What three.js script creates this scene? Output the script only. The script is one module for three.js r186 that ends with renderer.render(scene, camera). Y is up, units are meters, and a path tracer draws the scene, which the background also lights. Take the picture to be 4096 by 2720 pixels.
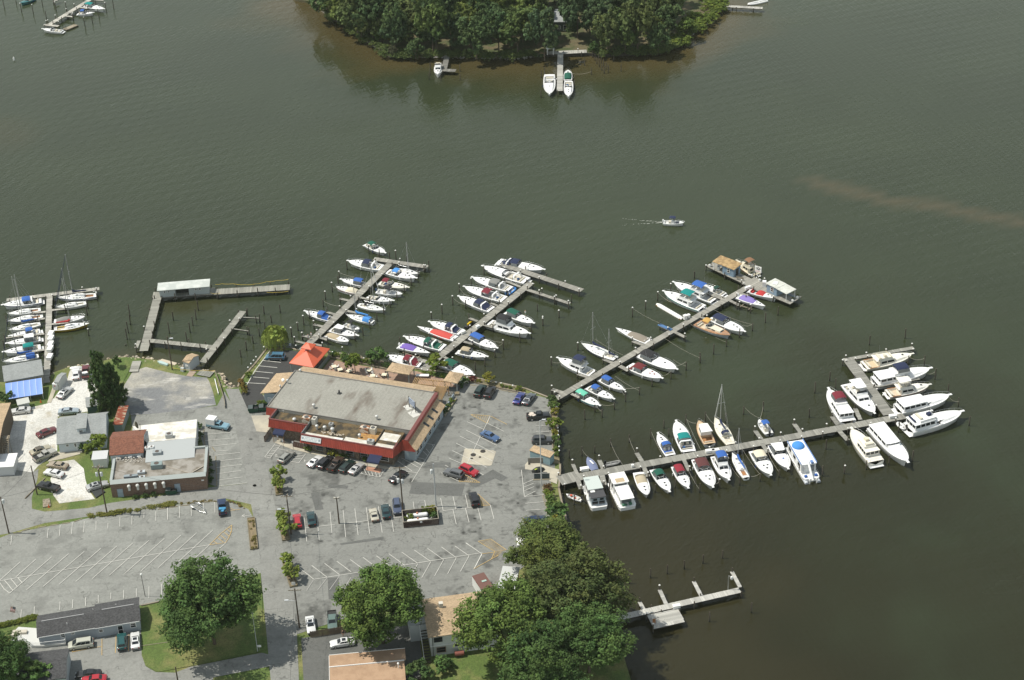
import * as THREE from 'three';
import {mergeGeometries,toCreasedNormals } from 'three/addons/utils/BufferGeometryUtils.js';
import {MarchingCubes } from 'three/addons/objects/MarchingCubes.js';

// ---------------------------------------------------------------- camera, sky, sun, exposure
const rgb=(r,g,b) => new THREE.Color().setRGB(r,g,b);
const scene=new THREE.Scene();
const FOCAL=6860,CX=2048,CY=1360,CAMH=232; // photograph pixels (4096 x 2720), metres
const PITCH=31.9 * Math.PI / 180,ROLL=2.07 * Math.PI / 180;
const V=(x,y,z) => new THREE.Vector3(x,y,z);
const FWD=V(0,-Math.sin(PITCH),-Math.cos(PITCH)),U0=V(0,Math.cos(PITCH),-Math.sin(PITCH)),R0=V(1,0,0);
const RIGHT=R0.clone().multiplyScalar(Math.cos(ROLL)).addScaledVector(U0,-Math.sin(ROLL));
const UP=R0.clone().multiplyScalar(Math.sin(ROLL)).addScaledVector(U0,Math.cos(ROLL));
const camera=new THREE.PerspectiveCamera(2 * Math.atan(1360 / FOCAL) * 180 / Math.PI,1024 / 680,1,6000);
camera.position.set(0,CAMH,0);
camera.up.copy(UP);
camera.lookAt(FWD.clone().multiplyScalar(100).add(camera.position));

const SUN=V(-0.50,0.865,-0.045).normalize(); // high sun on the left, shadows fall to the right
{ // hazy summer sky: pale low down, deeper overhead, a broad glow of haze round the sun
  const w=256,h=128,d=new Float32Array(w * h * 4),v=V(0,0,0);
  for (let j=0;j < h;j++) for (let i=0;i < w;i++) {
    const el=((j + .5) / h - .5) * Math.PI,az=((i + .5) / w - .5) * 2 * Math.PI,k=(j * w + i) * 4;
    v.set(Math.cos(el) * Math.cos(az),Math.sin(el),Math.cos(el) * Math.sin(az));
    const t=Math.pow(Math.min(1,Math.max(0,Math.sin(el) / .75)),.8),ang=Math.acos(Math.min(1,Math.max(-1,v.dot(SUN)))),glow=.5 * Math.exp(-ang / .6);
    const c=el > 0 ? [1.0 + (.15 - 1.0) * t,1.08 + (.21 - 1.08) * t,1.02 + (.30 - 1.02) * t] :[.12,.125,.11];
    d[k]=c[0] + glow;d[k + 1]=c[1] + glow * .96;d[k + 2]=c[2] + glow * .88;d[k + 3]=1;
  }
  const t=new THREE.DataTexture(d,w,h,THREE.RGBAFormat,THREE.FloatType);
  t.mapping=THREE.EquirectangularReflectionMapping;t.magFilter=t.minFilter=THREE.LinearFilter;t.needsUpdate=true;
  scene.background=t;scene.environment=t;
}
const sun=new THREE.DirectionalLight(new THREE.Color(1,0.955,0.86),4.4);
sun.position.copy(SUN).multiplyScalar(600).add(V(0,0,-400));
sun.target.position.set(0,0,-400);
sun.castShadow=true;
Object.assign(sun.shadow.camera,{left:-320,right:320,top:420,bottom:-420,near:10,far:1600 });
sun.shadow.mapSize.set(4096,4096);
scene.add(sun,sun.target);
scene.fog=new THREE.FogExp2(rgb(.75,.82,.72),.00004); // thin summer haze
const renderer=new THREE.WebGLRenderer({antialias:true });
renderer.toneMapping=THREE.LinearToneMapping;
renderer.toneMappingExposure=1.06;
renderer.shadowMap.enabled=true;
renderer.setSize(1024,680);

// ---------------------------------------------------------------- survey helpers: points read off the photograph, laid on the ground at a height
function G(px,py,h=0) {
  const d=FWD.clone().multiplyScalar(FOCAL).addScaledVector(RIGHT,px - CX).addScaledVector(UP,-(py - CY));
  return V(0,CAMH,0).addScaledVector(d,(h - CAMH) / d.y);
}
const K7=700 / 2360;
const zone=(ox,oy,k=K7) => (p,h=0) => G(ox + p[0] * k,oy + p[1] * k,h);
const Z={
  A:zone(0,0,.4337),B:zone(1024,0,.4337),C:zone(2048,0,.4337),D:zone(2560,680,.6506),E:zone(0,1000),F:zone(500,1000),G:zone(1150,900),
  H:zone(1550,950,.33884),I:zone(2150,1050),J:zone(2600,980),K:zone(2200,1400),L:zone(2100,1700),M:zone(2700,1600),N:zone(3250,1300),
  O:zone(3200,1550),Q:zone(2450,2150),a:zone(0,1400),b:zone(400,1400),c:zone(1000,1350),d:zone(1400,1350),e:zone(0,1750),f:zone(400,1650),
  g:zone(1000,1700),h:zone(1500,1650),i:zone(0,2255),j:zone(0,1950,.42355),k:zone(600,2056,.42355),l:zone(1000,1950,.38136),
  m:zone(1600,1900,.59259),n:zone(1150,2255,.5189),o:zone(1550,2255,.5189),p:zone(1900,2056,.74129),W:zone(0,0,1),
};
const LH=1.2,DH=1.4; // land and dock-deck heights above the water

// ---------------------------------------------------------------- random numbers and noise
function rng(seed) {let a=seed >>> 0;return () => {a=(a + 0x6D2B79F5) | 0;let t=Math.imul(a ^ (a >>> 15),1 | a);t=(t + Math.imul(t ^ (t >>> 7),61 | t)) ^ t;return ((t ^ (t >>> 14)) >>> 0) / 4294967296;};}
const R=rng(20240611);
const rr=(a,b) => a + (b - a) * R();
const lerp=(a,b,t) => a + (b - a) * t,clamp=(x,a=0,b=1) => Math.min(b,Math.max(a,x));
const smooth=(a,b,x) => {const t=clamp((x - a) / (b - a));return t * t * (3 - 2 * t);};
function hash(x,y,s) {let h=Math.imul(x,374761393) ^ Math.imul(y,668265263) ^ Math.imul(s,974634721);h=Math.imul(h ^ (h >>> 13),1274126177);return ((h ^ (h >>> 16)) >>> 0) / 4294967296;}
function vnoise(x,y,per,s) { // value noise, tiles every `per` cells (0: never)
  const xi=Math.floor(x),yi=Math.floor(y),fx=x - xi,fy=y - yi,w=i => per ? ((i % per) + per) % per :i;
  const u=fx * fx * (3 - 2 * fx),v=fy * fy * (3 - 2 * fy);
  const a=hash(w(xi),w(yi),s),b=hash(w(xi + 1),w(yi),s),c=hash(w(xi),w(yi + 1),s),d=hash(w(xi + 1),w(yi + 1),s);
  return a + (b - a) * u + (c - a) * v + (a - b - c + d) * u * v;
}
const fbm=(x,y,per,oct,s) => {let f=0,a=.5,n=0;for (let o=0;o < oct;o++) {f +=a * vnoise(x,y,per,s + o * 17);n +=a;x *=2;y *=2;per *=2;a *=.55;} return f / n;};

// ---------------------------------------------------------------- textures and materials
const lin=v => {v=clamp(v);return Math.round(255 * (v <=.0031308 ? 12.92 * v :1.055 * Math.pow(v,1 / 2.4) - .055));};
function tex(n,metres,fn,colour=true) { // fn(u, v) -> [r, g, b] linear, or a height
  const data=new Uint8Array(n * n * 4);
  for (let j=0;j < n;j++) for (let i=0;i < n;i++) {
    const c=fn(i / n,j / n),k=(j * n + i) * 4;
    if (colour) {data[k]=lin(c[0]);data[k + 1]=lin(c[1]);data[k + 2]=lin(c[2]);} else data[k]=data[k + 1]=data[k + 2]=Math.round(255 * clamp(c));
    data[k + 3]=255;
  }
  const t=new THREE.DataTexture(data,n,n);
  t.wrapS=t.wrapT=THREE.RepeatWrapping;t.magFilter=THREE.LinearFilter;t.minFilter=THREE.LinearMipmapLinearFilter;t.generateMipmaps=true;
  if (colour) t.colorSpace=THREE.SRGBColorSpace;
  t.repeat.set(1 / metres,1 / metres);t.needsUpdate=true;
  return t;
}
const std=(c,rough=.7,o={}) => new THREE.MeshStandardMaterial({color:Array.isArray(c) ? rgb(...c) :c,roughness:rough,side:THREE.DoubleSide,...o });
const mcache={};
const mat=(c,rough=.7,o={}) => {const k=JSON.stringify([c,rough,o]);return mcache[k] ||=std(c,rough,o);};
const mix3=(a,b,t) => [lerp(a[0],b[0],t),lerp(a[1],b[1],t),lerp(a[2],b[2],t)];
// asphalt: aggregate grain, patches of different age, oil stains and cracks
function asphaltTex(base,seed,stain,metres=48) {
  const dark=base.map(v => v * .42),lite=base.map(v => Math.min(.6,v * 1.28));
  return tex(1024,metres,(u,v) => {
    const big=fbm(u * 5,v * 5,5,4,seed),fine=fbm(u * 160,v * 160,160,2,seed + 5),st=fbm(u * 14,v * 14,14,4,seed + 9);
    const sp=fbm(u * 40,v * 40,40,2,seed + 21),streak=fbm(u * 6,v * 48,6,3,seed + 33);
    let c=mix3(base,lite,clamp((big - .5) * 1.6));
    c=mix3(c,dark,clamp((st - .56) * 5) * stain + clamp((sp - .70) * 6) * stain * .8);
    c=mix3(c,dark,clamp((streak - .6) * 3) * .25);
    const ck=Math.abs(fbm(u * 9,v * 9,9,4,seed + 40) - .5);
    if (ck < .006) c=mix3(c,dark,.55);
    const g=.86 + .28 * fine;
    return [c[0] * g,c[1] * g,c[2] * g];
  });
}
function blotch(a,b,cells,seed,metres,n=512,sharp=1.5,grain=.3) {
  return tex(n,metres,(u,v) => {const t=clamp((fbm(u * cells,v * cells,cells,5,seed) - .5) * sharp * 2 + .5),g=1 - grain / 2 + grain * fbm(u * 120,v * 120,120,2,seed + 3),c=mix3(a,b,t);return c.map(x => x * g);});
}
const T={
  lot:asphaltTex([.200,.202,.186],3,.85),lotL:asphaltTex([.228,.231,.212],11,.36),road:asphaltTex([.222,.223,.206],23,.3),fresh:asphaltTex([.045,.045,.044],31,.2),patch:asphaltTex([.115,.117,.11],41,.2,30),
  gravel:tex(1024,44,(u,v) => {const b=fbm(u * 7,v * 7,7,5,51),f=fbm(u * 170,v * 170,170,2,52),d=fbm(u * 16,v * 16,16,4,53);let c=mix3([.58,.57,.53],[.40,.39,.35],clamp((b - .45) * 3));c=mix3(c,[.40,.36,.28],clamp((d - .62) * 4));return c.map(x => x * (.74 + .52 * f));}),
  yard:tex(1024,40,(u,v) => {const b=fbm(u * 5,v * 5,5,5,61),f=fbm(u * 150,v * 150,150,2,62),s=fbm(u * 9 + v * 4,v * 26,0,4,63);let c=mix3([.17,.175,.178],[.36,.34,.29],clamp((b - .47) * 3.6));c=mix3(c,[.5,.48,.44],clamp((s - .62) * 4));return c.map(x => x * (.8 + .4 * f));}),
  grass:tex(512,22,(u,v) => {const b=fbm(u * 6,v * 6,6,4,71),f=fbm(u * 110,v * 110,110,3,72);return mix3([.082,.125,.026],[.19,.182,.065],clamp((b - .45) * 2.6)).map(x => x * (.55 + .9 * f));}),
  dirt:blotch([.22,.17,.10],[.12,.11,.055],7,81,20,512,1.6,.6),
  shingleTan:tex(512,8,(u,v) => {const row=Math.floor(v * 54),tab=Math.floor(u * 26 + (row % 2) * .5),h=hash(tab,row,91),b=fbm(u * 4,v * 4,4,3,92),e=(v * 54) % 1 < .13 ? .72 :1;return [.44,.325,.205].map(x => x * (.74 + .4 * h) * (.82 + .36 * b) * e);}),
  shingleGrey:tex(512,8,(u,v) => {const row=Math.floor(v * 54),tab=Math.floor(u * 26 + (row % 2) * .5),h=hash(tab,row,101),b=fbm(u * 4,v * 4,4,3,102),e=(v * 54) % 1 < .13 ? .7 :1;return [.064,.064,.066].map(x => x * (.62 + .7 * h) * (.85 + .3 * b) * e);}),
  shinglePale:tex(512,8,(u,v) => {const row=Math.floor(v * 54),tab=Math.floor(u * 26 + (row % 2) * .5),h=hash(tab,row,111),b=fbm(u * 4,v * 4,4,3,112),e=(v * 54) % 1 < .13 ? .85 :1;return [.30,.315,.31].map(x => x * (.85 + .25 * h) * (.85 + .3 * b) * e);}),
  shingleRed:tex(512,8,(u,v) => {const row=Math.floor(v * 54),tab=Math.floor(u * 26 + (row % 2) * .5),h=hash(tab,row,121),e=(v * 54) % 1 < .13 ? .75 :1;return [.20,.082,.052].map(x => x * (.65 + .65 * h) * e);}),
  flatRoof:tex(1024,38,(u,v) => {const b=fbm(u * 5,v * 5,5,5,131),s=fbm(u * 11,v * 4,0,4,132),f=fbm(u * 130,v * 130,130,2,133),lap=Math.abs((u * 42) % 1 - .5) > .46 ? .86 :1;let c=mix3([.245,.238,.208],[.315,.307,.272],b);c=mix3(c,[.115,.09,.07],clamp((s - .56) * 4.5));return c.map(x => x * (.84 + .32 * f) * lap);}),
  tarRoof:blotch([.045,.038,.026],[.15,.105,.05],8,141,14,512,2,.4),
  brickwall:tex(512,4,(u,v) => {const row=Math.floor(v * 52),off=(row % 2) * .5,bx=(u * 18 + off),h=hash(Math.floor(bx),row,151),m=((v * 52) % 1 < .16 || bx % 1 < .07);return m ? [.26,.22,.19] :[.17,.10,.068].map(x => x * (.65 + .7 * h));}),
  whiteRoof:blotch([.74,.73,.69],[.52,.49,.42],9,161,12,512,1.4,.15),
  rust:tex(256,5,(u,v) => {const n=fbm(u * 5,v * 14,0,4,171),s=Math.abs((v * 14) % 1 - .5) * 2;return mix3([.24,.06,.03],[.42,.34,.24],clamp((n - .5) * 5)).map(x => x * (.75 + .25 * s));}),
  concrete:blotch([.46,.42,.33],[.36,.33,.27],6,181,12,512,1.4,.16),
  paver:blotch([.36,.235,.17],[.27,.19,.145],14,191,9,512,1.6,.25),
};
const GM={};
for (const k in T) GM[k]=std(0xffffff,.92,{map:T[k] });
const WHITE=mat([.80,.80,.78],.32),GELCOAT=mat([.80,.80,.79],.22),CREAM=mat([.74,.69,.56],.3),GLASS=mat([.018,.022,.026],.08),CHROME=mat([.62,.63,.64],.3,{metalness:.85 });
const VINYL=mat([.62,.58,.48],.6),TEAK=mat([.36,.17,.07],.55),BLACK=mat([.018,.018,.02],.5),NONSKID=mat([.52,.53,.53],.7),ROPE=mat([.42,.39,.33],.9);
const PILEWOOD=std([.105,.09,.072],.95,{map:blotch([1,.98,.93],[.5,.47,.42],9,201,2.4,256,1.6,.5) });
const BOARDS=std(0xffffff,.9,{vertexColors:true });

// ---------------------------------------------------------------- geometry helpers
const clean=g => {let o=g.index ? g.toNonIndexed() :g;for (const k of Object.keys(o.attributes)) if (!['position','normal','uv','color'].includes(k)) o.deleteAttribute(k);if (!o.attributes.uv) o.setAttribute('uv',new THREE.BufferAttribute(new Float32Array(o.attributes.position.count * 2),2));return o;};
const merge=gs => {gs=gs.flat(Infinity).filter(Boolean).map(clean);const col=gs.some(g => g.attributes.color);if (col) for (const g of gs) if (!g.attributes.color) g.setAttribute('color',new THREE.BufferAttribute(new Float32Array(g.attributes.position.count * 3).fill(1),3));return gs.length ===1 ? gs[0] :mergeGeometries(gs);};
const UNIT=new THREE.BoxGeometry(1,1,1);
function box(w,h,d,x=0,y=0,z=0,ry=0,rz=0,rx=0) {const g=UNIT.clone().scale(w,h,d);if (rx) g.rotateX(rx);if (rz) g.rotateZ(rz);if (ry) g.rotateY(ry);return g.translate(x,y,z);}   // centre at x, y, z
function cyl(r0,r1,h,x=0,y=0,z=0,n=8) {return new THREE.CylinderGeometry(r1,r0,h,n).translate(x,y + h / 2,z);}   // base at y
function bar(a,b,r,n=4) { // a rod from a to b
  const A=Array.isArray(a) ? V(...a) :a,B=Array.isArray(b) ? V(...b) :b,d=B.clone().sub(A),g=new THREE.CylinderGeometry(r,r,d.length(),n,1,n < 5);
  return g.applyQuaternion(new THREE.Quaternion().setFromUnitVectors(V(0,1,0),d.normalize())).translate((A.x + B.x) / 2,(A.y + B.y) / 2,(A.z + B.z) / 2);
}
const rods=(pts,r,n=4) => pts.slice(1).map((p,i) => bar(pts[i],p,r,n));
function sag(a,b,drop,r,n=7,sides=3) {const pts=[];for (let i=0;i <=n;i++) {const t=i / n;pts.push(a.clone().lerp(b,t).add(V(0,-4 * drop * t * (1 - t),0)));} return rods(pts,r,sides);}
function quads(verts,faces,uvScale=0) { // verts [[x,y,z]], faces as 3- or 4-index lists; flat normals, uv in metres on the face plane
  const pos=[],uv=[];
  for (const f of faces) {
    const p=f.map(i => V(...verts[i])),n=p[1].clone().sub(p[0]).cross(p[2].clone().sub(p[0])).normalize();
    const ax=p[1].clone().sub(p[0]).normalize(),ay=n.clone().cross(ax);
    const tri=f.length ===3 ? [[0,1,2]] :[[0,1,2],[0,2,3]];
    for (const t of tri) for (const i of t) {pos.push(p[i].x,p[i].y,p[i].z);const q=p[i].clone().sub(p[0]);uv.push(q.dot(ax),q.dot(ay));}
  }
  const g=new THREE.BufferGeometry();g.setAttribute('position',new THREE.Float32BufferAttribute(pos,3));g.setAttribute('uv',new THREE.Float32BufferAttribute(uv,2));g.computeVertexNormals();return g;
}
function boxUV(w,h,d,x,y,z) { // axis box, min corner at x, y, z, uv in metres
  const v=[[x,y,z],[x + w,y,z],[x + w,y + h,z],[x,y + h,z],[x,y,z + d],[x + w,y,z + d],[x + w,y + h,z + d],[x,y + h,z + d]];
  return quads(v,[[4,5,6,7],[1,0,3,2],[5,1,2,6],[0,4,7,3],[7,6,2,3],[0,1,5,4]]);
}
function slab(pts,y0,y1) { // world points -> solid with top at y1; uv in metres of ground plan
  const s=new THREE.Shape(pts.map(p => new THREE.Vector2(p.x,-p.z)));
  return new THREE.ExtrudeGeometry(s,{depth:y1 - y0,bevelEnabled:false }).rotateX(-Math.PI / 2).translate(0,y0,0);
}
function sheet(pts,y) {const s=new THREE.Shape(pts.map(p => new THREE.Vector2(p.x,-p.z)));return new THREE.ShapeGeometry(s).rotateX(-Math.PI / 2).translate(0,y,0);}

// ---------------------------------------------------------------- scene graph helpers
const taken=new Map();
function numbered(n) {const c=taken.get(n) || 0;taken.set(n,c + 1);return c ? n + '_' + String(c).padStart(3,'0') :n;}
function part(name,geos,m,parent,label) {const o=new THREE.Mesh(merge([geos]),m);o.name=name;parent.add(o);if (label) o.userData.label=label;return o;}
function thing(name,label,category,pos=V(0,0,0),ry=0,group) {const o=new THREE.Group();o.name=numbered(name);o.position.copy(pos);o.rotation.y=ry;o.userData={label,category };if (group) o.userData.group=group;scene.add(o);return o;}
function structure(name,geos,m) {const o=new THREE.Mesh(merge([geos]),m);o.name=numbered(name);o.userData.kind='structure';scene.add(o);return o;}
function copyOf(src,pos,ry,label,group) {const o=src.clone();o.name=numbered(src.name.replace(/_\d{3}$/,''));o.position.copy(pos);o.rotation.y=ry;o.userData={...src.userData };if (label) o.userData.label=label;if (group) o.userData.group=group;scene.add(o);return o;}
const yawOf=(a,b) => Math.atan2(-(b.z - a.z),b.x - a.x); // local +x points from a to b
const mid=(a,b,t=.5) => a.clone().lerp(b,t);
// ================================================================ the setting: water, land, paving
const SHORE=[['W',[-900,1540]],['W',[0,1528]],['W',[150,1530]],['a',[690,340]],['a',[740,295]],['a',[940,225]],['a',[1250,180]],['a',[1500,118]],['a',[1600,98]],['a',[1760,95]],['a',[1900,115]],['a',[2130,135]],
  ['b',[1040,195]],['b',[1130,255]],['b',[1320,285]],['b',[1550,300]],['b',[1610,330]],['b',[1640,390]],['b',[1690,470]],['b',[1760,510]],['b',[1860,500]],['b',[1885,430]],['b',[1960,330]],['F',[1735,1560]],['F',[1915,1330]],['F',[1935,1290]],['F',[2240,1325]],
  ['c',[640,175]],['c',[1040,190]],['c',[1500,262]],['d',[150,290]],['d',[560,345]],['d',[900,425]],['d',[1270,470]],['d',[1560,525]],['d',[1900,590]],['d',[2360,690]],['K',[75,680]],['K',[92,860]],['K',[115,1280]],['K',[135,1545]],
  ['L',[472,620]],['L',[455,855]],['L',[505,1095]],['L',[560,1280]],['L',[590,1370]],['W',[2330,2260]],['W',[2410,2400]],['W',[2470,2540]],['W',[2512,2680]],['W',[2560,2850]],['W',[2600,3300]],['W',[-900,3300]]].map(([z,p]) => Z[z](p,LH));
const FARSHORE=[['B',[360,-10]],['B',[520,15]],['B',[640,110]],['B',[800,205]],['B',[930,300]],['B',[1080,405]],['B',[1240,510]],['B',[1300,505]],['B',[1430,515]],['B',[1740,510]],['B',[2050,512]],['B',[2360,520]],['C',[300,500]],['C',[690,490]],['C',[840,500]],['C',[1080,490]],['C',[1290,480]],['C',[1400,455]],
  ['C',[1540,410]],['C',[1620,300]],['C',[1740,200]],['C',[1850,95]],['C',[1880,40]],['C',[1760,-40]],['W',[2800,-700]],['W',[700,-700]]].map(([z,p]) => Z[z](p,.9));
structure('land',slab(SHORE,-3,LH),GM.grass);
structure('far_bank',slab(FARSHORE,-3,.9),std(0xffffff,.95,{map:blotch([.115,.095,.05],[.06,.075,.025],7,83,24,512,1.8,.6) }));

function segDist(p,a,b) {const vx=b.x - a.x,vz=b.z - a.z,t=clamp(((p.x - a.x) * vx + (p.z - a.z) * vz) / (vx * vx + vz * vz));return Math.hypot(p.x - a.x - vx * t,p.z - a.z - vz * t);}
const polyDist=(p,pts) => {let d=1e9;for (let i=1;i < pts.length;i++) d=Math.min(d,segDist(p,pts[i - 1],pts[i]));return d;};
{ // the river: rippled surface; silt hangs in the shallows, in the basin and in a drifting streak
  const X0=-340,X1=340,Z0=-900,Z1=-150,NX=170,NZ=188;
  const g=new THREE.PlaneGeometry(X1 - X0,Z1 - Z0,NX,NZ).rotateX(-Math.PI / 2).translate((X0 + X1) / 2,0,(Z0 + Z1) / 2);
  const far=FARSHORE.slice(0,23),nearR=SHORE.slice(48,55),streak=[Z.D([1050,70]),Z.D([1500,185]),Z.D([1900,235]),Z.D([2400,335])],streak2=[Z.A([-60,1180]),Z.A([120,1270])],shelf=SHORE.slice(3,22);
  const basin=[Z.F([560,760]),Z.F([1200,720])];
  const pos=g.attributes.position,col=new Float32Array(pos.count * 3),uv=g.attributes.uv,p=V(0,0,0);
  const deep=[.031,.0395,.0195],brown=[.030,.027,.012],drift=[.076,.063,.034],silt=[.064,.051,.021],olive=[.0205,.0195,.0080];
  for (let i=0;i < pos.count;i++) {
    p.fromBufferAttribute(pos,i);uv.setXY(i,p.x,p.z);
    const n=fbm(p.x / 26 + 40,p.z / 26 + 90,0,4,301),n2=fbm(p.x / 9,p.z / 9,0,3,311);
    const k=1 + (n - .5) * 1.5 + (n2 - .5) * .4;
    let s=1.0 * smooth(28 * k,2,polyDist(p,far));
    s=Math.max(s,.45 * smooth(9 * k,1,polyDist(p,shelf)),.32 * smooth(8 * k,1,polyDist(p,basin)),.25 * smooth(11 * k,1,polyDist(p,streak2)));
    const dn=polyDist(p,nearR),o=smooth(165 * k,20,dn);
    let c=mix3(mix3(mix3(deep,olive,o),brown,smooth(62 * k,8,dn)),silt,clamp(s));
    c=mix3(c,drift,.7 * smooth(5 * k * (.5 + n2),.5,polyDist(p,streak)));
    const big=fbm(p.x / 90 + 7,p.z / 60 + 3,0,3,341);c=c.map(v => v * (.82 + .36 * big) * (.94 + .12 * n2));
    col.set(c,i * 3);
  }
  g.setAttribute('color',new THREE.BufferAttribute(col,3));
  const outer=[],ring=[[-4000,X0,-4000,3000],[X1,4000,-4000,3000],[X0,X1,-4000,Z0],[X0,X1,Z1,3000]];
  for (const [a,b,c,d] of ring) {const q=new THREE.PlaneGeometry(b - a,d - c).rotateX(-Math.PI / 2).translate((a + b) / 2,0,(c + d) / 2),pp=q.attributes.position;for (let i=0;i < 4;i++) q.attributes.uv.setXY(i,pp.getX(i),pp.getZ(i));q.setAttribute('color',new THREE.BufferAttribute(new Float32Array([...deep,...deep,...deep,...deep]),3));outer.push(q);}
  const waves=[],N=2048,TILE=200;
  const wr=rng(77);
  for (let i=0;i < 42;i++) {const m=42 + Math.pow(wr(),1.2) * 250,a=.55 + (wr() - .5) * 2.0;waves.push([Math.round(m * Math.cos(a)),Math.round(m * Math.sin(a)),wr() * 6.28,1 / Math.pow(m,.75)]);}
  const tot=waves.reduce((s,w) => s + w[3],0) * .55;
  const h=tex(N,TILE,(u,v) => {let y=0;for (const w of waves) y +=w[3] * Math.sin(6.28318 * (w[0] * u + w[1] * v) + w[2]);return .5 + .5 * y / tot * (.35 + 1.2 * fbm(u * 5,v * 8,0,3,351));},false);
  const gust=tex(512,310,(u,v) => {const n=fbm(u * 9,v * 16,0,5,331);return .09 + .2 * clamp((n - .35) * 2.2);},false);
  const water=new THREE.MeshPhysicalMaterial({color:0xffffff,vertexColors:true,roughness:1,roughnessMap:gust,ior:1.33,bumpMap:h,bumpScale:.10,side:THREE.FrontSide });
  structure('water',[g,...outer],water);
}
// ---------------------------------------------------------------- paving sheets
const pts=(z,list,h=LH) => list.map(p => Z[z](p,h));
let lift=0;
function pave(name,points,m) {lift +=.004;return structure(name,sheet(points,LH + .016 + lift),m);}
pave('lane',[...pts('e',[[-600,480],[180,430],[440,470],[520,420],[505,560],[430,800],[430,960],[600,1000],[1200,950],[1500,880],[2360,760]]),...pts('f',[[1060,1075],[1560,1000],[1990,955],[2040,1240],[1700,1160]]),...pts('e',[[2360,900],[1200,1065],[600,1155],[120,1295],[-600,1400]])],GM.road);
const lotL=pave('parking_lot',pts('j',[[-400,640],[100,435],[600,340],[830,290],[1400,200],[2030,112],[2160,125],[2345,205],[2420,330],[2460,600],[2470,860],[2200,1000],[1550,1062],[1320,1112],[350,1250],[-400,1370]]),GM.lotL);
pave('gravel_yard',[...pts('a',[[-500,860],[60,860],[430,772],[640,722],[730,645],[900,420],[940,285],[990,235],[1260,205],[1330,640],[1180,830],[780,900],[770,1370]]),...pts('e',[[760,190],[640,300],[520,380],[440,472],[180,432],[0,470],[-500,480]])],GM.gravel);
pave('gravel_yard',pts('e',[[770,330],[1000,300],[1130,420],[1150,560],[1190,700],[1280,830],[800,890],[720,780],[680,560]]),GM.gravel);
const yardLot=pave('boatyard_apron',[...pts('b',[[420,890],[640,870],[1220,800],[1580,752],[1680,560],[1700,600],[1790,750]]),...pts('f',[[1840,260],[1990,952],[1560,995],[1460,960],[1400,460],[1280,95],[430,190]])],GM.lotL);
pave('boatyard',pts('b',[[290,640],[330,470],[430,310],[540,255],[620,230],[900,300],[1160,352],[1440,372],[1475,430],[1525,570],[1565,742],[1200,808],[640,868],[420,884]]),GM.yard);
const lotR=pave('parking_lot',pts('W',[[960,1585],[1000,1560],[1130,1610],[1700,1600],[1790,1515],[1872,1524],[2100,1571],[2208,1598],[2214,1700],[2220,1870],[2195,1960],[2226,2080],[2180,2190],[2000,2350],[1880,2372],[1680,2412],[1500,2440],[1300,2500],[1180,2540],[1130,2200],[1060,1900]]),GM.lot);
const strip=pave('parking_lot',pts('c',[[-140,800],[-40,640],[270,185],[560,172],[900,240],[620,470],[160,760],[230,860],[100,890],[-40,955]]),GM.fresh);
pave('road',pts('W',[[902,1556],[955,1556],[992,1640],[1030,1725],[1075,1900],[1134,2196],[1159,2331],[1187,2522],[1196,2720],[1205,2900],[1105,2900],[1083,2720],[1057,2437],[1043,2293],[1036,2196],[1010,2050],[989,1932],[946,1727],[928,1622]]),GM.road);
pave('driveway',[...pts('i',[[-400,1100],[530,1080],[1100,1010],[1900,890],[1915,1245],[1965,1385],[2100,1462],[2360,1472]]),...pts('k',[[380,1445],[1055,1312],[1130,1330],[1130,1440],[600,1545],[560,1700],[-1500,1700]])],GM.road);
pave('lower_lot',pts('n',[[105,575],[520,515],[1000,470],[1060,860],[900,1000],[130,1000]]),GM.patch);
for (const q of [['h',[[500,938],[1215,965],[1168,1130],[465,1097]]],['g',[[820,922],[925,905],[992,1140],[882,1152]]],['g',[[1065,800],[1325,820],[1312,862],[1050,846]]],['h',[[1255,965],[1590,772],[1800,885],[1700,932],[1620,890],[1360,1015]]],['l',[[940,590],[1400,517],[1400,548],[952,604]]],['l',[[815,950],[930,945],[932,1200],[825,1170]]],['h',[[700,675],[1020,675],[1020,745],[640,745]]]]) pave('asphalt_patch',pts(...q),GM.patch);
const pad=pave('concrete_pad',pts('h',[[1215,488],[1590,512],[1632,532],[1575,712],[1545,722],[1160,692],[1205,505]]),GM.concrete);
pave('concrete_pad',pts('L',[[75,455],[250,545],[460,605],[430,800],[330,760],[300,640],[0,600],[0,540]]),GM.concrete);
pave('concrete_pad',pts('b',[[2040,890],[2300,880],[2420,1000],[2240,1115],[2110,1100]]),GM.concrete);
pave('sidewalk',pts('e',[[760,200],[1060,165],[1085,225],[840,292],[640,330]]),GM.concrete);
pave('sidewalk',[...pts('a',[[735,440],[790,440],[690,715],[635,715]])],GM.concrete);
pave('restaurant_walk',[...pts('g',[[400,190],[640,290],[1000,400],[1540,520],[1830,560],[1900,590],[1830,600],[1500,540],[1000,430],[560,330],[330,240]])],GM.concrete);
pave('patio',[...pts('c',[[1090,300],[1250,335],[1880,450]]),...pts('d',[[900,460],[1300,570],[1490,700],[1180,760],[400,560]]),...pts('c',[[1500,560],[980,440]])],GM.paver);
pave('lawn',pts('a',[[1560,110],[1760,105],[1790,150],[1730,310],[1640,480],[1600,420]]),GM.grass);
pave('lawn',[...pts('i',[[1898,575],[2360,470]]),...pts('k',[[600,700],[1045,560],[1062,800],[1060,1300],[380,1440],[80,1495]]),...pts('i',[[2100,1455],[1965,1380],[1912,1240]])],GM.grass);
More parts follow.
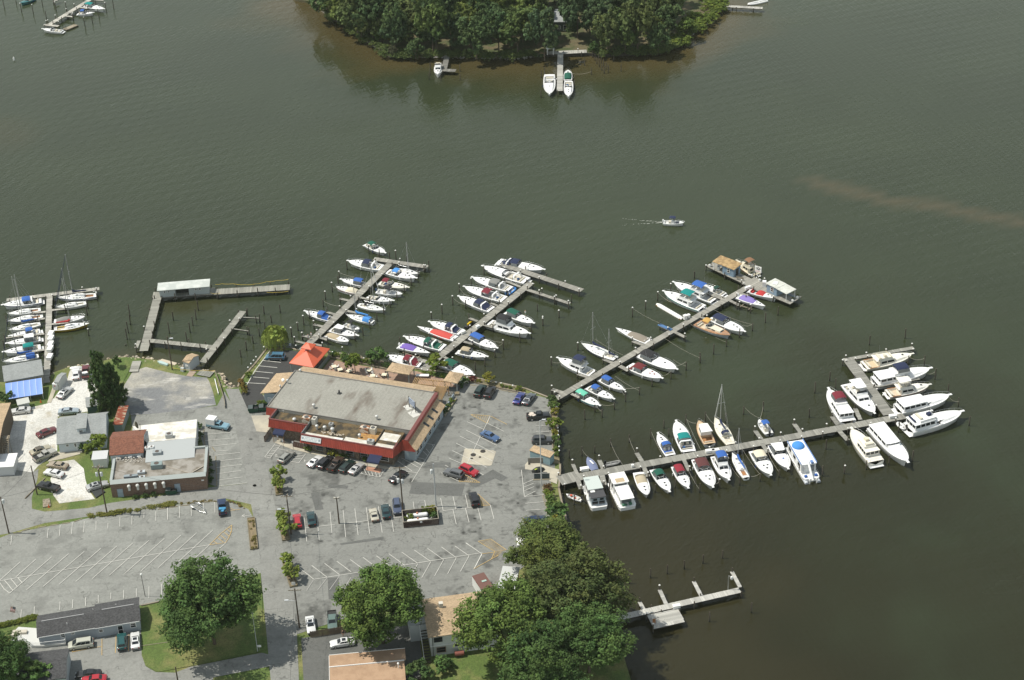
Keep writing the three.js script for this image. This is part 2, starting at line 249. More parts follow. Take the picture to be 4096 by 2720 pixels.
for (let i=0;i < 5;i++) {const p=Z.h([[1455,528],[1325,576],[1305,625],[1415,607],[2080,700]][i],LH),s=structure('manhole_cover',cyl(i < 2 ? .62 :.3,i < 2 ? .62 :.3,.03,0,0,0,18),mat([.05,.045,.04],.6,{metalness:.4 }));s.position.set(p.x,LH + .02 + lift,p.z);}
for (const p of [Z.f([2030,362],LH),Z.f([2085,990],LH),Z.g([62,820],LH),Z.h([1295,95],LH)]) {const s=structure('manhole_cover',cyl(.4,.4,.02,0,0,0,16),mat([.10,.10,.09],.7));s.position.set(p.x,LH + .02 + lift,p.z);}

// ---------------------------------------------------------------- painted lines, each a thin strip lying on its lot
const PAINT={w:std([.66,.65,.60],.8,{map:blotch([1,1,1],[.55,.54,.52],20,401,6,256,2,.3) }),y:std([.60,.42,.17],.8,{map:blotch([1,1,1],[.7,.68,.64],20,402,6,256,2,.3) }),p:std([.42,.41,.385],.85) };
lift +=.008;
const LINEY=LH + .016 + lift;
let lineN=0;
function line(lot,z,ax,ay,bx,by,c='w',w=.115) {
  const a=Z[z]([ax,ay],LH),b=Z[z]([bx,by],LH),L=a.distanceTo(b),o=part('painted_line',new THREE.PlaneGeometry(L,w).rotateX(-Math.PI / 2),PAINT[c],lot);
  const m=mid(a,b);o.position.set(m.x,LINEY + (lineN++ % 12) * .0012,m.z);o.rotation.y=yawOf(a,b);
}
function lines(lot,z,list,c,w) {for (const l of list) line(lot,z,...l,c,w);}
function hatch(lot,z,A,B,C,D,n,c,w=.09) {for (let i=1;i < n;i++) {const t=i / n;line(lot,z,lerp(A[0],B[0],t),lerp(A[1],B[1],t),lerp(C[0],D[0],t),lerp(C[1],D[1],t),c,w);} }
lines(lotR,'l',[[568,320,597,570],[700,280,727,555],[840,260,860,480],[977,240,1005,525],[1100,225,1135,505],[1220,215,1257,490],[1347,200,1387,478],[1465,185,1507,468],[570,432,890,392],[980,382,1240,352],[1370,340,1590,315],
  [670,968,2440,688],[512,842,668,965],[648,822,808,945],[783,800,940,920],[912,778,1062,890],[1052,760,1200,870],[1185,737,1350,860],[1327,722,1490,845],[1458,700,1625,823],[1593,683,1760,800],[1725,662,1895,780],[1862,643,2030,762],[2008,628,2165,742],[2148,617,2300,722],[2262,585,2435,702],
  [1625,828,1570,925],[1760,805,1665,972],[1895,785,1802,952],[2030,765,1937,932],[2163,745,2073,910],[2297,725,2208,885],[2435,702,2350,862]],'w');
lines(lotR,'l',[[665,975,595,1085],[808,955,710,1080],[940,930,835,1078],[1060,945,1000,1050]],'p');
lines(lotR,'h',[[515,1210,530,1310],[670,1190,690,1290],[885,1160,920,1330],[1052,1135,1090,1305],[1218,1115,1255,1285],[1385,1285,1432,1460],[1220,1295,1270,1490],[1052,1315,1097,1515],[1553,1250,1605,1440],[920,1332,1330,1282],
  [1555,50,1240,700],[1243,130,1470,235],[1228,243,1645,450],[1145,323,1600,548],[1095,420,1585,660],[1045,520,1510,745],[1000,620,1180,700],[1370,795,1465,850],[945,715,990,740],[895,820,1130,935],[1515,150,1740,260],
  [2165,180,2340,180],[2170,262,2350,262],[2175,430,2360,430],[1975,780,2015,1140],[2015,1140,2280,1112],[2025,1230,2285,1210],[2040,1325,2290,1308],[2005,965,2145,905],[2010,1010,2140,960],[2015,1060,2145,1005],[2015,1140,2165,1065],
  [305,660,500,795],[358,618,605,758],[435,612,635,720],[530,628,660,690],[580,612,680,640],[650,530,710,590],[690,495,740,555],[685,425,805,440],[805,440,495,945],[430,800,565,818],[430,800,350,915],[770,440,790,470]],'w');
lines(lotR,'h',[[1385,1100,1550,1255],[1550,1255,1435,1268],[1560,55,1780,165],[1290,33,1555,50],[1555,50,1515,150],[1515,150,1290,33],[1130,935,1180,830],[1180,830,1415,950],[1415,950,1130,935]],'y');
hatch(lotR,'h',[1290,33],[1555,50],[1290,33],[1515,150],9,'y',.07);hatch(lotR,'h',[1180,830],[1415,950],[1130,935],[1415,950],11,'y',.07);hatch(lotR,'h',[1385,1100],[1550,1255],[1435,1265],[1450,1265],8,'y',.06);
lines(lotR,'g',[[1550,540,1470,655],[1470,655,1750,710],[1750,710,1825,600],[1530,580,1570,670],[1590,630,1615,680],[1640,635,1660,690],[1690,640,1710,695],[1740,650,1752,705],[1780,600,1790,640],[1500,640,1515,660],
  [340,260,200,435],[200,435,270,450],[270,450,425,260],[335,285,405,278],[315,322,385,310],[285,360,355,345],[255,397,325,385],[222,425,290,412],[625,370,540,495],[540,495,660,515],[660,515,750,395],[612,402,705,385],[590,438,728,418],[565,470,700,455],[380,325,600,370],[345,405,378,415],[355,400,350,432],[350,432,380,432],[728,480,760,490],[738,474,732,502],[732,502,762,505]],'w');
lines(lotR,'m',[[445,460,552,535],[552,535,500,635]],'w');lines(lotR,'m',[[528,450,612,435],[612,435,718,508],[718,508,640,520],[640,520,528,450],[640,520,618,570],[552,535,640,524],[500,635,618,570],[618,570,665,545]],'y');
hatch(lotR,'m',[528,450],[640,520],[612,435],[718,508],11,'y',.06);hatch(lotR,'m',[640,520],[618,570],[700,512],[665,545],5,'y',.06);
lines(strip,'c',[[170,315,420,342],[115,387,368,412],[60,460,315,485],[5,535,262,556],[-60,615,210,630],[280,170,70,450],[70,450,-40,640]],'w',.18);
lines(lotL,'e',[[160,1330,148,1450],[652,1235,640,1360],[815,1190,803,1330],[978,1155,967,1305],[1138,1138,1130,1280],[1298,1135,1296,1255],[1458,1160,1456,1230],[1620,1080,1617,1205],[1783,1050,1780,1180],[1945,1020,1942,1090],[2105,1000,2103,1130],[2263,955,2262,1115]],'w');
lines(lotL,'f',[[913,1290,912,1450],[1073,1270,1074,1427],[1232,1255,1233,1400],[1395,1230,1397,1375],[1550,1215,1552,1355],[1915,1400,2040,1388],[1915,1400,1955,1375],[1915,1400,1960,1418]],'w');
lines(lotL,'j',[[190,708,0,880],[340,680,150,850],[487,660,95,1000],[648,630,250,972],[797,608,408,940],[952,580,560,918],[1105,557,717,892],[1257,527,872,865],[1407,503,1033,833],[1553,485,1178,817],[1710,453,1332,793],[1857,433,1493,763],[2012,405,1655,733],[1980,545,1845,668],[2135,525,1990,655],[-40,892,1980,545],[0,905,40,962],[40,962,93,1003],[45,880,122,975],[105,868,165,940],[168,855,212,905]],'w');
lines(lotL,'j',[[1980,545,2090,435],[2090,435,2190,358],[2190,358,2185,420],[2185,420,2160,480],[2160,480,2130,525],[2130,525,1980,545],[2020,512,2050,532],[2055,480,2110,520],[2085,455,2135,495],[2115,425,2165,465],[2145,400,2185,430],[2160,380,2188,398]],'y');
lines(lotL,'f',[[1720,1285,1820,1320],[1725,1335,1890,1310],[1720,1285,1725,1335]],'y',.09);
lines(lotL,'i',[[812,515,808,632],[985,488,980,603],[1155,460,1155,578],[1327,430,1327,535],[1497,397,1497,480],[1670,365,1670,475],[1840,340,1840,450],[2010,315,2010,470],[2180,280,2183,440],[465,585,460,710],[290,625,283,730]],'w');
lines(lotL,'i',[[975,1195,1370,1120],[975,1160,975,1197],[1375,1020,1375,1240],[1567,980,1557,1208],[1740,960,1733,1185]],'y');
lines(yardLot,'f',[[1410,300,1760,275],[1415,385,1810,350],[1410,470,1840,425],[1560,530,1735,515],[1560,582,1890,545],[1565,665,1910,622],[1570,750,1920,705],[1575,832,1905,790],[1580,920,1930,875],[1580,1000,1980,955]],'w');
// ---------------------------------------------------------------- concrete wheel stops
const STOPG=clean(new THREE.ExtrudeGeometry(new THREE.Shape([[-.14,0],[.14,0],[.09,.15],[-.09,.15]].map(p => new THREE.Vector2(...p))),{depth:1,bevelEnabled:false }).translate(0,0,-.5).rotateY(Math.PI / 2)),STOPM=std([.55,.53,.47],.9,{map:T.concrete });
function stops(z,list,label,group) {for (const [ax,ay,bx,by] of list) {const a=Z[z]([ax,ay],LH),b=Z[z]([bx,by],LH),t=thing('wheel_stop',label,'wheel stop',mid(a,b).setY(LH + .015),yawOf(a,b),group),o=part('bar',STOPG,STOPM,t);o.scale.x=a.distanceTo(b);} }
stops('f',[[1405,230,1395,295],[1412,310,1410,380],[1410,390,1415,455],[1515,470,1555,525],[1560,590,1562,650],[1565,670,1567,735],[1568,755,1572,820],[1572,840,1575,905],[1575,925,1575,990]],'white concrete wheel stop in the row beside the brick building','wheel stops beside the brick building');
stops('e',[[180,1300,290,1280],[300,1265,400,1235],[515,1220,625,1200],[680,1190,785,1175],[840,1165,945,1150],[1000,1140,1110,1100]],'pale concrete wheel stop along the top edge of the left parking lot','wheel stops along the left lot');
stops('f',[[780,1310,885,1295],[940,1285,1045,1270],[1080,1260,1205,1250],[1390,1215,1540,1200]],'pale concrete wheel stop along the top edge of the left parking lot','wheel stops along the left lot');
stops('d',[[2010,705,2120,728],[2130,730,2235,752],[1620,640,1700,655]],'pale concrete wheel stop below the waterfront planter bed','wheel stops at the waterfront bed');
stops('h',[[2258,1120,2285,1205],[2288,1215,2318,1300],[2300,1310,2325,1365]],'pale concrete wheel stop beside the weedy bed at the right lot edge','wheel stops at the right lot edge');
// ---------------------------------------------------------------- bulkheads, rocks, low kerbs
function wallAlong(name,label,cat,points,y0,y1,w,m,capM) {
  const base=points[0].clone().setY(0),t=thing(name,label,cat,base);
  const gs=[],cs=[];
  for (let i=1;i < points.length;i++) {const a=points[i - 1],b=points[i],L=a.distanceTo(b),c=mid(a,b).sub(base),yaw=yawOf(a,b);gs.push(box(L + w * .5,y1 - y0,w,c.x,(y0 + y1) / 2,c.z,yaw));if (capM) cs.push(box(L + w * .5,.1,w * 1.5,c.x,y1 + .05,c.z,yaw));}
  part('wall',gs,m,t);if (capM) part('cap_timber',cs,capM,t);
  return t;
}
const TIMBER=std([.30,.26,.20],.95,{map:blotch([1,1,.98],[.55,.52,.47],9,421,3,256,1.6,.4) }),DARKTIMBER=mat([.05,.042,.034],.95);
wallAlong('bulkhead','dark timber bulkhead with pale cap below the right parking lot','bulkhead',SHORE.slice(35,40).map(p => p.clone()),-1,LH + .1,.3,DARKTIMBER,TIMBER);
wallAlong('bulkhead','dark timber bulkhead behind the planting bed at the patio','bulkhead',SHORE.slice(26,36),-1,LH + .1,.3,DARKTIMBER,TIMBER);
wallAlong('bulkhead','timber bulkhead beside the freshly paved parking strip','bulkhead',SHORE.slice(20,26),-1,LH + .1,.3,DARKTIMBER,TIMBER);
wallAlong('bulkhead','timber bulkhead with stepped cap below the tree at the lot corner','bulkhead',SHORE.slice(40,45),-1,LH + .1,.3,DARKTIMBER,TIMBER);
wallAlong('bulkhead','weathered timber bulkhead along the wooded far bank','bulkhead',FARSHORE.slice(1,7),-1,1.1,.35,std([.2,.18,.15],.95),TIMBER);
wallAlong('bulkhead','low dark timber wall below the trees on the far bank','bulkhead',FARSHORE.slice(11,18),-1,1.0,.3,DARKTIMBER);
{ // stones thrown along the banks
  const proto=[0,1,2].map(s => {const g=new THREE.IcosahedronGeometry(1,1),p=g.attributes.position,q=rng(50 + s),seen={};for (let i=0;i < p.count;i++) {const k=[p.getX(i),p.getY(i),p.getZ(i)].map(v => v.toFixed(2)).join();seen[k] ??=.7 + .5 * q();p.setXYZ(i,p.getX(i) * seen[k] * 1.2,p.getY(i) * seen[k] * .6,p.getZ(i) * seen[k]);} g.computeVertexNormals();return g;});
  const place=(name,label,list,n,w,ysc,cols) => {const im=[];for (let i=0;i < n;i++) {const k=Math.floor(R() * (list.length - 1)),p=mid(list[k],list[k + 1],R()),g=clean(proto[i % 3].clone()),s=rr(.18,.48) * ysc,c=cols[Math.floor(R() * cols.length)],m=rr(.7,1.15);g.scale(s,s,s).rotateY(R() * 6).translate(p.x + rr(-w,w),p.y - rr(.1,1.0),p.z + rr(-w,w) * .8);g.setAttribute('color',new THREE.BufferAttribute(new Float32Array(g.attributes.position.count * 3).map((_,j) => c[j % 3] * m),3));im.push(g);} const o=new THREE.Mesh(merge(im),std(0xffffff,.95,{vertexColors:true }));o.name=numbered(name);o.userData={label,category:'rocks',kind:'stuff' };scene.add(o);};
  const tan=[[.42,.35,.25],[.34,.29,.22],[.5,.43,.32],[.28,.25,.2]],grey=[[.3,.29,.27],[.42,.4,.36],[.22,.2,.18]];
  place('shore_rocks','tan rubble stones along the boatyard shore',SHORE.slice(7,21),420,1.3,1,tan);place('shore_rocks','tan rubble stones beside the gravel yard shore',SHORE.slice(3,7),90,.8,.8,tan);
  place('shore_rocks','grey riprap stones on the right end of the far bank',FARSHORE.slice(18,23),190,1.6,1.5,grey);place('shore_rocks','small grey stones along the middle of the far bank',FARSHORE.slice(8,13),150,1.2,1,grey);
}
// ================================================================ docks: boards on stringers, piles along the edges
const CAPM=mat([.78,.77,.73],.6),ALGAE=mat([.028,.03,.02],.8);
const PILEG=clean(new THREE.CylinderGeometry(.13,.165,1,7,1).translate(0,.5,0)),CAPG=clean(new THREE.ConeGeometry(.23,.26,8).translate(0,.13,0)),BANDG=clean(new THREE.CylinderGeometry(.168,.175,1,7,1,true).translate(0,.5,0));
function addPile(parent,x,z,top,cap,lean=.04) {
  const o=new THREE.Group();o.name='pile';o.position.set(x,-1.2,z);o.rotation.set(rr(-lean,lean),R() * 6,rr(-lean,lean));parent.add(o);
  const p=part('post',PILEG,PILEWOOD,o);p.scale.set(1,top + 1.2,1);
  const b=part('algae_band',BANDG,ALGAE,o);b.scale.set(1,rr(1.5,1.8),1);
  if (cap) part('cap',CAPG,CAPM,o).position.y=top + 1.2;
  return o;
}
function boards(A,B,w,y,tone=[.30,.288,.252],bw=.21) { // boards laid across A -> B
  const L=A.distanceTo(B),n=Math.max(2,Math.round(L / bw)),yaw=yawOf(A,B),pos=[],nor=[],col=[],gs=[];
  const dir=B.clone().sub(A).normalize(),side=V(-dir.z,0,dir.x);
  let t=rr(.8,1.1);
  for (let i=0;i < n;i++) {
    if (R() < .3) t=rr(.78,1.12);
    const k=t * rr(.86,1.1) * (R() < .04 ? 1.3 :1),c=A.clone().addScaledVector(dir,(i + .5) * L / n),g=clean(box(L / n - .022,.05,w + rr(-.04,.06),0,0,0));
    g.rotateY(yaw + rr(-.006,.006)).translate(c.x,y - .025 + rr(-.006,.006),c.z);
    g.setAttribute('color',new THREE.BufferAttribute(new Float32Array(g.attributes.position.count * 3).map((_,j) => tone[j % 3] * k),3));
    gs.push(g);
  }
  gs.yaw=yaw;gs.side=side;gs.dir=dir;gs.L=L;gs.n=n;
  return gs;
}
function run(z,q,y=DH) { // two points: [a, b, width]; four corners: the quad's centre line and width
  if (q.length ===3) return {A:Z[z](q[0],y),B:Z[z](q[1],y),w:q[2] };
  const [a,b,c,d]=q.map(p => Z[z](p,y)),A=mid(a,d),B=mid(b,c),dir=B.clone().sub(A).normalize(),nd=v => Math.abs(v.x * dir.z - v.z * dir.x);
  return {A,B,w:(nd(d.clone().sub(a)) + nd(c.clone().sub(b))) / 2 };
}
function dock(label,main,fingers=[],o={}) {
  const rs=main.map(m => run(...m)),base=rs[0].A.clone().setY(0),t=thing('dock',label,'dock',base);
  let lvl=0;
  const lay=(r,name,pilesEvery,pileTop) => {
    const y=DH + (o.dy || 0) + (lvl++ % 5) * .012,A=r.A.clone().sub(base),B=r.B.clone().sub(base),bs=boards(A,B,r.w,y,o.tone);
    const m=part(name,bs,BOARDS,t);m.userData.kind='stuff';
    const c=mid(A,B),st=[-1,1].map(s => box(bs.L - .1,.26,.12,0,0,s * (r.w / 2 - .12))).map(g => g.rotateY(bs.yaw).translate(c.x,y - .19,c.z)),nb=Math.max(1,Math.round(bs.L / 4));
    part('stringers',st,DARKTIMBER,t);
    if (pilesEvery) for (const s of [-1,1]) for (let d=rr(.3,1);d < bs.L;d +=pilesEvery * rr(.8,1.2)) {const p=A.clone().addScaledVector(bs.dir,d).addScaledVector(bs.side,s * (r.w / 2 + .12));addPile(t,p.x,p.z,DH + pileTop * rr(.4,1.2),R() < (o.caps ?? .5));}
  };
  rs.forEach((r,i) => lay(r,'deck_boards',o.every ?? 6.5,o.top ?? .9));
  for (const f of fingers) {const r=run(f[0],f.slice(1).length ===1 ? f[1] :[f[1],f[2],f[3] || .8]);lay(r,'finger_boards',0);const e=r.A.clone().sub(base);addPile(t,e.x,e.z,DH + 1.2,R() < (o.caps ?? .5));}
  return t;
}
const dockE=dock('long narrow grey dock of the left marina with a cross head',[['E',[[668,620],[628,1788],1.55]],['E',[[88,675],[1338,520],1.6]]],
  [['E',[440,850],[615,832]],['E',[510,938],[606,922]],['E',[440,1146],[600,1130]],['E',[395,1372],[590,1342]],['E',[880,790],[700,810]],['E',[930,975],[695,1000]],['E',[60,1190],[330,1150],.5]],{tone:[.40,.385,.34],caps:.25 });
dock('wide weathered dock enclosing the empty basin beside the boatyard',[['F',[[375,640],[200,1360],[302,1360],[498,640]]],['F',[[375,612],[1210,552],3.5]],['F',[[1205,565],[2222,500],3.0]],['F',[[335,1222],[1165,1308],1.7]],['F',[[1545,825],[1010,1500],[1075,1545],[1640,825]]]],
  [['F',[1810,918],[1590,905],.3],['F',[1670,1092],[1465,1062],.3],['F',[150,1322],[190,1220],.9]],{every:5,top:1.1,caps:.15,tone:[.29,.283,.245] });
dock('straight dock with a cross head running out from the orange gazebo',[['G',[[1340,515],[130,1690],[250,1700],[1425,520]]],['G',[[1150,432],[1912,540],[1872,588],[1180,478]]]],
  [['G',[705,990],[835,1022]],['G',[350,1340],[480,1370]],['G',[200,1492],[300,1512]],['G',[1110,1005],[985,975]],['G',[935,1185],[800,1155]],['G',[530,1172],[640,1205]],['G',[540,1550],[405,1505]],['c',[605,45],[740,80]],['c',[975,110],[860,85]]],{caps:.75 });
dock('long dock with angled head pier ending off the restaurant patio',[['H',[[1655,520],[365,1560],[460,1570],[1740,540]]],['H',[[1350,292],[2280,590],[2312,662],[1320,330]]]],
  [['H',[[1660,603],[2168,768],[2140,790],[1640,628]]],['H',[1390,510],[1570,582]],['H',[1215,770],[1305,808]],['H',[1245,1062],[1130,1028]],['H',[965,950],[1065,988]],['H',[1010,1258],[900,1228]],['H',[490,1180],[640,1242]],['H',[330,1430],[490,1475],1.3],['H',[770,1462],[670,1410]]],{caps:.85,top:1.1 });
dock('longest dock running out to the fuel pier',[['W',[[2216,1587],[2975,1145],[2999,1155],[2228,1602]]],['J',[[765,290],[1265,525],[1350,445],[850,212]]],['J',[[1270,530],[1350,588],[1560,495],[1380,425]]],['J',[[1352,590],[1900,795],[2035,705],[1540,490]]]],
  [['K',[25,530],[180,578],1.1],['K',[400,642],[288,588]],['K',[370,322],[520,372],.8],['K',[1060,278],[940,215],1.2],['K',[715,122],[860,182],.9],['I',[1280,1062],[1430,1117],.9],['I',[1655,848],[1785,905],1.1],['I',[1990,1005],[1850,935],1],['J',[790,640],[1010,732],1.6],['J',[1205,812],[1050,735],.9],['J',[1330,692],[1200,652],1.4],['J',[770,1002],[690,970],.9]],{caps:.6,top:.9 });
dock('low grey dock with many boats leading right to the yachts',[['W',[[2313,1893],[3615,1652],[3622,1675],[2318,1917]]],['L',[[450,640],[720,650],[770,700],[470,860]]],['N',[[410,455],[940,1215],[1125,1205],[552,465]]],['N',[[410,452],[1358,288],[1372,325],[430,490]]]],
  [['N',[[800,835],[1440,712],[1450,735],[850,845]]],['N',[575,1120],[645,1275],1],['L',[645,525],[705,660]],['L',[1000,470],[1062,602],1],['L',[1505,375],[1585,502],1],['M',[1080,412],[1165,528],1],['M',[1605,315],[1690,432],1],['M',[2115,220],[2195,332],1],['L',[755,862],[700,705],1],['L',[1068,812],[1030,640],1.2],['L',[1660,698],[1598,560],1],['M',[192,955],[110,785],.9],['M',[705,795],[650,692],1],['M',[1252,708],[1168,575],1],['O',[645,712],[518,572],1.1]],{caps:.85,top:.75,tone:[.28,.274,.242] });
const dockQ=dock('sun bleached private dock with a square platform below the trees',[['Q',[[-60,1078],[1690,672],[1745,742],[-50,1146]]],['Q',[[455,1038],[545,1195],[955,1095],[890,962]]]],
  [['Q',[365,868],[425,975]],['Q',[635,705],[722,895]],['Q',[1095,592],[1197,790]],['Q',[1610,458],[1722,670]],['Q',[546,1213],[965,1118],.9]],{caps:.1,top:.6,every:9,tone:[.46,.45,.41] });
dock('short grey dock with an L end at the far bank',[['B',[[1772,470],[1733,645],1.9]],['B',[[1718,645],[1842,650],2.2]]],[],{caps:0,top:.3,every:8,tone:[.19,.185,.165] });
dock('pale pier with a waterside deck at the far bank cottage',[['C',[[447,470],[440,838],1.95]],['C',[[320,488],[690,472],2.8]]],[],{caps:.2,top:.5,every:12,tone:[.42,.41,.37] });
dock('grey pier at the top right beside the rocky point',[['C',[[1870,50],[2312,74],2.1]]],[],{caps:.6,top:.5,tone:[.42,.41,.37] });
dock('pale dock of white capped piles at the top left corner',[['A',[[455,225],[830,-5],1.9]],['A',[[408,228],[542,240],1.5]],['A',[[860,-2],[955,2],1]]],[['A',[810,78],[735,66],1],['A',[672,155],[585,146],1],['A',[490,12],[540,-8],1]],{caps:.95,top:1.3,every:6,tone:[.45,.43,.38] });
{const a=Z.A([590,278],.3),b=Z.A([712,228],.3),t=thing('floating_raft','grey floating timber raft beside the top left dock','raft',mid(a,b).setY(0),yawOf(a,b));part('deck',[box(5.4,.2,2.2,0,.4,0)],TIMBER,t);part('float_log',[bar([-2.8,.15,-.8],[2.8,.15,-.8],.25,7),bar([-2.8,.15,.8],[2.8,.15,.8],.25,7)],DARKTIMBER,t);part('frame',rods([[-2.2,.5,-.6],[-2.2,1.7,0],[-2.2,.5,.6]],.06),DARKTIMBER,t);}

// ---------------------------------------------------------------- free-standing mooring piles
const pileProto={};
function mooring(z,list,label,group,caps=.4,hMin=2.1,hMax=3.0) {
  for (const [x,y,hh] of list) {
    const p=Z[z]([x,y],0),t=thing('mooring_pile',label,'pile',p,R() * 6,group),h=hh || rr(hMin,hMax);
    t.rotation.set(rr(-.035,.035),R() * 6,rr(-.035,.035));
    const post=part('post',PILEG,PILEWOOD,t);post.position.y=-1.2;post.scale.y=h + 1.2;
    const b=part('algae_band',BANDG,ALGAE,t);b.position.y=-1.2;b.scale.y=rr(1.5,1.9);
    if (R() < caps) part('cap',CAPG,CAPM,t).position.y=h;
  }
}
mooring('F',[[655,950],[600,1125],[960,940],[990,818],[918,1020],[880,1115],[838,1240]],'dark mooring pile standing inside the empty basin','piles in the empty basin',.1,2.6,3.4);
mooring('F',[[68,888],[75,1008],[48,1120],[30,1205],[12,1290,.4]],'dark leaning pile in open water left of the empty basin','piles left of the basin',.1,2.8,3.6);
mooring('F',[[1655,880],[1775,990],[1878,865],[2095,850],[1978,980],[1890,1080],[1655,1140],[1815,1165],[1730,1260],[1640,1355],[1565,1445],[2335,1090],[2250,1170]],'dark mooring pile in the water left of the willow tree','piles near the willow',.1,2.2,2.9);
mooring('E',[[1318,690,2.6],[1190,790],[1180,880],[1155,1070],[1200,1160],[100,1000],[60,1330]],'mooring pile among the sailboats of the left marina','piles at the left marina',.3,2.0,2.8);
mooring('G',[[805,605],[700,715],[685,800],[605,905],[515,1005],[485,1105],[300,1265],[222,1350],[143,1420],[58,1510],[205,1555]],'mooring pile in a slanting row left of the gazebo dock','piles left of the gazebo dock',.3);
mooring('G',[[1100,385],[1245,440],[1380,465],[1465,470],[1605,490],[1765,730],[1672,820],[1578,920],[1478,1015],[1388,1110],[1300,1205],[1208,1300],[1112,1395],[1020,1490],[915,1568],[1860,632],[1908,628,3.4]],'mooring pile in a slanting row right of the gazebo dock','piles right of the gazebo dock',.3);
mooring('H',[[772,800],[645,905],[925,845],[1140,440],[990,570],[850,640],[520,965],[262,1255],[150,1270]],'mooring pile in the row left of the patio dock','piles left of the patio dock',.6);
mooring('H',[[1370,1320],[1270,1415],[1150,1520],[1040,1564],[1700,1135],[1565,1240],[1835,1040],[2025,945],[1770,870]],'mooring pile in the row right of the patio dock','piles right of the patio dock',.3);
mooring('H',[[1795,720],[1972,790],[2140,845],[1825,700],[1990,770],[2172,770]],'pile beside the long thin finger pier of the patio dock','piles at the thin finger pier',.5,2.2,2.7);
mooring('I',[[72,855],[290,745],[1280,735],[1457,628],[2115,215],[545,1185],[188,1385]],'mooring pile in open water left of the fuel dock','piles left of the fuel dock',.55);
mooring('J',[[600,450],[103,755],[280,640]],'tall white capped pile beside the flybridge boats near the fuel pier','piles at the flybridge boats',.9);
mooring('J',[[1555,1050],[1725,950],[1355,920],[1380,1160],[1205,1255],[1030,1370],[857,1475],[672,1560],[1172,870]],'mooring pile in the row right of the fuel dock','piles right of the fuel dock',.1,2.3,3.1);
mooring('K',[[1018,700],[868,805],[703,910],[605,840],[472,940],[1205,605],[1375,495],[1630,395],[1835,275],[2025,175]],'mooring pile off the land end of the fuel dock','piles off the land end of the fuel dock',.1);
mooring('K',[[260,1460],[603,1395],[430,1430],[820,1300],[1068,1250],[1357,1195],[1537,1055],[1600,1170],[1828,1000],[2095,960]],'mooring pile above the low dock at the lot corner','piles above the low dock',.05);
mooring('M',[[923,195],[1187,150],[1808,235],[680,300]],'mooring pile in open water above the middle of the low dock','piles above the middle of the low dock',.05);
mooring('M',[[2035,665],[2280,995],[1985,1025],[1672,990],[1400,1045],[1147,1100],[872,1150],[600,1190],[330,1250],[272,1140]],'mooring pile at the bows below the low dock','piles below the low dock',.1);
mooring('L',[[663,1075],[820,1060],[1138,905],[1195,1125],[1467,985],[1755,910],[2025,850],[505,1060]],'mooring pile around the houseboats near the lot corner','piles at the houseboats',.1);
mooring('N',[[230,755],[30,920],[310,865],[765,270],[1247,180]],'mooring pile in open water left of the yachts','piles left of the yachts',.05,2.6,3.3);
mooring('N',[[1505,545],[1650,735],[1965,1105],[1825,930],[2110,1360],[1705,1420],[1285,540]],'mooring pile off the bows of the yachts at the right','piles at the yacht bows',.05,2.5,3.2);
mooring('O',[[348,830],[595,1165],[890,1105],[1195,1045],[1515,995],[300,1195],[1325,610]],'mooring pile below the yachts at the right end','piles below the yachts',.1,2.4,3.0);
mooring('Q',[[222,620],[512,545],[738,490],[967,425],[1220,350],[1483,280]],'lone pile in the even row above the private dock','pile row above the private dock',.1,2.2,2.6);
mooring('Q',[[1870,1015],[1305,1135]],'lone pile below the private dock','piles below the private dock',.3,2.4,2.8);
mooring('C',[[670,605],[742,530],[765,560],[783,590],[800,555],[805,618],[823,585],[845,612],[827,650],[867,640],[850,680],[888,672],[937,568],[1005,660]],'slim old pile in the cluster off the far bank','old pile cluster at the far bank',0,2.2,3.0);
mooring('C',[[272,720],[300,690],[268,900],[420,890],[575,800],[732,690]],'mooring pile around the far bank pier','piles at the far bank pier',0,2.4,3.2);
mooring('B',[[1608,690],[1598,735],[1705,748],[1882,660],[1884,740],[1610,640]],'mooring pile around the small far bank dock','piles at the small far dock',0,2.0,2.6);
mooring('A',[[200,110],[308,125],[430,175],[520,100],[615,95],[785,245],[855,215],[915,165],[980,95],[1050,80],[40,70],[150,30],[395,60],[500,40],[680,190]],'white capped pile near the top left dock','piles at the top left dock',.8,3.0,3.8);
mooring('W',[[2890,2790]],'pile at the bottom edge of the photograph in open water','pile at the bottom edge',0);

// ---------------------------------------------------------------- mooring lines sagging between piles and boats
function ropes(z,list,label,group) {for (const [ax,ay,ha,bx,by,hb,d=.5] of list) {const a=Z[z]([ax,ay],ha),b=Z[z]([bx,by],hb),t=thing('mooring_line',label,'rope',a,0,group);part('rope',sag(V(0,0,0),b.clone().sub(a),d,.032),ROPE,t);} }
ropes('I',[[1280,615,2.4,1645,815,1.9,.3],[775,1030,1.8,1160,1250,1.7,.3],[1700,1010,2,2190,1285,1.6,.4],[1870,1395,1.4,2000,1340,2.1,.2],[1620,400,2.3,1800,530,1.2,.4],[200,1340,1.6,310,1350,1.5,.2],[1830,1310,1.5,2000,1395,1.5,.2],[1670,1530,1.4,1795,1465,1.6,.4]],'pale mooring line stretched near the middle of the fuel dock','mooring lines of the fuel dock');
ropes('J',[[860,870,1.6,1370,1070,2,.5],[1250,1080,1.5,1380,1070,2,.4],[880,1240,1,1030,1310,1.5,.1],[540,1055,1.5,610,1105,1.4,.2],[105,635,2.4,290,775,1.2,.4]],'pale mooring line at the boats by the fuel pier','mooring lines by the fuel pier');
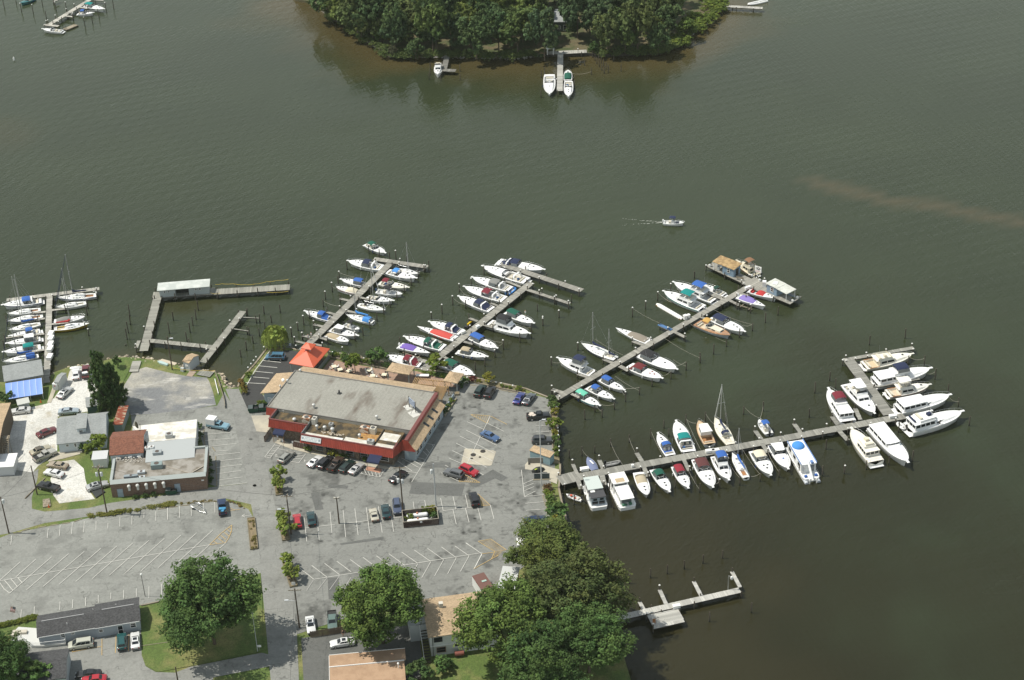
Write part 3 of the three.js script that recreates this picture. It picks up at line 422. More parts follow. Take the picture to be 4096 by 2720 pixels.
ropes('K',[[875,350,1.7,1200,545,1.6,.3],[990,515,1.3,1205,505,2.2,.2],[965,540,1.2,1018,605,1.9,.4],[660,720,1.3,865,730,1.8,.5],[625,745,1.2,700,825,1.6,.4],[1360,1090,2,1540,1450,1.5,.4],[1835,930,2,1970,985,1.4,.4],[1840,930,2,2030,1340,1.5,.3],[2100,860,2.4,2215,1000,1.5,.3],[815,1240,1.9,980,1545,1.5,.6],[1068,1190,1.6,1150,1380,1.6,.3],[430,1340,2.2,520,1440,1,.3]],'pale mooring line in the corner between the fuel dock and low dock','mooring lines in the dock corner');
ropes('M',[[928,85,2.2,1140,240,1,.5],[1190,90,2.2,1150,235,1,.5],[900,650,1.6,1145,1000,1.6,.3],[1250,700,1.6,1395,960,1.6,.3],[740,860,1.5,870,1045,1.6,.3],[1020,1030,1,1140,995,1.6,.3],[530,1130,1.3,600,1095,1.8,.3],[1430,610,1.6,1660,905,1.7,.5],[180,950,1.4,325,1200,1.6,.2],[410,760,1.6,600,1100,1.6,.2]],'pale mooring line in the boat row of the low dock','mooring lines of the low dock');
ropes('N',[[1300,430,1.8,1510,450,2.3,.6],[1510,640,1.6,1655,630,2.4,.6],[1845,975,1.7,1975,1030,2.2,.5],[570,475,1.6,650,530,1.5,.3],[970,1000,1.7,1110,1110,1.6,.4]],'pale mooring line at the bows of the yachts','mooring lines of the yachts');
ropes('H',[[765,705,2.4,915,790,1.4,.5],[850,600,2.2,950,690,1.5,.4],[1150,1185,1.5,1365,1235,2,.4],[1285,1290,1.4,1370,1235,2,.3],[1600,1040,1.5,1695,1060,1.9,.4]],'pale mooring line at the boats of the patio dock','mooring lines of the patio dock');
ropes('G',[[490,1030,2,735,1095,1.6,.4],[695,640,2.2,900,700,1.5,.2],[595,820,2.2,660,850,1.4,.3],[1310,1110,1.4,1375,1040,2,.4],[1620,795,1.4,1668,750,1.9,.2],[1780,620,1.3,1850,590,1.7,.3]],'pale mooring line at the boats of the gazebo dock','mooring lines of the gazebo dock');
ropes('C',[[545,675,1.2,730,660,1.8,.6],[550,735,1.2,575,695,2,.3]],'pale mooring line at the far bank pier','mooring lines of the far pier');
// ---------------------------------------------------------------- dock lockers and small dock gear
function lockers(z,list,label,group,w=1.3,d=.7,h=.7) {for (const [x,y,yaw=.2] of list) {const t=thing('dock_box',label,'locker',Z[z]([x,y],DH).setY(DH + .045),yaw,group);part('chest',[box(w,h * .8,d,0,h * .4,0)],WHITE,t);part('lid',[box(w + .08,h * .2,d + .08,0,h * .9,0)],WHITE,t);} }
lockers('E',[[690,1150,1.5],[690,1212,1.5],[685,1290,1.5],[680,1350,1.5],[675,1460,1.5]],'white locker on the right side of the left marina dock','lockers on the left marina dock',2.2,1.2,.8);
lockers('M',[[470,705]],'long white locker beside the maroon canopied boat on the low dock',undefined,2,.8);lockers('M',[[545,700]],'grey white locker in the middle of the low dock',undefined,1.6,.8);
lockers('O',[[1248,405]],'white locker at the corner of the low dock near the yachts',undefined,1.7,.8);lockers('L',[[802,612]],'white locker beside the blue covered dinghy',undefined,1.9,.9);
lockers('H',[[1065,1068,.6]],'white locker on the patio dock near the yellow jet ski',undefined,.9,.7);lockers('H',[[893,1132,.6]],'white locker on the patio dock beside the red covered racer',undefined,1.2,.6);
lockers('I',[[1990,765,.5]],'white plastic bin on the fuel dock beside the long white hull',undefined,.9,.8,1.2);lockers('I',[[2035,742,.5]],'small round topped white bin on the fuel dock',undefined,.7,.7,.9);
lockers('Q',[[862,948]],'white locker on the square platform of the private dock',undefined,1.5,.7);
lockers('J',[[1318,592,.5]],'white locker by the red covered racing boat at the fuel pier',undefined,1.7,.6);lockers('J',[[1540,560,1.4]],'tall white ice chest beside the tin roofed fuel shed',undefined,1.1,.9,1.6);
lockers('L',[[1450,570]],'small white box on the low dock above the tan covered boat',undefined,.5,.4);
// ================================================================ boats
const CV={navy:[.014,.022,.062],blue:[.03,.11,.38],green:[.006,.085,.055],teal:[.0,.20,.19],maroon:[.16,.014,.026],red:[.44,.035,.035],tan:[.40,.33,.22],grey:[.20,.20,.19],black:[.018,.018,.02],purple:[.17,.105,.40],brown:[.22,.115,.06],mint:[.13,.48,.35],slate:[.17,.20,.32],white:[.76,.76,.74],darkred:[.13,.018,.02],cream:[.66,.60,.46],sky:[.06,.25,.62] };
const canvas=c => mat(CV[c] || c,.88);
const CLEAR=mat([.16,.175,.18],.14);
function loft(rings,flat=false,close=false) {
  const pos=[],n=rings[0].length,idx=[];
  rings.forEach(r => r.forEach(p => pos.push(...p)));
  for (let i=0;i < rings.length - 1;i++) for (let j=0;j < n - (close ? 0 :1);j++) {const a=i * n + j,b=i * n + (j + 1) % n,c=a + n,d=b + n;idx.push(a,c,b,b,c,d);}
  let g=new THREE.BufferGeometry();g.setAttribute('position',new THREE.Float32BufferAttribute(pos,3));g.setIndex(idx);
  if (flat) g=g.toNonIndexed();
  g.computeVertexNormals();return g;
}
const fan=ring => {const c=[0,1,2].map(k => ring.reduce((s,p) => s + p[k],0) / ring.length),v=[c,...ring],f=[];for (let i=1;i < ring.length;i++) f.push([0,i,i + 1]);return quads(v,f);};
function hullShape(L,W,o) {
  const {sternW=.88,tm=.38,p=2.4,q=.85,fb=.9,fbBow=fb * 1.45,rake=.09 }=o;
  const half=t => W / 2 * (t <=tm ? lerp(sternW,1,Math.sin(t / tm * Math.PI / 2)) :Math.pow(Math.max(0,1 - Math.pow((t - tm) / (1 - tm),p)),q));
  const sheer=t => lerp(fb,fbBow,Math.pow(t,1.6));
  const X=(t,f) => (t - .5) * L - rake * L * (1 - f) * Math.pow(t,5); // f: 1 at the sheer, 0 at the keel
  return {half,sheer,X,L,W };
}
function addHull(g,H,m,o) {
  const rings=[],N=16;
  for (let i=0;i <=N;i++) {
    const t=i / N,w=H.half(t),s=H.sheer(t),ch=w * lerp(.9,.55,Math.pow(t,3)),yc=lerp(.1,s * .45,Math.pow(t,4)),r=[];
    const half=[[H.X(t,1),s,w],[H.X(t,.93),s - .1,w * 1.015],[H.X(t,.45),yc + .12,ch],[H.X(t,.1),-.35,ch * .55],[H.X(t,0),-.5,0]];
    for (const p of half) r.push(p);for (let k=3;k >=0;k--) r.push([half[k][0],half[k][1],-half[k][2]]);
    rings.push(r);
  }
  part('hull',[loft(rings),fan(rings[0])],m,g);
  if (o.stripe) {const a=[],b=[];for (let i=0;i <=N;i++) {const t=i / N,w=H.half(t) * 1.015 + .025,s=H.sheer(t);a.push([[H.X(t,.97) + .02,s - .05,w],[H.X(t,.88) + .02,s - .24,w]]);b.push([[H.X(t,.97) + .02,s - .05,-w],[H.X(t,.88) + .02,s - .24,-w]]);} part('stripe',[loft(a),loft(b)],mat(o.stripe,.3),g);}
}
function addDeck(g,H,o,m,floorM) { // foredeck, side decks, a sunken cockpit
  const {c0=.06,c1=.42,cab=.35,e0=.44,e1=.95,floor=.35,side=.84 }=o,ts=[];
  for (let i=0;i <=20;i++) ts.push(i / 20 * .995);ts.push(c0 - .0001,c0 + .0001,c1 - .0001,c1 + .0001);ts.sort((a,b) => a - b);
  const ring=t => {
    const s=H.sheer(t),w=H.half(t) * .985,x=H.X(t,1);
    let h;
    if (t > c0 && t < c1) h=[[w,s],[w * side,s + .03],[w * side * .98,floor],[0,floor]];
    else {const k=cab * smooth(e0 - .06,e0 + .02,t) * (1 - smooth(lerp(e0,e1,.35),e1,t));h=[[w,s],[w * .80,s + .03],[w * .62,s + .04 + k],[0,s + .07 + k * 1.12]];}
    return [...h.map(p => [x,p[1],p[0]]),...h.slice(0,3).reverse().map(p => [x,p[1],-p[0]])];
  };
  part('deck',loft(ts.map(ring),true),m,g);
  const fl=[];for (let i=0;i <=4;i++) {const t=lerp(c0 + .003,c1 - .003,i / 4),w=H.half(t) * side * .95;fl.push([[H.X(t,1),floor + .015,w],[H.X(t,1),floor + .015,-w]]);}
  part('cockpit_floor',loft(fl,true),floorM,g);
  return t => {const s=H.sheer(t);if (t > c0 && t < c1) return floor;return s + .07 + cab * 1.12 * smooth(e0 - .06,e0 + .02,t) * (1 - smooth(lerp(e0,e1,.35),e1,t));};
}
function canopy(g,x0,x1,y,w,m,o={}) { // arched canvas on hoops
  const {crown=.22,drop=.16,name='canopy',legs=1.1,taper=1 }=o,rings=[];
  for (let i=0;i <=6;i++) {const u=i / 6,x=lerp(x0,x1,u),yy=y - Math.pow(Math.abs(u - .5) * 2,3) * .14,ww=w * lerp(1,taper,u),r=[];for (let j=0;j <=8;j++) {const v=j / 4 - 1;r.push([x,yy + crown * (1 - v * v) - (Math.abs(v) ===1 ? drop :0),v * ww * (Math.abs(v) ===1 ? 1.02 :1)]);} rings.push(r);}
  part(name,loft(rings),m,g);
  if (legs) part('canopy_frame',[lerp(x0,x1,.12),lerp(x0,x1,.88)].map(x => [bar([x,y - legs,w * .98],[x,y,w * .96],.025,3),bar([x,y - legs,-w * .98],[x,y,-w * .96],.025,3)]),CHROME,g);
}
function curtains(g,x0,x1,y0,y1,w0,w1) {part('side_curtain',[quads([[x0,y0,w0],[x1,y0,w0],[x1 - .25,y1,w1],[x0 + .1,y1,w1]],[[0,1,2,3]]),quads([[x0,y0,-w0],[x1,y0,-w0],[x1 - .25,y1,-w1],[x0 + .1,y1,-w1]],[[0,1,2,3]])],CLEAR,g);}
function windshield(g,x,y,w,h=.55,back=1.3,rake=.5) {
  const lo=[[x - back,y,w],[x - back * .35,y,w * .93],[x,y + .02,w * .45],[x + .06,y + .03,0],[x,y + .02,-w * .45],[x - back * .35,y,-w * .93],[x - back,y,-w]];
  const hi=lo.map(([a,b,c],i) => [a - (i ===0 || i ===6 ? .05 :rake),y + h * (i ===0 || i ===6 ? .75 :1),c * .88]);
  part('windshield',loft([lo,hi],true),GLASS,g);part('windshield_frame',[rods(hi,.03,4),...[1,2,4,5].map(i => bar(lo[i],hi[i],.022,3))],WHITE,g);
}
function arch(g,x,y,w,h=1.1,lean=-.6,m=GELCOAT) {const P=(s) => [[x,y - .3,s * w],[x + lean * .7,y + h * .72,s * w * .94],[x + lean,y + h,s * w * .7]];const a=P(1),b=P(-1);part('radar_arch',[...[a,b].map(q => q.slice(1).map((p,i) => {const A=V(...q[i]),B=V(...p),d=B.clone().sub(A),gg=box(.42,d.length() + .1,.16);return gg.applyQuaternion(new THREE.Quaternion().setFromUnitVectors(V(0,1,0),d.normalize())).translate((A.x + B.x) / 2,(A.y + B.y) / 2,(A.z + B.z) / 2);})),box(.42,.14,w * 1.5,x + lean,y + h,0)],m,g);}
function bowRail(g,H,t0=.5,h=.55) {
  const gs=[];for (const s of [-1,1]) {const pts=[];for (let i=0;i <=7;i++) {const t=lerp(t0,.985,i / 7),p=[H.X(t,1) + (i ===7 ? .25 :0),H.sheer(t) + (i ===0 ? .05 :h),s * Math.max(.12,H.half(t) * .93)];pts.push(p);if (i) gs.push(bar([p[0],p[1] - h,p[2]],p,.018,3));} gs.push(rods(pts,.024,3));}
  const p=[H.X(.985,1) + .25,H.sheer(.985) + h,0];gs.push(bar([p[0],p[1],.14],[p[0],p[1],-.14],.024,3));
  part('bow_rail',gs,CHROME,g);
}
const hatchOn=(g,x,y,z,s=.5,c=GLASS) => part('hatch',[box(s,.06,s,x,y + .02,z)],c,g);
function bench(g,x,y,w,m=VINYL) {part('seat',[box(.55,.42,w * 2,x,y + .21,0),box(.14,.45,w * 2,x - .3,y + .55,0)],m,g);}
function platform(g,H,d=.7,m=GELCOAT) {part('swim_platform',[box(d,.1,H.half(0) * 1.75,-H.L / 2 - d / 2,.42,0)],m,g);}
function outboard(g,x,z,m=BLACK) {part('outboard_motor',[box(.5,.5,.36,x - .2,1.05,z),box(.3,.25,.28,x - .18,1.42,z),box(.16,.9,.14,x - .2,.45,z)],m,g);}
function taper(x0,x1,y0,y1,wa,wb,rb=.15,rf=.5,inset=.9) {const v=[[x0,y0,wa],[x1,y0,wb],[x1,y0,-wb],[x0,y0,-wa],[x0 + rb,y1,wa * inset],[x1 - rf,y1,wb * inset],[x1 - rf,y1,-wb * inset],[x0 + rb,y1,-wa * inset]];return {v,geo:quads(v,[[0,1,5,4],[2,3,7,6],[1,2,6,5],[3,0,4,7],[4,5,6,7]]),faces:{port:[3,2,6,7],star:[0,1,5,4],front:[1,2,6,5],back:[3,0,4,7] } };}
function pane(g,B,face,u0,u1,v0,v1,m=GLASS,name='window') {
  const [a,b,c,d]=B.faces[face].map(i => V(...B.v[i])),P=(u,v) => a.clone().lerp(b,u).lerp(d.clone().lerp(c,u),v),q=[P(u0,v0),P(u1,v0),P(u1,v1),P(u0,v1)];
  const n=q[1].clone().sub(q[0]).cross(q[3].clone().sub(q[0])).normalize(),ctr=V(0,0,0);B.v.forEach(p => ctr.add(V(...p)));ctr.multiplyScalar(1 / 8);if (n.dot(a.clone().sub(ctr)) < 0) n.negate();
  const o=q.map(p => p.clone().addScaledVector(n,.025)),vs=[...o,...q].map(p => p.toArray());
  part(name,quads(vs,[[0,1,2,3],[0,1,5,4],[2,3,7,6],[1,2,6,5],[3,0,4,7]]),m,g);
}
const roofSlab=(g,x0,x1,y,wa,wb,m=WHITE,name='roof',th=.1) => {const v=[[x0,y,wa],[x1,y,wb * .9],[x1 + .18,y,wb * .5],[x1 + .18,y,-wb * .5],[x1,y,-wb * .9],[x0,y,-wa]],n=6,V2=[...v,...v.map(p => [p[0],p[1] + th,p[2] * .985])],f=[[6,7,8,9],[6,9,10,11],[0,1,2,3],[0,3,4,5]];for (let i=0;i < n;i++) f.push([i,(i + 1) % n,n + (i + 1) % n,n + i]);return part(name,quads(V2,f),m,g);};

function boat(z,b,s,kind,label,o={}) {
  const hb=o.hb ?? (kind ==='dinghy' || kind ==='ski' ? .4 :kind ==='yacht' ? 2 :1.35),hs=o.hs ?? (kind ==='yacht' ? 1.2 :kind ==='dinghy' ? .4 :.9);
  const B=Z[z](b,hb),S=Z[z](s,hs);let L=Math.hypot(B.x - S.x,B.z - S.z) * (o.len || 1),W=o.W || clamp(L * .24 + .75,1.5,4.6);
  const g=thing(o.name || {sail:'sailboat',yacht:'motor_yacht',fly:'flybridge_boat',race:'racing_boat',house:'houseboat',dinghy:'dinghy',ski:'jet_ski',console:'console_boat',classic:'wooden_cruiser',run:'runabout' }[kind] || 'cabin_cruiser',label,o.cat || {sail:'sailboat',yacht:'yacht',house:'houseboat',dinghy:'dinghy',ski:'jet ski' }[kind] || 'boat',mid(B,S).setY(o.lift || 0),yawOf(S,B),o.group);
  BUILD[kind](g,L,W,o);
  return g;
}
const BUILD={
  cruiser(g,L,W,o) {
    const m=mat(o.hull || [.80,.80,.79],.22),big=L > 9,H=hullShape(L,W,{fb:big ? 1.05 :.85,p:2.9,q:.72 });addHull(g,H,m,o);
    const c1=o.c1 || .46,dk=addDeck(g,H,{c0:.07,c1,cab:o.cab ?? (big ? .42 :.3),e0:c1 + .02,floor:.5 },m,o.floor || NONSKID),yd=dk(c1 + .03),w=H.half(c1),X=t => H.X(t,1);
    windshield(g,X(c1 + .05),H.sheer(c1) + .12,w * .78,.62,L * .14,.5);
    bench(g,X(.12),.5,H.half(.12) * .62,o.seat || VINYL);part('helm_seat',[box(.6,.7,.6,X(.32),.85,w * .32),box(.6,.7,.6,X(.32),.85,-w * .32)],o.seat || VINYL,g);part('dashboard',[box(.5,.55,w * 1.3,X(c1 - .03),H.sheer(c1) - .05,0)],m,g);
    if (o.bim) {canopy(g,X(o.b0 ?? .22),X(o.b1 ?? c1 + .01),H.sheer(.3) + 1.28,w * .74,canvas(o.bim),{legs:1.2,taper:.94 });if (o.enc !==false) curtains(g,X((o.b0 ?? .22) + .03),X(c1 + .02),H.sheer(.3) + .25,H.sheer(.3) + 1.15,w * .8,w * .74);}
    if (o.aft) {const r=[];for (let i=0;i <=4;i++) {const t=lerp(.07,o.a1 || .24,i / 4),ww=H.half(t) * .86,y=H.sheer(t) + .06 + (o.aftUp || .75) * smooth(0,1,i / 4);r.push([[X(t),H.sheer(t) + .06,ww],[X(t),y,ww * .8],[X(t),y + .1,0],[X(t),y,-ww * .8],[X(t),H.sheer(t) + .06,-ww]]);} part('aft_cover',loft(r),canvas(o.aft),g);}
    if (o.arch !==false) arch(g,X(.2),H.sheer(.2),H.half(.2) * .84,1.05,.5,m);
    if (o.hard) roofSlab(g,X(.18),X(c1),H.sheer(.3) + 1.35,w * .78,w * .68,m,'hardtop'),curtains(g,X(.2),X(c1 + .02),H.sheer(.3) + .2,H.sheer(.3) + 1.35,w * .8,w * .74);
    const nh=o.hatch ?? (big ? 3 :2),hc=o.hatchM || GLASS;for (let i=0;i < nh;i++) {const t=[.68,.78,.68][i],zz=nh ===3 && i !==1 ? (i ? -.5 :.5) :0;hatchOn(g,X(t),dk(t) - (zz ? .06 :0),zz * .9,.42,hc);}
    part('side_window',[box(L * .16,.16,.05,X(.6),H.sheer(.6) - .28,H.half(.6) * 1.0 + .02,.09),box(L * .16,.16,.05,X(.6),H.sheer(.6) - .28,-H.half(.6) * 1.0 - .02,-.09)],GLASS,g);
    bowRail(g,H);platform(g,H);part('bow_pulpit',[box(.9,.1,.5,L / 2 + .1,H.sheer(1) + .02,0)],m,g);
    part('rub_rail',[-1,1].map(s => {const p=[];for (let i=0;i <=10;i++) {const t=i / 10 * .99;p.push([H.X(t,.95),H.sheer(t) - .06,s * (H.half(t) * 1.015 + .01)]);} return rods(p,.03,3);}),mat([.12,.12,.13],.6),g);
    if (o.ob) for (let i=0;i < o.ob;i++) outboard(g,-L / 2,(i - (o.ob - 1) / 2) * .7);
    for (const t of [.25,.55]) if (R() < .7) {const s=R() < .5 ? -1 :1;part('fender',bar([X(t),H.sheer(t) - .1,s * (H.half(t) + .14)],[X(t),H.sheer(t) - .75,s * (H.half(t) + .14)],.12,6),R() < .6 ? WHITE :mat([.03,.06,.2],.5),g);}
    if (R() < .45) part('antenna',bar([X(.3),H.sheer(.3) + .4,w * .8],[X(.24),H.sheer(.3) + 3.2,w * .85],.018,3),CHROME,g);if (R() < .5) part('cooler',box(.7,.42,.45,X(.2),.72,w * rr(-.3,.3),R()),R() < .5 ? WHITE :mat([.04,.12,.3],.6),g);
  },
  run(g,L,W,o) {BUILD.cruiser(g,L,W,{arch:false,hatch:1,cab:.12,c1:.55,b0:.18,b1:.42,enc:false,...o });},
  cover(g,L,W,o) { // cruiser under a full cockpit cover
    const m=mat(o.hull || [.80,.80,.79],.22),H=hullShape(L,W,{fb:.9,p:2.8,q:.74 });addHull(g,H,m,o);const dk=addDeck(g,H,{c0:.07,c1:.5,cab:.3,floor:.5 },m,NONSKID),X=t => H.X(t,1),r=[];
    const a=o.v0 ?? .1,e=o.v1 ?? .58;for (let i=0;i <=8;i++) {const t=lerp(a,e,i / 8),w=H.half(t) * (o.cw || .86),y=H.sheer(t) + .06,up=(o.up || .75) * Math.sin(Math.PI * clamp(.12 + .8 * i / 8));r.push([[X(t),y - .08,w],[X(t),y + up * .55,w * .86],[X(t),y + up * .95,w * .45],[X(t),y + up + .05,0],[X(t),y + up * .95,-w * .45],[X(t),y + up * .55,-w * .86],[X(t),y - .08,-w]]);}
    part('cockpit_cover',[loft(r),fan(r[0]),fan(r[8])],canvas(o.cv),g);hatchOn(g,X(.68),dk(.68),0,.42);hatchOn(g,X(.8),dk(.8),0,.4);bowRail(g,H,.55);platform(g,H);if (o.archw) arch(g,X(.16),H.sheer(.2),H.half(.2) * .84,1.0,.4,m);
    if (o.ob) outboard(g,-L / 2,0);
  },
  race(g,L,W,o) { // long pointed hull
    const m=mat(o.hull || [.80,.80,.79],.2),H=hullShape(L,W,{fb:.85,fbBow:.95,p:1.7,q:.95,tm:.3,sternW:.94 });addHull(g,H,m,o);const X=t => H.X(t,1);
    const dk=addDeck(g,H,{c0:.08,c1:.5,cab:.16,floor:.4,e0:.52 },m,NONSKID),r=[],a=o.v0 ?? .1,e=o.v1 ?? .56;for (let i=0;i <=8;i++) {const t=lerp(a,e,i / 8),w=H.half(t) * .84,y=H.sheer(t) + .04,up=.42 * Math.sin(Math.PI * clamp(.15 + .7 * i / 8));r.push([[X(t),y,w],[X(t),y + up,w * .8],[X(t),y + up + .08,0],[X(t),y + up,-w * .8],[X(t),y,-w]]);}
    part('cockpit_cover',[loft(r),fan(r[0]),fan(r[8])],canvas(o.cv),g);bench(g,X(.12),.4,W * .28,mat(CV[o.seatc || 'white'],.7));hatchOn(g,X(.68),dk(.68),0,.4);hatchOn(g,X(.8),dk(.8),0,.36);part('engine_hatch',[box(L * .07,.12,W * .6,X(.045),H.sheer(0) + .06,0)],m,g);platform(g,H,.5);
    if (o.mark) part('lettering',[box(L * .09,.22,.03,X(.30),H.sheer(.3) - .32,-H.half(.3) - .03,-.03),box(L * .09,.22,.03,X(.46),H.sheer(.46) - .32,-H.half(.46) - .02,-.06)],mat(CV.red,.4),g);
    if (o.ob) outboard(g,-L / 2,0,WHITE);
  },
  console(g,L,W,o) {
    const m=mat(o.hull || [.78,.78,.77],.25),H=hullShape(L,W,{fb:.75,p:2.7,q:.78 });addHull(g,H,m,o);addDeck(g,H,{c0:.05,c1:.78,cab:.1,e0:.8,floor:.4,side:.88 },m,mat([.60,.60,.58],.7));const X=t => H.X(t,1);
    part('console',[box(.8,1.0,.9,X(.45),.9,0)],m,g);part('console_screen',[quads([[X(.45) + .4,1.4,.4],[X(.45) + .4,1.4,-.4],[X(.45) + .15,1.95,-.36],[X(.45) + .15,1.95,.36]],[[0,1,2,3]])],GLASS,g);part('helm_seat',[box(.6,.8,.9,X(.3),.8,0)],VINYL,g);part('bow_cushion',[box(L * .14,.3,W * .5,X(.68),.55,0)],mat(CV[o.bowc] || [.6,.6,.58],.7),g);
    canopy(g,X(.28),X(.58),2.55,W * .34,canvas(o.bim || 'navy'),{crown:.1,drop:.06,name:'t_top',legs:2.1 });bowRail(g,H,.6,.3);for (let i=0;i < (o.ob || 1);i++) outboard(g,-L / 2,(i - ((o.ob || 1) - 1) / 2) * .7,o.obm || BLACK);if (o.rods) part('antenna',bar([X(.5),2.5,.3],[X(.35),5,.4],.02,3),CHROME,g);
  },
  fly(g,L,W,o) { // cabin, flybridge above it
    const m=mat(o.hull || [.80,.80,.79],.22),H=hullShape(L,W,{fb:1.05,fbBow:1.75,p:2.8,q:.74 });addHull(g,H,m,o);const X=t => H.X(t,1);
    const dk=addDeck(g,H,{c0:.05,c1:.27,cab:.45,e0:.62,e1:.95,floor:.6 },m,o.floor || NONSKID),w=H.half(.4) * .8,y0=H.sheer(.35),y1=y0 + 1.25;
    const Bx=taper(X(.27),X(.66),y0,y1,w,w * .9,.05,1.0,.9);part('cabin',Bx.geo,m,g);for (const f of ['port','star']) {pane(g,Bx,f,.1,.42,.38,.8);pane(g,Bx,f,.47,.86,.38,.8);} pane(g,Bx,'front',.08,.48,.3,.85);pane(g,Bx,'front',.52,.92,.3,.85);pane(g,Bx,'back',.3,.7,.05,.85,GLASS,'cabin_door');
    roofSlab(g,X(.2),X(.55),y1,w * .95,w * .9,m,'flybridge_deck');const Fb=taper(X(.24),X(.55),y1 + .1,y1 + .62,w * .88,w * .8,-.1,.35,1);part('flybridge_coaming',[quads(Fb.v,[[0,1,5,4],[2,3,7,6],[1,2,6,5]])],m,g);part('flybridge_seat',[box(.6,.45,w * 1.2,X(.3),y1 + .33,0),box(.6,.7,.7,X(.42),y1 + .45,.3)],VINYL,g);
    part('flybridge_screen',quads([[X(.55) - .4,y1 + .6,w * .78],[X(.55) - .4,y1 + .6,-w * .78],[X(.55) - .7,y1 + 1.0,-w * .7],[X(.55) - .7,y1 + 1.0,w * .7]],[[0,1,2,3]]),GLASS,g);
    if (o.bim) {canopy(g,X(.25),X(.5),y1 + 1.95,w * .84,canvas(o.bim),{legs:1.3 });if (o.enc) curtains(g,X(.26),X(.52),y1 + .6,y1 + 1.8,w * .88,w * .84);}
    if (o.hard) {roofSlab(g,X(.22),X(.5),y1 + 1.9,w * .86,w * .8,m,'hardtop');part('hardtop_post',[[.24,1],[.24,-1],[.48,1],[.48,-1]].map(([t,s]) => bar([X(t),y1 + .5,s * w * .84],[X(t),y1 + 1.95,s * w * .8],.04)),m,g);}
    if (o.cockpitRail) part('cockpit_trim',[-1,1].map(s => box(L * .2,.08,.2,X(.16),H.sheer(.16) + .07,s * H.half(.16) * .92)),TEAK,g);
    hatchOn(g,X(.8),dk(.8),0,.5);bowRail(g,H);platform(g,H,.6);part('bow_pulpit',[box(1,.1,.5,L / 2 + .1,H.sheer(1) + .02,0)],m,g);if (o.mast) part('antenna',bar([X(.3),y1 + .6,.4],[X(.28),y1 + 4,.4],.025,3),CHROME,g);bench(g,X(.1),.6,W * .25);
  },
  yacht(g,L,W,o) { // aft-cabin yacht with an enclosed deckhouse
    const m=mat(o.hull || [.80,.80,.79],.22),H=hullShape(L,W,{fb:1.6,fbBow:2.2,p:3.0,q:.72,sternW:.92 });addHull(g,H,m,o);const X=t => H.X(t,1);
    addDeck(g,H,{c0:.012,c1:.014,cab:.4,e0:.56,e1:.95,floor:1.5 },m,NONSKID);const w=H.half(.35) * .88,y0=H.sheer(.3),y1=y0 + (o.hh || 1.3),h0=o.h0 ?? .04,h1=o.h1 ?? .44,Bx=taper(X(h0),X(h1),y0,y1,w * .96,w * .92,.05,.45,.93);part('deckhouse',Bx.geo,m,g);
    for (const f of ['port','star']) for (let i=0;i < 4;i++) pane(g,Bx,f,.04 + i * .24,.04 + i * .24 + .2,.42,.88);for (let i=0;i < 3;i++) {pane(g,Bx,'back',.06 + i * .31,.06 + i * .31 + .26,.35,.9);pane(g,Bx,'front',.06 + i * .31,.06 + i * .31 + .26,.3,.85);}
    roofSlab(g,X(h0) - .2,X(h1) - .15,y1,w * .98,w * .94,m);const Cx=taper(X(h1) - .1,X(.66),H.sheer(.5) - .1,H.sheer(.5) + .62,w * .82,w * .66,0,.6,.92);part('trunk_cabin',Cx.geo,m,g);for (const f of ['port','star']) {pane(g,Cx,f,.12,.48,.35,.8);pane(g,Cx,f,.53,.85,.35,.8);}
    if (o.fly) {const Fb=taper(X(h0 + .1),X(h1 + .02),y1 + .1,y1 + .65,w * .8,w * .72,0,.3,.98);part('flybridge',[Fb.geo],m,g);part('helm_cover',[box(1.0,.7,.9,X(h1 - .08),y1 + .9,.1,.1)],canvas(o.bim || 'navy'),g);part('flybridge_seat',[box(.7,.5,w * 1.1,X(h0 + .14),y1 + .85,0)],VINYL,g);if (o.bench) part('rolled_cover',bar([X(h0 + .03),y1 + .5,-w * .7],[X(h0 + .03),y1 + .5,w * .5],.24,7),canvas('navy'),g);}
    if (o.bimTop) {canopy(g,X(h1 - .16),X(h1 + .06),y1 + 1.75,w * .74,canvas(o.bimTop),{legs:1.4 });curtains(g,X(h1 - .14),X(h1 + .08),y1 + .55,y1 + 1.6,w * .76,w * .72);part('flybridge',taper(X(h1 - .2),X(h1 + .1),y1 + .1,y1 + .55,w * .8,w * .7,0,.3,.98).geo,m,g);}
    hatchOn(g,X(.76),H.sheer(.76) + .3,0,.6);bowRail(g,H,.45,.65);platform(g,H,.8);part('bow_pulpit',[box(1.1,.12,.6,L / 2 + .15,H.sheer(1) + .03,0)],m,g);if (o.mast) part('radar_mast',[bar([X(h1 - .02),y1 + .1,0],[X(h1 - .05),y1 + 2.2,0],.07,5),box(.6,.14,.5,X(h1 - .03),y1 + 1.6,0)],m,g);
    part('stern_rail',rods([[X(.0),H.sheer(0) + .05,-w * .8],[X(0),H.sheer(0) + .7,-w * .8],[X(0),H.sheer(0) + .7,w * .8],[X(0),H.sheer(0) + .05,w * .8]],.03),CHROME,g);
  },
  sail(g,L,W,o) {
    W=o.W || L * .26 + .45;const m=mat(o.hull || [.80,.80,.77],.25),H=hullShape(L,W,{sternW:.62,tm:.45,p:2.0,q:1,fb:.8,fbBow:1.05,rake:.12 });addHull(g,H,m,o);const X=t => H.X(t,1);
    const dm=o.hull && o.hull[2] < .2 ? GELCOAT :m,dk=addDeck(g,H,{c0:.08,c1:.3,cab:.34,e0:.33,e1:.86,floor:.45,side:.66 },dm,o.floor || mat([.62,.58,.48],.6));for (const s of [-1,1]) for (const t of [.42,.5,.58]) part('portlight',[box(.5,.12,.03,X(t),H.sheer(t) + .2,s * H.half(t) * .735)],GLASS,g);
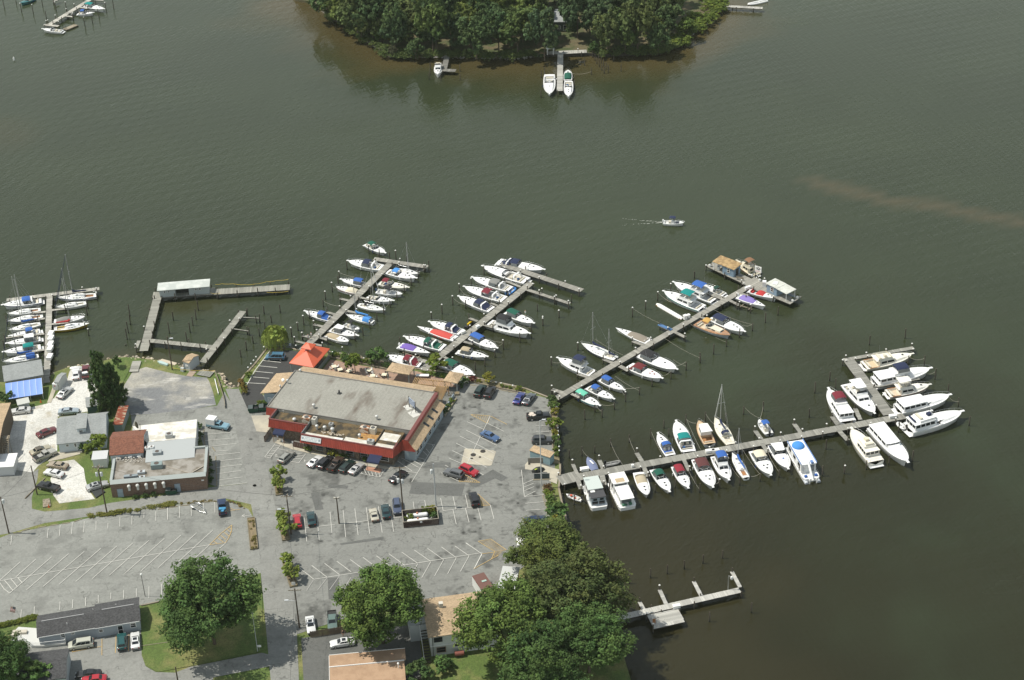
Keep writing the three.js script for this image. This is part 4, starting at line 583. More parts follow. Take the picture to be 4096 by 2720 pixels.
    hatchOn(g,X(.7),dk(.7),0,.45);hatchOn(g,X(.5),dk(.5),0,.5,mat([.3,.3,.3],.3));part('cockpit_bench',[-1,1].map(s => box(L * .2,.25,.3,X(.19),.72,s * W * .26)),m,g);bowRail(g,H,.8,.55);part('stern_rail',rods([[X(.1),H.sheer(.1) + .5,H.half(.1)],[X(.0),H.sheer(0) + .55,H.half(0) * .9],[X(0),H.sheer(0) + .55,-H.half(0) * .9],[X(.1),H.sheer(.1) + .5,-H.half(.1)]],.025),CHROME,g);part('companionway',[box(.06,.5,.6,X(.312),.9,0)],mat([.07,.05,.04],.5),g);
    const masts=[[o.mt ?? .56,o.mh || 11,o.bl ?? .36],...(o.mizzen ? [[.2,o.mizzen,.18]] :[])];
    masts.forEach(([t,h,bl],i) => {
      const x=X(t),y=dk(t),top=y + h;part('mast',[bar([x,y - .1,0],[x,top,0],.085,6)],mat([.55,.55,.54],.4,{metalness:.5 }),g);part('spreaders',[bar([x,y + h * .55,-W * .3],[x,y + h * .55,W * .3],.035,4)],CHROME,g);
      part('boom',[bar([x,y + 1.0,0],[x - bl * L,y + 1.1,0],.06,5)],CHROME,g);if (o.sailc) {const r=[];for (let k=0;k <=6;k++) {const u=k / 6,rad=lerp(.30,.13,u),cx=x - u * bl * L,cy=y + 1.2 + (k ===0 ? .35 :0) + .05 * u,ring=[];for (let a=0;a < 7;a++) {const q=a / 7 * 6.283;ring.push([cx,cy + Math.sin(q) * rad * 1.2,Math.cos(q) * rad]);} r.push(ring);} part('sail_cover',[loft(r,false,true),fan(r[6])],canvas(o.sailc),g);}
      const st=[bar([x,top - .2,0],[x - (i ? .1 :t) * L,H.sheer(0) + .1,0],.016,3),bar([x,y + h * .97,0],[x - .2,H.sheer(t) + .05,W * .46],.016,3),bar([x,y + h * .97,0],[x - .2,H.sheer(t) + .05,-W * .46],.016,3)];if (!i) st.push(bar([x,top - .3,0],[L / 2 - .1,H.sheer(1) + .1,0],o.jib ? .07 :.018,o.jib ? 5 :3));part('rigging',st,o.jib && !i ? mat(CV[o.jib],.7) :CHROME,g);
    });
    if (o.dodger) canopy(g,X(.27),X(.37),dk(.4) + .75,W * .3,canvas(o.dodger),{legs:0,drop:.5,name:'dodger' });if (o.tarp) canopy(g,X(.1),X(.34),1.55,W * .4,canvas(o.tarp),{legs:0,drop:.55,crown:.35,name:'tarp' });
    if (o.wheel) part('wheel',new THREE.TorusGeometry(.4,.03,4,12).rotateY(Math.PI / 2).translate(X(.14),1.25,0),CHROME,g);
  },
  classic(g,L,W,o) { // varnished decks, low cabin
    const m=mat(o.hull || [.70,.71,.70],.3),H=hullShape(L,W,{fb:1,fbBow:1.45,p:2.3,q:.8 });addHull(g,H,m,o);const X=t => H.X(t,1);addDeck(g,H,{c0:.05,c1:o.c1 || .34,cab:.05,e0:.5,floor:.5 },o.pilot ? mat([.56,.42,.27],.5) :mat([.36,.20,.11],.5),o.floor || mat([.60,.52,.38],.6));
    const w=H.half(.5) * .66,y=H.sheer(.5),Bx=taper(X(o.c1 || .34),X(.78),y,y + .6,w,w * .75,.05,.5,.93);part('cabin',Bx.geo,o.pilot ? WHITE :mat([.70,.65,.52],.4),g);for (const f of ['port','star']) {pane(g,Bx,f,.08,.34,.35,.8);pane(g,Bx,f,.4,.64,.35,.8);} pane(g,Bx,'front',.1,.9,.3,.8);
    if (o.pilot) {const Px=taper(X(.34),X(.6),y + .1,y + 1.5,w * 1.3,w * 1.15,.05,.5,.94);part('wheelhouse',Px.geo,WHITE,g);for (const f of ['port','star','front']) pane(g,Px,f,.1,.9,.5,.88);roofSlab(g,X(.26),X(.62),y + 1.5,w * 1.35,w * 1.2,WHITE);} else {windshield(g,X(.44),y + .55,w * .9,.6,L * .1,.35);if (o.bim) canopy(g,X(.22),X(.4),y + 2.0,w * .9,canvas(o.bim),{legs:1.5 });part('helm_seat',[box(.7,.9,w * 1.4,X(.34),y + .3,0)],WHITE,g);}
    bench(g,X(.1),.5,W * .28);bowRail(g,H,.7,.5);part('rub_rail',[-1,1].map(s => {const p=[];for (let i=0;i <=10;i++) {const t=i / 10 * .99;p.push([H.X(t,.95),H.sheer(t) - .03,s * (H.half(t) * 1.015 + .02)]);} return rods(p,.05,4);}),TEAK,g);
  },
  dinghy(g,L,W,o) {
    if (o.tube) {const r=W * .17,pts=[[-L / 2,.28,W / 2 - r],[L * .2,.3,W / 2 - r],[L * .42,.42,W * .2],[L / 2,.48,0],[L * .42,.42,-W * .2],[L * .2,.3,-W / 2 + r],[-L / 2,.28,-W / 2 + r]];part('tube',new THREE.TubeGeometry(new THREE.CatmullRomCurve3(pts.map(p => V(...p))),24,r,7),mat(CV[o.tube],.5),g);part('floor',[box(L * .8,.08,W - 2 * r,-L * .06,.2,0)],mat([.3,.3,.3],.7),g);part('seat',[box(.3,.12,W - r,-L * .1,.42,0)],mat(CV[o.tube],.6),g);outboard(g,-L / 2 + .15,0,o.obm || BLACK);return;}
    const H=hullShape(L,W,{fb:.45,fbBow:.6,p:2.2,q:.9,sternW:.78 });addHull(g,H,WHITE,o);const X=t => H.X(t,1);
    if (o.cv) {const r=[];for (let i=0;i <=10;i++) {const t=i / 10 * .99,w=H.half(t) * 1.03,y=H.sheer(t) + .02,up=.3 * Math.sin(Math.PI * clamp(.1 + .85 * i / 10));r.push([[X(t),y - .12,w],[X(t),y + up * .7,w * .7],[X(t),y + up,0],[X(t),y + up * .7,-w * .7],[X(t),y - .12,-w]]);} part('boat_cover',[loft(r),fan(r[0])],canvas(o.cv),g);if (o.patch) part('cover_patch',box(L * .3,.04,.35,0,H.sheer(.5) + .37,.1,.2),WHITE,g);return;}
    addDeck(g,H,{c0:.06,c1:.86,cab:.02,e0:.9,floor:.12,side:.88 },WHITE,mat([.5,.5,.47],.8));part('thwart',[.25,.5,.72].map(t => box(.28,.06,H.half(t) * 1.7,X(t),.38,0)),mat([.55,.53,.48],.7),g);part('life_jacket',[box(.5,.22,.4,X(.7),.5,.2,.5),box(.35,.2,.3,X(.38),.5,-.2,.9)],mat([.62,.09,.03],.8),g);outboard(g,-L / 2 + .15,0);
  },
  ski(g,L,W,o) {const H=hullShape(L,W,{fb:.5,fbBow:.7,p:2.2,q:.9 });addHull(g,H,BLACK,o);addDeck(g,H,{c0:.01,c1:.012,cab:.1,floor:.4 },mat(CV.black,.4),BLACK);part('seat',[box(L * .42,.4,.42,-L * .06,.85,0)],mat([.62,.42,.01],.5),g);part('hood',taper(L * .08,L * .42,.6,1.0,W * .32,W * .16,0,.4,.7).geo,mat([.62,.42,.01],.35),g);part('handlebar',[bar([L * .08,1.25,-.35],[L * .08,1.25,.35],.04,5),bar([L * .2,.95,0],[L * .08,1.25,0],.06,5)],BLACK,g);},
};
BUILD.house=(g,L,W,o) => { // flat-sided hull with a long cabin; bow is the +x end
  const hullM=mat([.80,.80,.78],.3),sh=[[-L / 2,-W / 2],[-L / 2,W / 2],[L * .42,W / 2],[L / 2,W * .42],[L / 2,-W * .42],[L * .42,-W / 2]],v=[...sh.map(p => [p[0],-.4,p[1] * .92]),...sh.map(p => [p[0],.85,p[1]])],f=[[6,7,8,9],[6,9,10,11]];for (let i=0;i < 6;i++) f.push([i,(i + 1) % 6,6 + (i + 1) % 6,6 + i]);
  part('hull',quads(v,f),hullM,g);
  const sec=(x0,x1,y0,y1,w,m,roofM,nw,name='cabin') => {const B=taper(x0,x1,y0,y1,w,w,.02,.05,.97);part(name,B.geo,m,g);for (const s of ['port','star']) for (let i=0;i < nw;i++) pane(g,B,s,(i + .25) / nw,(i + .75) / nw,.4,.82);part('roof',[box(x1 - x0 + .3,.12,w * 2 + .25,(x0 + x1) / 2,y1 + .06,0)],roofM,g);return B;};
  const kind=o.form;
  if (kind ==='grey') {sec(-L * .45,L * .08,.85,3.3,W * .4,WHITE,mat([.50,.55,.52],.6),3);const B=sec(L * .08,L * .4,.85,2.9,W * .4,mat([.36,.42,.46],.6),mat([.055,.055,.06],.8),2,'front_cabin');pane(g,B,'front',.06,.46,.12,.5);pane(g,B,'front',.54,.94,.12,.5);pane(g,B,'front',.12,.4,.6,.86);pane(g,B,'front',.6,.88,.6,.86);part('roof_hatch',[box(1,.1,1,L * .12,3.1,W * .2)],WHITE,g);}
  if (kind ==='white') {sec(-L * .46,-L * .08,.85,3.5,W * .42,WHITE,std([.78,.77,.74],.6),2,'wheelhouse');part('roof_stain',[box(1.5,.015,2.0,-L * .17,3.64,0)],mat([.46,.36,.23],.9),g);const B=sec(-L * .08,L * .36,.85,2.75,W * .36,WHITE,WHITE,4);pane(g,B,'front',.1,.9,.12,.85,CLEAR,'porch_screen');part('porch_roof',[box(1.2,.08,W * .76,L * .4,2.75,0)],WHITE,g);part('porch_post',[-1,1].map(s => bar([L * .44,.85,s * W * .34],[L * .44,2.75,s * W * .34],.05)),WHITE,g);part('porch_chair',[box(.6,.5,.6,L * .42,1.15,-W * .18),box(.6,.3,1.1,L * .42,1.0,W * .14)],mat([.05,.16,.10],.8),g);const q=taper(-L * .46,-L * .08,.85,3.5,W * .42,W * .42,.02,.05,.97);pane(g,q,'front',.1,.9,.62,.88);}
  if (kind ==='blue') {const B=sec(-L * .42,L * .3,.85,3.0,W * .44,WHITE,WHITE,3);part('roof_rail',[-1,1].map(s => box(L * .74,.35,.08,-L * .06,3.3,s * W * .46)),mat([.12,.22,.46],.6),g);part('slide_tower',[box(.9,.5,.5,L * .28,3.3,-W * .2)],mat([.12,.22,.46],.6),g);part('slide',[bar([L * .26,3.4,0],[L * .42,1.9,0],.28,6),bar([L * .42,1.9,0],[L * .55,.7,0],.28,6)],WHITE,g);part('roof_tarp',(() => {const e=new THREE.SphereGeometry(1,16,8,0,6.3,0,1.57);return e.scale(L * .12,.9,W * .36).translate(-L * .26,3.12,0);})(),canvas('sky'),g);part('stair',[0,1,2,3,4,5].map(i => box(.26,.05,.6,L * .33,1.0 + i * .35,W * .33)),CHROME,g);pane(g,B,'front',.55,.9,.05,.85,CLEAR,'sliding_door');part('pontoon',[-1,1].map(s => [cyl(.45,.45,.01),bar([-L / 2,.1,s * W * .36],[L * .56,.1,s * W * .36],.45,8)]),mat([.5,.52,.55],.4),g);part('deck_chair',[box(.5,.4,.6,L * .44,1.1,W * .3),box(.5,.4,.6,L * .44,1.1,-W * .3)],mat(CV.blue,.8),g);outboard(g,L * .58,W * .2,WHITE);outboard(g,L * .58,-W * .2,WHITE);}
  for (const s of [-1,1]) {const p=[];for (let i=0;i <=6;i++) p.push([lerp(-L * .45,L * .42,i / 6),1.5,s * W * .48]);part('deck_rail',[rods(p,.025,3),...p.map(q => bar([q[0],.85,q[2]],q,.02,3))],CHROME,g);}
};
// ---------------------------------------------------------------- left marina
boat('E',[42,745],[560,680],'cruiser','white sport boat with high blue bimini, topmost left of the left marina dock',{bim:'blue',b0:.28,b1:.5,enc:false,stripe:[.05,.07,.2],W:3.4 });
boat('E',[95,845],[548,795],'sail','white sailboat without sail cover, second below the left marina head',{mh:11,floor:TEAK });
boat('E',[88,945],[578,880],'sail','white sailboat with brown cockpit, third down on the left marina dock',{mh:11.5,stripe:[.03,.05,.1],floor:TEAK });
boat('E',[105,1062],[542,988],'sail','white sailboat with a blue sail cover and tall mast, left marina',{mh:15,sailc:'blue',bl:.42,mt:.56 });
boat('E',[135,1150],[540,1088],'cruiser','small white cabin boat with a square blue canopy, left marina',{bim:'blue',b0:.24,arch:false,floor:mat(CV.blue,.8) });
boat('E',[95,1250],[545,1190],'cruiser','white hardtop cruiser between blue and teal canopies, left marina',{hard:true,arch:false });
boat('E',[55,1378],[550,1312],'cruiser','white cruiser with a teal canopy, left marina',{bim:'teal',b0:.18,arch:false });
boat('E',[28,1492],[520,1418],'sail','white sailboat with blue cockpit cover nearest the boathouse',{mh:13.5,sailc:'blue',bl:.4,tarp:'blue',jib:'navy' });
boat('E',[775,628],[1302,602],'sail','white sloop with blue hull stripe and blue sail cover along the cross head',{mh:12.7,sailc:'navy',stripe:[.02,.06,.25],jib:'navy',mt:.6,floor:TEAK });
boat('E',[740,757],[1160,706],'sail','white sloop with furled blue jib right of the left marina dock',{mh:11,jib:'navy',tarp:undefined });
boat('E',[1145,892],[730,965],'cover','white powerboat under a grey cockpit cover, left marina',{cv:'grey',v0:.08,v1:.6 });
boat('E',[1206,972],[728,1060],'sail','yellow hulled sailboat with a red sail cover, left marina',{hull:[.46,.32,.04],mh:14,sailc:'red',bl:.4,mt:.48 });
// ---------------------------------------------------------------- gazebo dock
boat('G',[1312,366],[1070,252],'run','small white runabout with green bimini drifting off the gazebo dock head',{bim:'green' });
boat('G',[822,488],[1275,580],'cruiser','large white cruiser with navy bimini and open aft cockpit at the gazebo dock head',{bim:'navy',b0:.34,b1:.54,c1:.54,W:3.7 });
boat('G',[1778,642],[1450,592],'sail','small white sloop with bare mast right of the gazebo dock head',{mh:8.8,mt:.55,bl:.4 });
boat('G',[1728,718],[1348,630],'cruiser','white sport cruiser with a bright blue oval sunshade, gazebo dock',{bim:'sky',b0:.24,b1:.42,enc:false,hatch:3 });
boat('G',[1622,832],[1250,772],'cruiser','cream cruiser with a maroon bimini, gazebo dock',{bim:'maroon',b0:.12,b1:.32,enc:false,arch:false,hull:[.77,.745,.66] });
boat('G',[728,726],[1062,805],'cruiser','white cruiser with a royal blue canopy and side curtains left of the gazebo dock',{bim:'blue',b0:.14,arch:false });
boat('G',[655,826],[952,905],'cover','small white boat with dark red rub rail and cream roof, gazebo dock',{cv:'cream',stripe:[.18,.02,.02],v0:.04,v1:.52,up:.8,cw:.9 });
boat('G',[1550,916],[1205,882],'console','white centre console with black top, fourth right of the gazebo dock',{bim:'black',obm:mat([.02,.05,.12],.4) });
boat('G',[1418,1010],[1085,975],'cruiser','open white cruiser without canopy between console boat and sloop, gazebo dock',{arch:false,hatch:3 });
boat('G',[1322,1132],[955,1068],'sail','white sloop with dark wheel cover and tall mast right of the gazebo dock',{mh:12.7,wheel:true,mt:.58,dodger:'black',jib:'white' });
boat('G',[786,1192],[1158,1302],'sail','white sailboat draped in bright blue tarps, gazebo dock',{mh:9,sailc:'sky',tarp:'sky',bl:.45,mt:.62 });
boat('G',[242,1155],[590,1268],'cruiser','white cruiser with blue canvas enclosure left of the gazebo dock',{bim:'blue',aft:'blue',a1:.3,b0:.26,aftUp:.7,arch:false });
boat('G',[970,1392],[765,1335],'console','small white centre console with black shade above the hardtop cruiser',{bim:'black',bowc:'grey' });
boat('G',[940,1482],[590,1402],'cruiser','white hardtop cabin cruiser near the land end of the gazebo dock',{hard:true,arch:false,hatch:2 });
boat('c',[1332,48],[1040,-40],'cover','white boat under a tan cover nearest the orange gazebo',{cv:'tan',v0:.02,v1:.6,up:.6 });
// ---------------------------------------------------------------- patio dock
boat('H',[1842,380],[1310,288],'cruiser','big white express cruiser with two navy canopies outside the patio dock head',{bim:'navy',b0:.3,b1:.46,aft:'navy',aftUp:1.1,a1:.28,W:3.9,hatch:3 });
boat('H',[1128,342],[1645,515],'cruiser','largest open white express cruiser with tan sun pad at the patio dock',{W:4.2,seat:VINYL,hatch:3,floor:mat([.5,.46,.38],.7),c1:.5 });
boat('H',[1008,475],[1452,615],'cruiser','white cruiser with a grey soft top, patio dock',{bim:'grey',b0:.3,b1:.52,W:3.6,c1:.5 });
boat('H',[912,585],[1382,735],'cruiser','white cruiser with dark red soft top and arch, patio dock',{bim:'maroon',b0:.34,b1:.52,c1:.52,W:3.8,enc:false });
boat('H',[846,700],[1232,855],'cruiser','white cruiser with two navy canopies on the left of the patio dock',{bim:'navy',b0:.28,b1:.46,aft:'navy',aftUp:.9,a1:.26,W:3.5 });
boat('H',[1026,978],[918,1050],'ski','yellow and black jet ski on a floating ramp',{W:1.2,len:.9 });
boat('H',[1508,592],[1412,668],'dinghy','blue inflatable dinghy behind the grey topped cruiser',{tube:'sky',W:1.7 });
boat('H',[502,1000],[875,1122],'cruiser','white cruiser with low navy covers above the red covered racer',{bim:'navy',b0:.3,b1:.46,aft:'navy',aftUp:.5,a1:.26,enc:false,W:3.3 });
boat('H',[348,1030],[805,1192],'race','long white racing boat under a coral red cover, patio dock',{cv:[.52,.075,.06],v0:.1,v1:.62,W:2.9,mark:true });
boat('H',[206,1175],[665,1305],'cruiser','white cruiser with two dark green covers, patio dock',{bim:'green',b0:.34,b1:.46,aft:'green',aftUp:.5,a1:.3,enc:false,W:3.6 });
boat('H',[507,1366],[150,1290],'race','white racing boat under a purple cover on a lift by the patio dock',{cv:'purple',v0:.06,v1:.5,W:2.8,lift:.5,ob:1 });
boat('d',[478,250],[962,365],'cruiser','white cruiser with two dark red canopies closest to the tan pavilion',{bim:'maroon',b0:.3,b1:.46,aft:'maroon',aftUp:.95,a1:.27,enc:false,W:3.5 });
boat('H',[1720,1012],[1402,885],'cruiser','white cruiser with a green canopy right of the patio dock, person at its bow',{bim:'green',b0:.1,b1:.44,arch:false });
boat('H',[1668,1142],[1200,1012],'fly','white flybridge boat with a black enclosed bridge, patio dock',{bim:'black',enc:true,W:3.9 });
boat('H',[1287,1306],[975,1168],'cruiser','white cruiser with a blue canopy right of the patio dock',{bim:'blue',b0:.1,b1:.46,arch:false });
boat('H',[1168,1396],[843,1340],'cruiser','white cruiser with a beige canopy right of the patio dock',{bim:'tan',b0:.12,b1:.4,arch:false });
boat('d',[1662,506],[1232,335],'cruiser','white cruiser with a green soft top nearest the patio pergola',{bim:'green',b0:.16,b1:.46,W:3.6 });
// ---------------------------------------------------------------- fuel dock
boat('I',[283,1305],[745,1500],'fly','white flybridge boat with navy bimini nearest land on the fuel dock',{bim:'navy',enc:true,W:3.6 });
boat('I',[590,1070],[1058,1292],'sail','white ketch with two masts and navy covers, fuel dock',{mh:10.3,mizzen:8.2,sailc:'navy',mt:.66,bl:.36,stripe:[.02,.03,.08] });
boat('I',[1053,860],[1505,1065],'race','white speedboat under a taupe cover, fuel dock',{cv:[.24,.21,.17],v0:.06,v1:.58,W:3 });
boat('I',[1672,1562],[1238,1395],'cruiser','white cruiser with a brick red soft top and arch right of the fuel dock',{bim:'darkred',b0:.2,b1:.46,aft:'darkred',aftUp:.2,a1:.16,W:3.5,hatchM:mat([.2,.02,.02],.3) });
boat('I',[1872,1440],[1395,1238],'cruiser','broad white cruiser with a black canopy right of the fuel dock',{bim:'black',b0:.06,b1:.36,c1:.4,arch:false,W:4.1,hatch:1 });
{const a=Z.I([1610,552],.4),b=Z.I([1955,752],.4),L=a.distanceTo(b),t=thing('long_hull','long narrow white covered hull floating beside the fuel dock','boat',mid(a,b).setY(0),yawOf(b,a));const r=[];for (let i=0;i <=10;i++) {const x=lerp(-L / 2,L / 2,i / 10),k=i ===0 ? .75 :i ===10 ? .6 :1,ring=[];for (let j=0;j <=8;j++) {const q=j / 8 * Math.PI;ring.push([x,.1 + Math.sin(q) * .62 * k,Math.cos(q) * .62 * k]);} r.push(ring);} part('cover',[loft(r),fan(r[0]),fan(r[10])],mat([.78,.77,.74],.6),t);part('hull',box(L * .96,.5,1.1,0,0,0),mat([.28,.14,.06],.6),t);}
boat('K',[992,526],[693,388],'cruiser','white cruiser with a royal blue canopy beside the blue topped arch boat, fuel dock',{bim:'blue',b0:.1,b1:.42,arch:false });
boat('K',[852,646],[522,498],'cruiser','white cruiser with blue top on a radar arch and three foredeck hatches',{bim:'blue',b0:.18,b1:.4,hatch:3 });
boat('K',[662,736],[366,582],'cruiser','small white boat with mint green canopy and teal stripe, fuel dock',{bim:'mint',b0:.05,b1:.42,arch:false,stripe:[.02,.30,.32] });
boat('J',[326,518],[872,750],'fly','white flybridge fisherman with a wide blue bimini near the fuel pier',{bim:'blue',W:4.1,mast:true,cockpitRail:false });
boat('J',[192,640],[705,855],'fly','white sedan yacht with a teal top and teal trim near the fuel pier',{bim:'teal',W:4.2,stripe:[.0,.2,.19] });
boat('J',[722,528],[1005,668],'cruiser','small white boat with a dark green cover tucked behind the blue flybridge',{bim:[.01,.05,.035],b0:.3,b1:.46,enc:false,arch:false });
boat('J',[1268,1168],[838,978],'cruiser','white express cruiser with navy top and radar right of the fuel dock',{bim:'navy',b0:.1,b1:.42,W:3.7,hatch:2 });
boat('J',[1082,1218],[636,1048],'classic','grey hulled classic cruiser with varnished foredeck right of the fuel dock',{W:3.6,bim:[.5,.3,.08],hull:[.46,.50,.54] });
boat('J',[1557,828],[1192,708],'race','white speedboat under a lavender cover on a lift at the fuel pier',{cv:[.22,.17,.44],v0:.1,v1:.62,W:2.9,lift:.5,ob:1 });
boat('J',[1712,718],[1342,622],'race','white racing boat with a red cockpit cover at the fuel pier',{cv:'red',v0:.3,v1:.56,seatc:'red',W:2.8,lift:.4 });
boat('J',[1178,228],[1440,405],'fly','cream cabin boat with brown canopies behind the fuel house',{bim:'brown',hull:[.70,.64,.50],W:3.3,stripe:[.2,.08,.03] });
// ---------------------------------------------------------------- low dock
boat('L',[552,938],[766,1012],'dinghy','open white rowing boat with orange life jackets by the bulkhead',{W:1.5 });
boat('L',[842,438],[945,608],'dinghy','oval dinghy under a blue grey cover above the low dock',{cv:'slate',W:2.1,patch:true });
boat('L',[1278,495],[1082,535],'dinghy','grey inflatable dinghy above the low dock',{tube:'grey',W:1.5 });
boat('L',[1005,1108],[880,690],'house','houseboat with a pale green roof and dark front roof',{form:'grey',W:4.0,hb:.85,hs:3.3 });
boat('L',[1390,1105],[1225,640],'house','white houseboat with stained wheelhouse roof and long flat cabin',{form:'white',W:4.1,hb:.85,hs:3.5 });
boat('L',[1648,942],[1530,640],'cover','white cruiser under a beige cockpit cover below the low dock',{cv:[.44,.38,.27],v0:.12,v1:.5,archw:true });
boat('L',[1945,880],[1752,600],'cruiser','white cruiser with a full dark green canopy below the low dock',{bim:'green',b0:.18,b1:.42,aft:'green',aftUp:1.0,a1:.24,arch:false });
boat('L',[2198,832],[2040,560],'cruiser','white cruiser with a crimson canopy below the low dock',{bim:[.24,.015,.03],b0:.1,b1:.42,arch:false });
boat('L',[1798,112],[1965,405],'cruiser','white cruiser with blue canopy and blue cockpit above the low dock',{bim:'blue',b0:.3,b1:.46,arch:false,floor:mat(CV.blue,.8) });
boat('K',[1703,968],[1872,1378],'cruiser','large white cruiser with a teal green soft top above the low dock',{bim:'teal',b0:.3,b1:.5,W:3.8,hatch:1,floor:mat([.2,.2,.2],.8),enc:false });
boat('M',[508,1172],[310,795],'cruiser','large white cruiser with a brown maroon soft top below the low dock',{bim:[.10,.03,.03],b0:.14,b1:.42,aft:[.10,.03,.03],aftUp:.1,a1:.12,W:3.8 });
boat('M',[722,1082],[562,765],'fly','white flybridge cruiser with blue bimini below the low dock',{bim:'blue',enc:true,W:3.4 });
boat('M',[772,692],[962,1040],'sail','small white sailboat with a blue sail cover below the low dock',{mh:9,sailc:'blue',W:2.5,mt:.62,bl:.5,floor:TEAK });
boat('M',[1288,1008],[1082,690],'cruiser','white cruiser with a cream soft top below the low dock',{bim:'cream',b0:.16,b1:.42,W:3.6,seat:VINYL,arch:false });
boat('M',[1522,924],[1328,590],'cruiser','white hardtop cruiser with navy aft canvas and blue foredeck hatch',{hard:true,aft:'navy',aftUp:1.1,a1:.22,arch:false,hatchM:mat(CV.blue,.4),hatch:1,W:3.6 });
boat('M',[1850,1040],[1600,520],'house','white pontoon houseboat with blue trim, blue tarp and slide',{form:'blue',W:4.0,hb:1.2,hs:3.1 });
boat('M',[322,278],[468,592],'classic','white picnic launch with varnished decks and white wheelhouse',{pilot:true,c1:.36,W:3.1,hull:[.78,.77,.74],floor:TEAK });
boat('M',[538,218],[752,592],'sail','cream decked sloop with a navy dodger above the low dock',{mh:11.5,dodger:'navy',mt:.66,bl:.3,sailc:'navy',hull:[.76,.72,.60],wheel:true,jib:'white' });
boat('M',[1135,248],[1272,445],'console','small white boat with a blue sunshade moored above the low dock',{bim:'blue',W:2.4,bowc:'white' });
// ---------------------------------------------------------------- yachts at the right
boat('N',[222,872],[480,1315],'yacht','white trawler yacht with a dark red bimini and aft deck',{bimTop:'maroon',h0:.1,h1:.56,W:4.2 });
boat('N',[828,1198],[480,800],'fly','white flybridge yacht with a white hardtop left of the branch dock',{hard:true,W:4.4,enc:true,mast:true });
boat('N',[1338,405],[690,550],'fly','cream sportfishing boat with open bridge at the top of the branch dock',{W:4.5,hull:[.77,.745,.66],floor:mat([.58,.48,.33],.7),cockpitRail:true,mast:true });
boat('N',[1582,590],[835,775],'yacht','white yacht with navy bridge canopy and long white aft roof',{bimTop:'navy',W:4.6,h1:.5 });
boat('N',[1572,820],[1010,930],'fly','small sportfishing boat with teak cockpit trim and white top',{hard:true,cockpitRail:true,W:3.9,hull:[.74,.72,.66],floor:mat([.6,.5,.38],.7),stripe:[.16,.04,.03] });
boat('N',[1842,950],[1150,1145],'yacht','white aft cabin yacht with a plain white roof and broad windows',{W:4.7,h1:.5 });
boat('N',[2010,1172],[1290,1405],'yacht','largest white motor yacht, rightmost, with navy covers on its bridge',{W:4.8,fly:true,bench:true,mast:true,hh:1.5 });
boat('N',[1145,1345],[1262,1422],'dinghy','white inflatable dinghy hung behind the rightmost yacht',{tube:'white',W:1.6,lift:.5 });
boat('O',[700,565],[1025,1012],'yacht','cream white motor yacht with open flybridge seats below the low dock end',{fly:true,bim:'cream',W:4.2,hull:[.77,.74,.66],h0:.16,h1:.52 });
boat('O',[1445,1002],[1010,545],'yacht','big white lobster yacht with a plain roof and three front windows',{W:4.6,h0:.04,h1:.58,hh:1.1 });
// ---------------------------------------------------------------- elsewhere on the water
boat('D',[271,325],[146,320],'console','small white motorboat with navy top under way in mid river',{bim:'navy',bowc:'navy',W:2.3,obm:WHITE,hb:.9,hs:.7 });
boat('B',[1675,690],[1685,602],'fly','small white pilothouse boat at the far bank dock',{W:3,bim:undefined });
boat('C',[345,868],[345,690],'cruiser','broad white cruiser left of the far bank pier',{W:4.1,arch:true,hatch:1 });
boat('C',[520,888],[522,752],'cruiser','white cruiser with dark windshield right of the far bank pier',{W:3.2,arch:false,hatch:2 });
boat('C',[517,642],[514,742],'cover','white boat with dark green cover right of the far bank pier',{cv:'green',v0:.12,v1:.7,W:3 });
boat('A',[395,262],[576,286],'run','white runabout at the outer end of the top left dock',{W:2.8 });
boat('A',[958,84],[785,52],'cruiser','white cruiser with teal canopy at the top left dock',{bim:'teal',b0:.1,b1:.4 });
boat('A',[858,112],[724,122],'run','small white boat with a blue cover at the top left dock',{bim:'blue',W:2.3 });
boat('C',[2178,42],[2348,2],'dinghy','white inflatable boat at the top right pier',{tube:'white',W:2.2,obm:WHITE });
boat('A',[190,22],[310,-18],'run','boat with teal hull at the top left edge',{hull:[.05,.18,.19],W:2.6 });
{ // the wake behind the moving boat: foam ridges on the water
  const a=Z.D([140,322]),gs=[],q=rng(9);for (let i=0;i < 46;i++) {const t=Math.pow(q(),1.8),p=a.clone().lerp(Z.D([-120,318]),t),s=rr(.08,.26) * (1 - t * .6),e=new THREE.IcosahedronGeometry(1,0).scale(s * 2.4,.05,s * .7).translate(p.x - a.x,.01,p.z - a.z + (q() < .5 ? -1 :1) * (.15 + t * 2.2) * (.6 + .4 * q()));gs.push(e);}
  const o=new THREE.Mesh(merge(gs),mat([.34,.35,.31],.8));o.name='wake_foam';o.position.copy(a);o.userData={label:'white foam trail behind the motorboat under way',category:'wake',kind:'stuff' };scene.add(o);
}
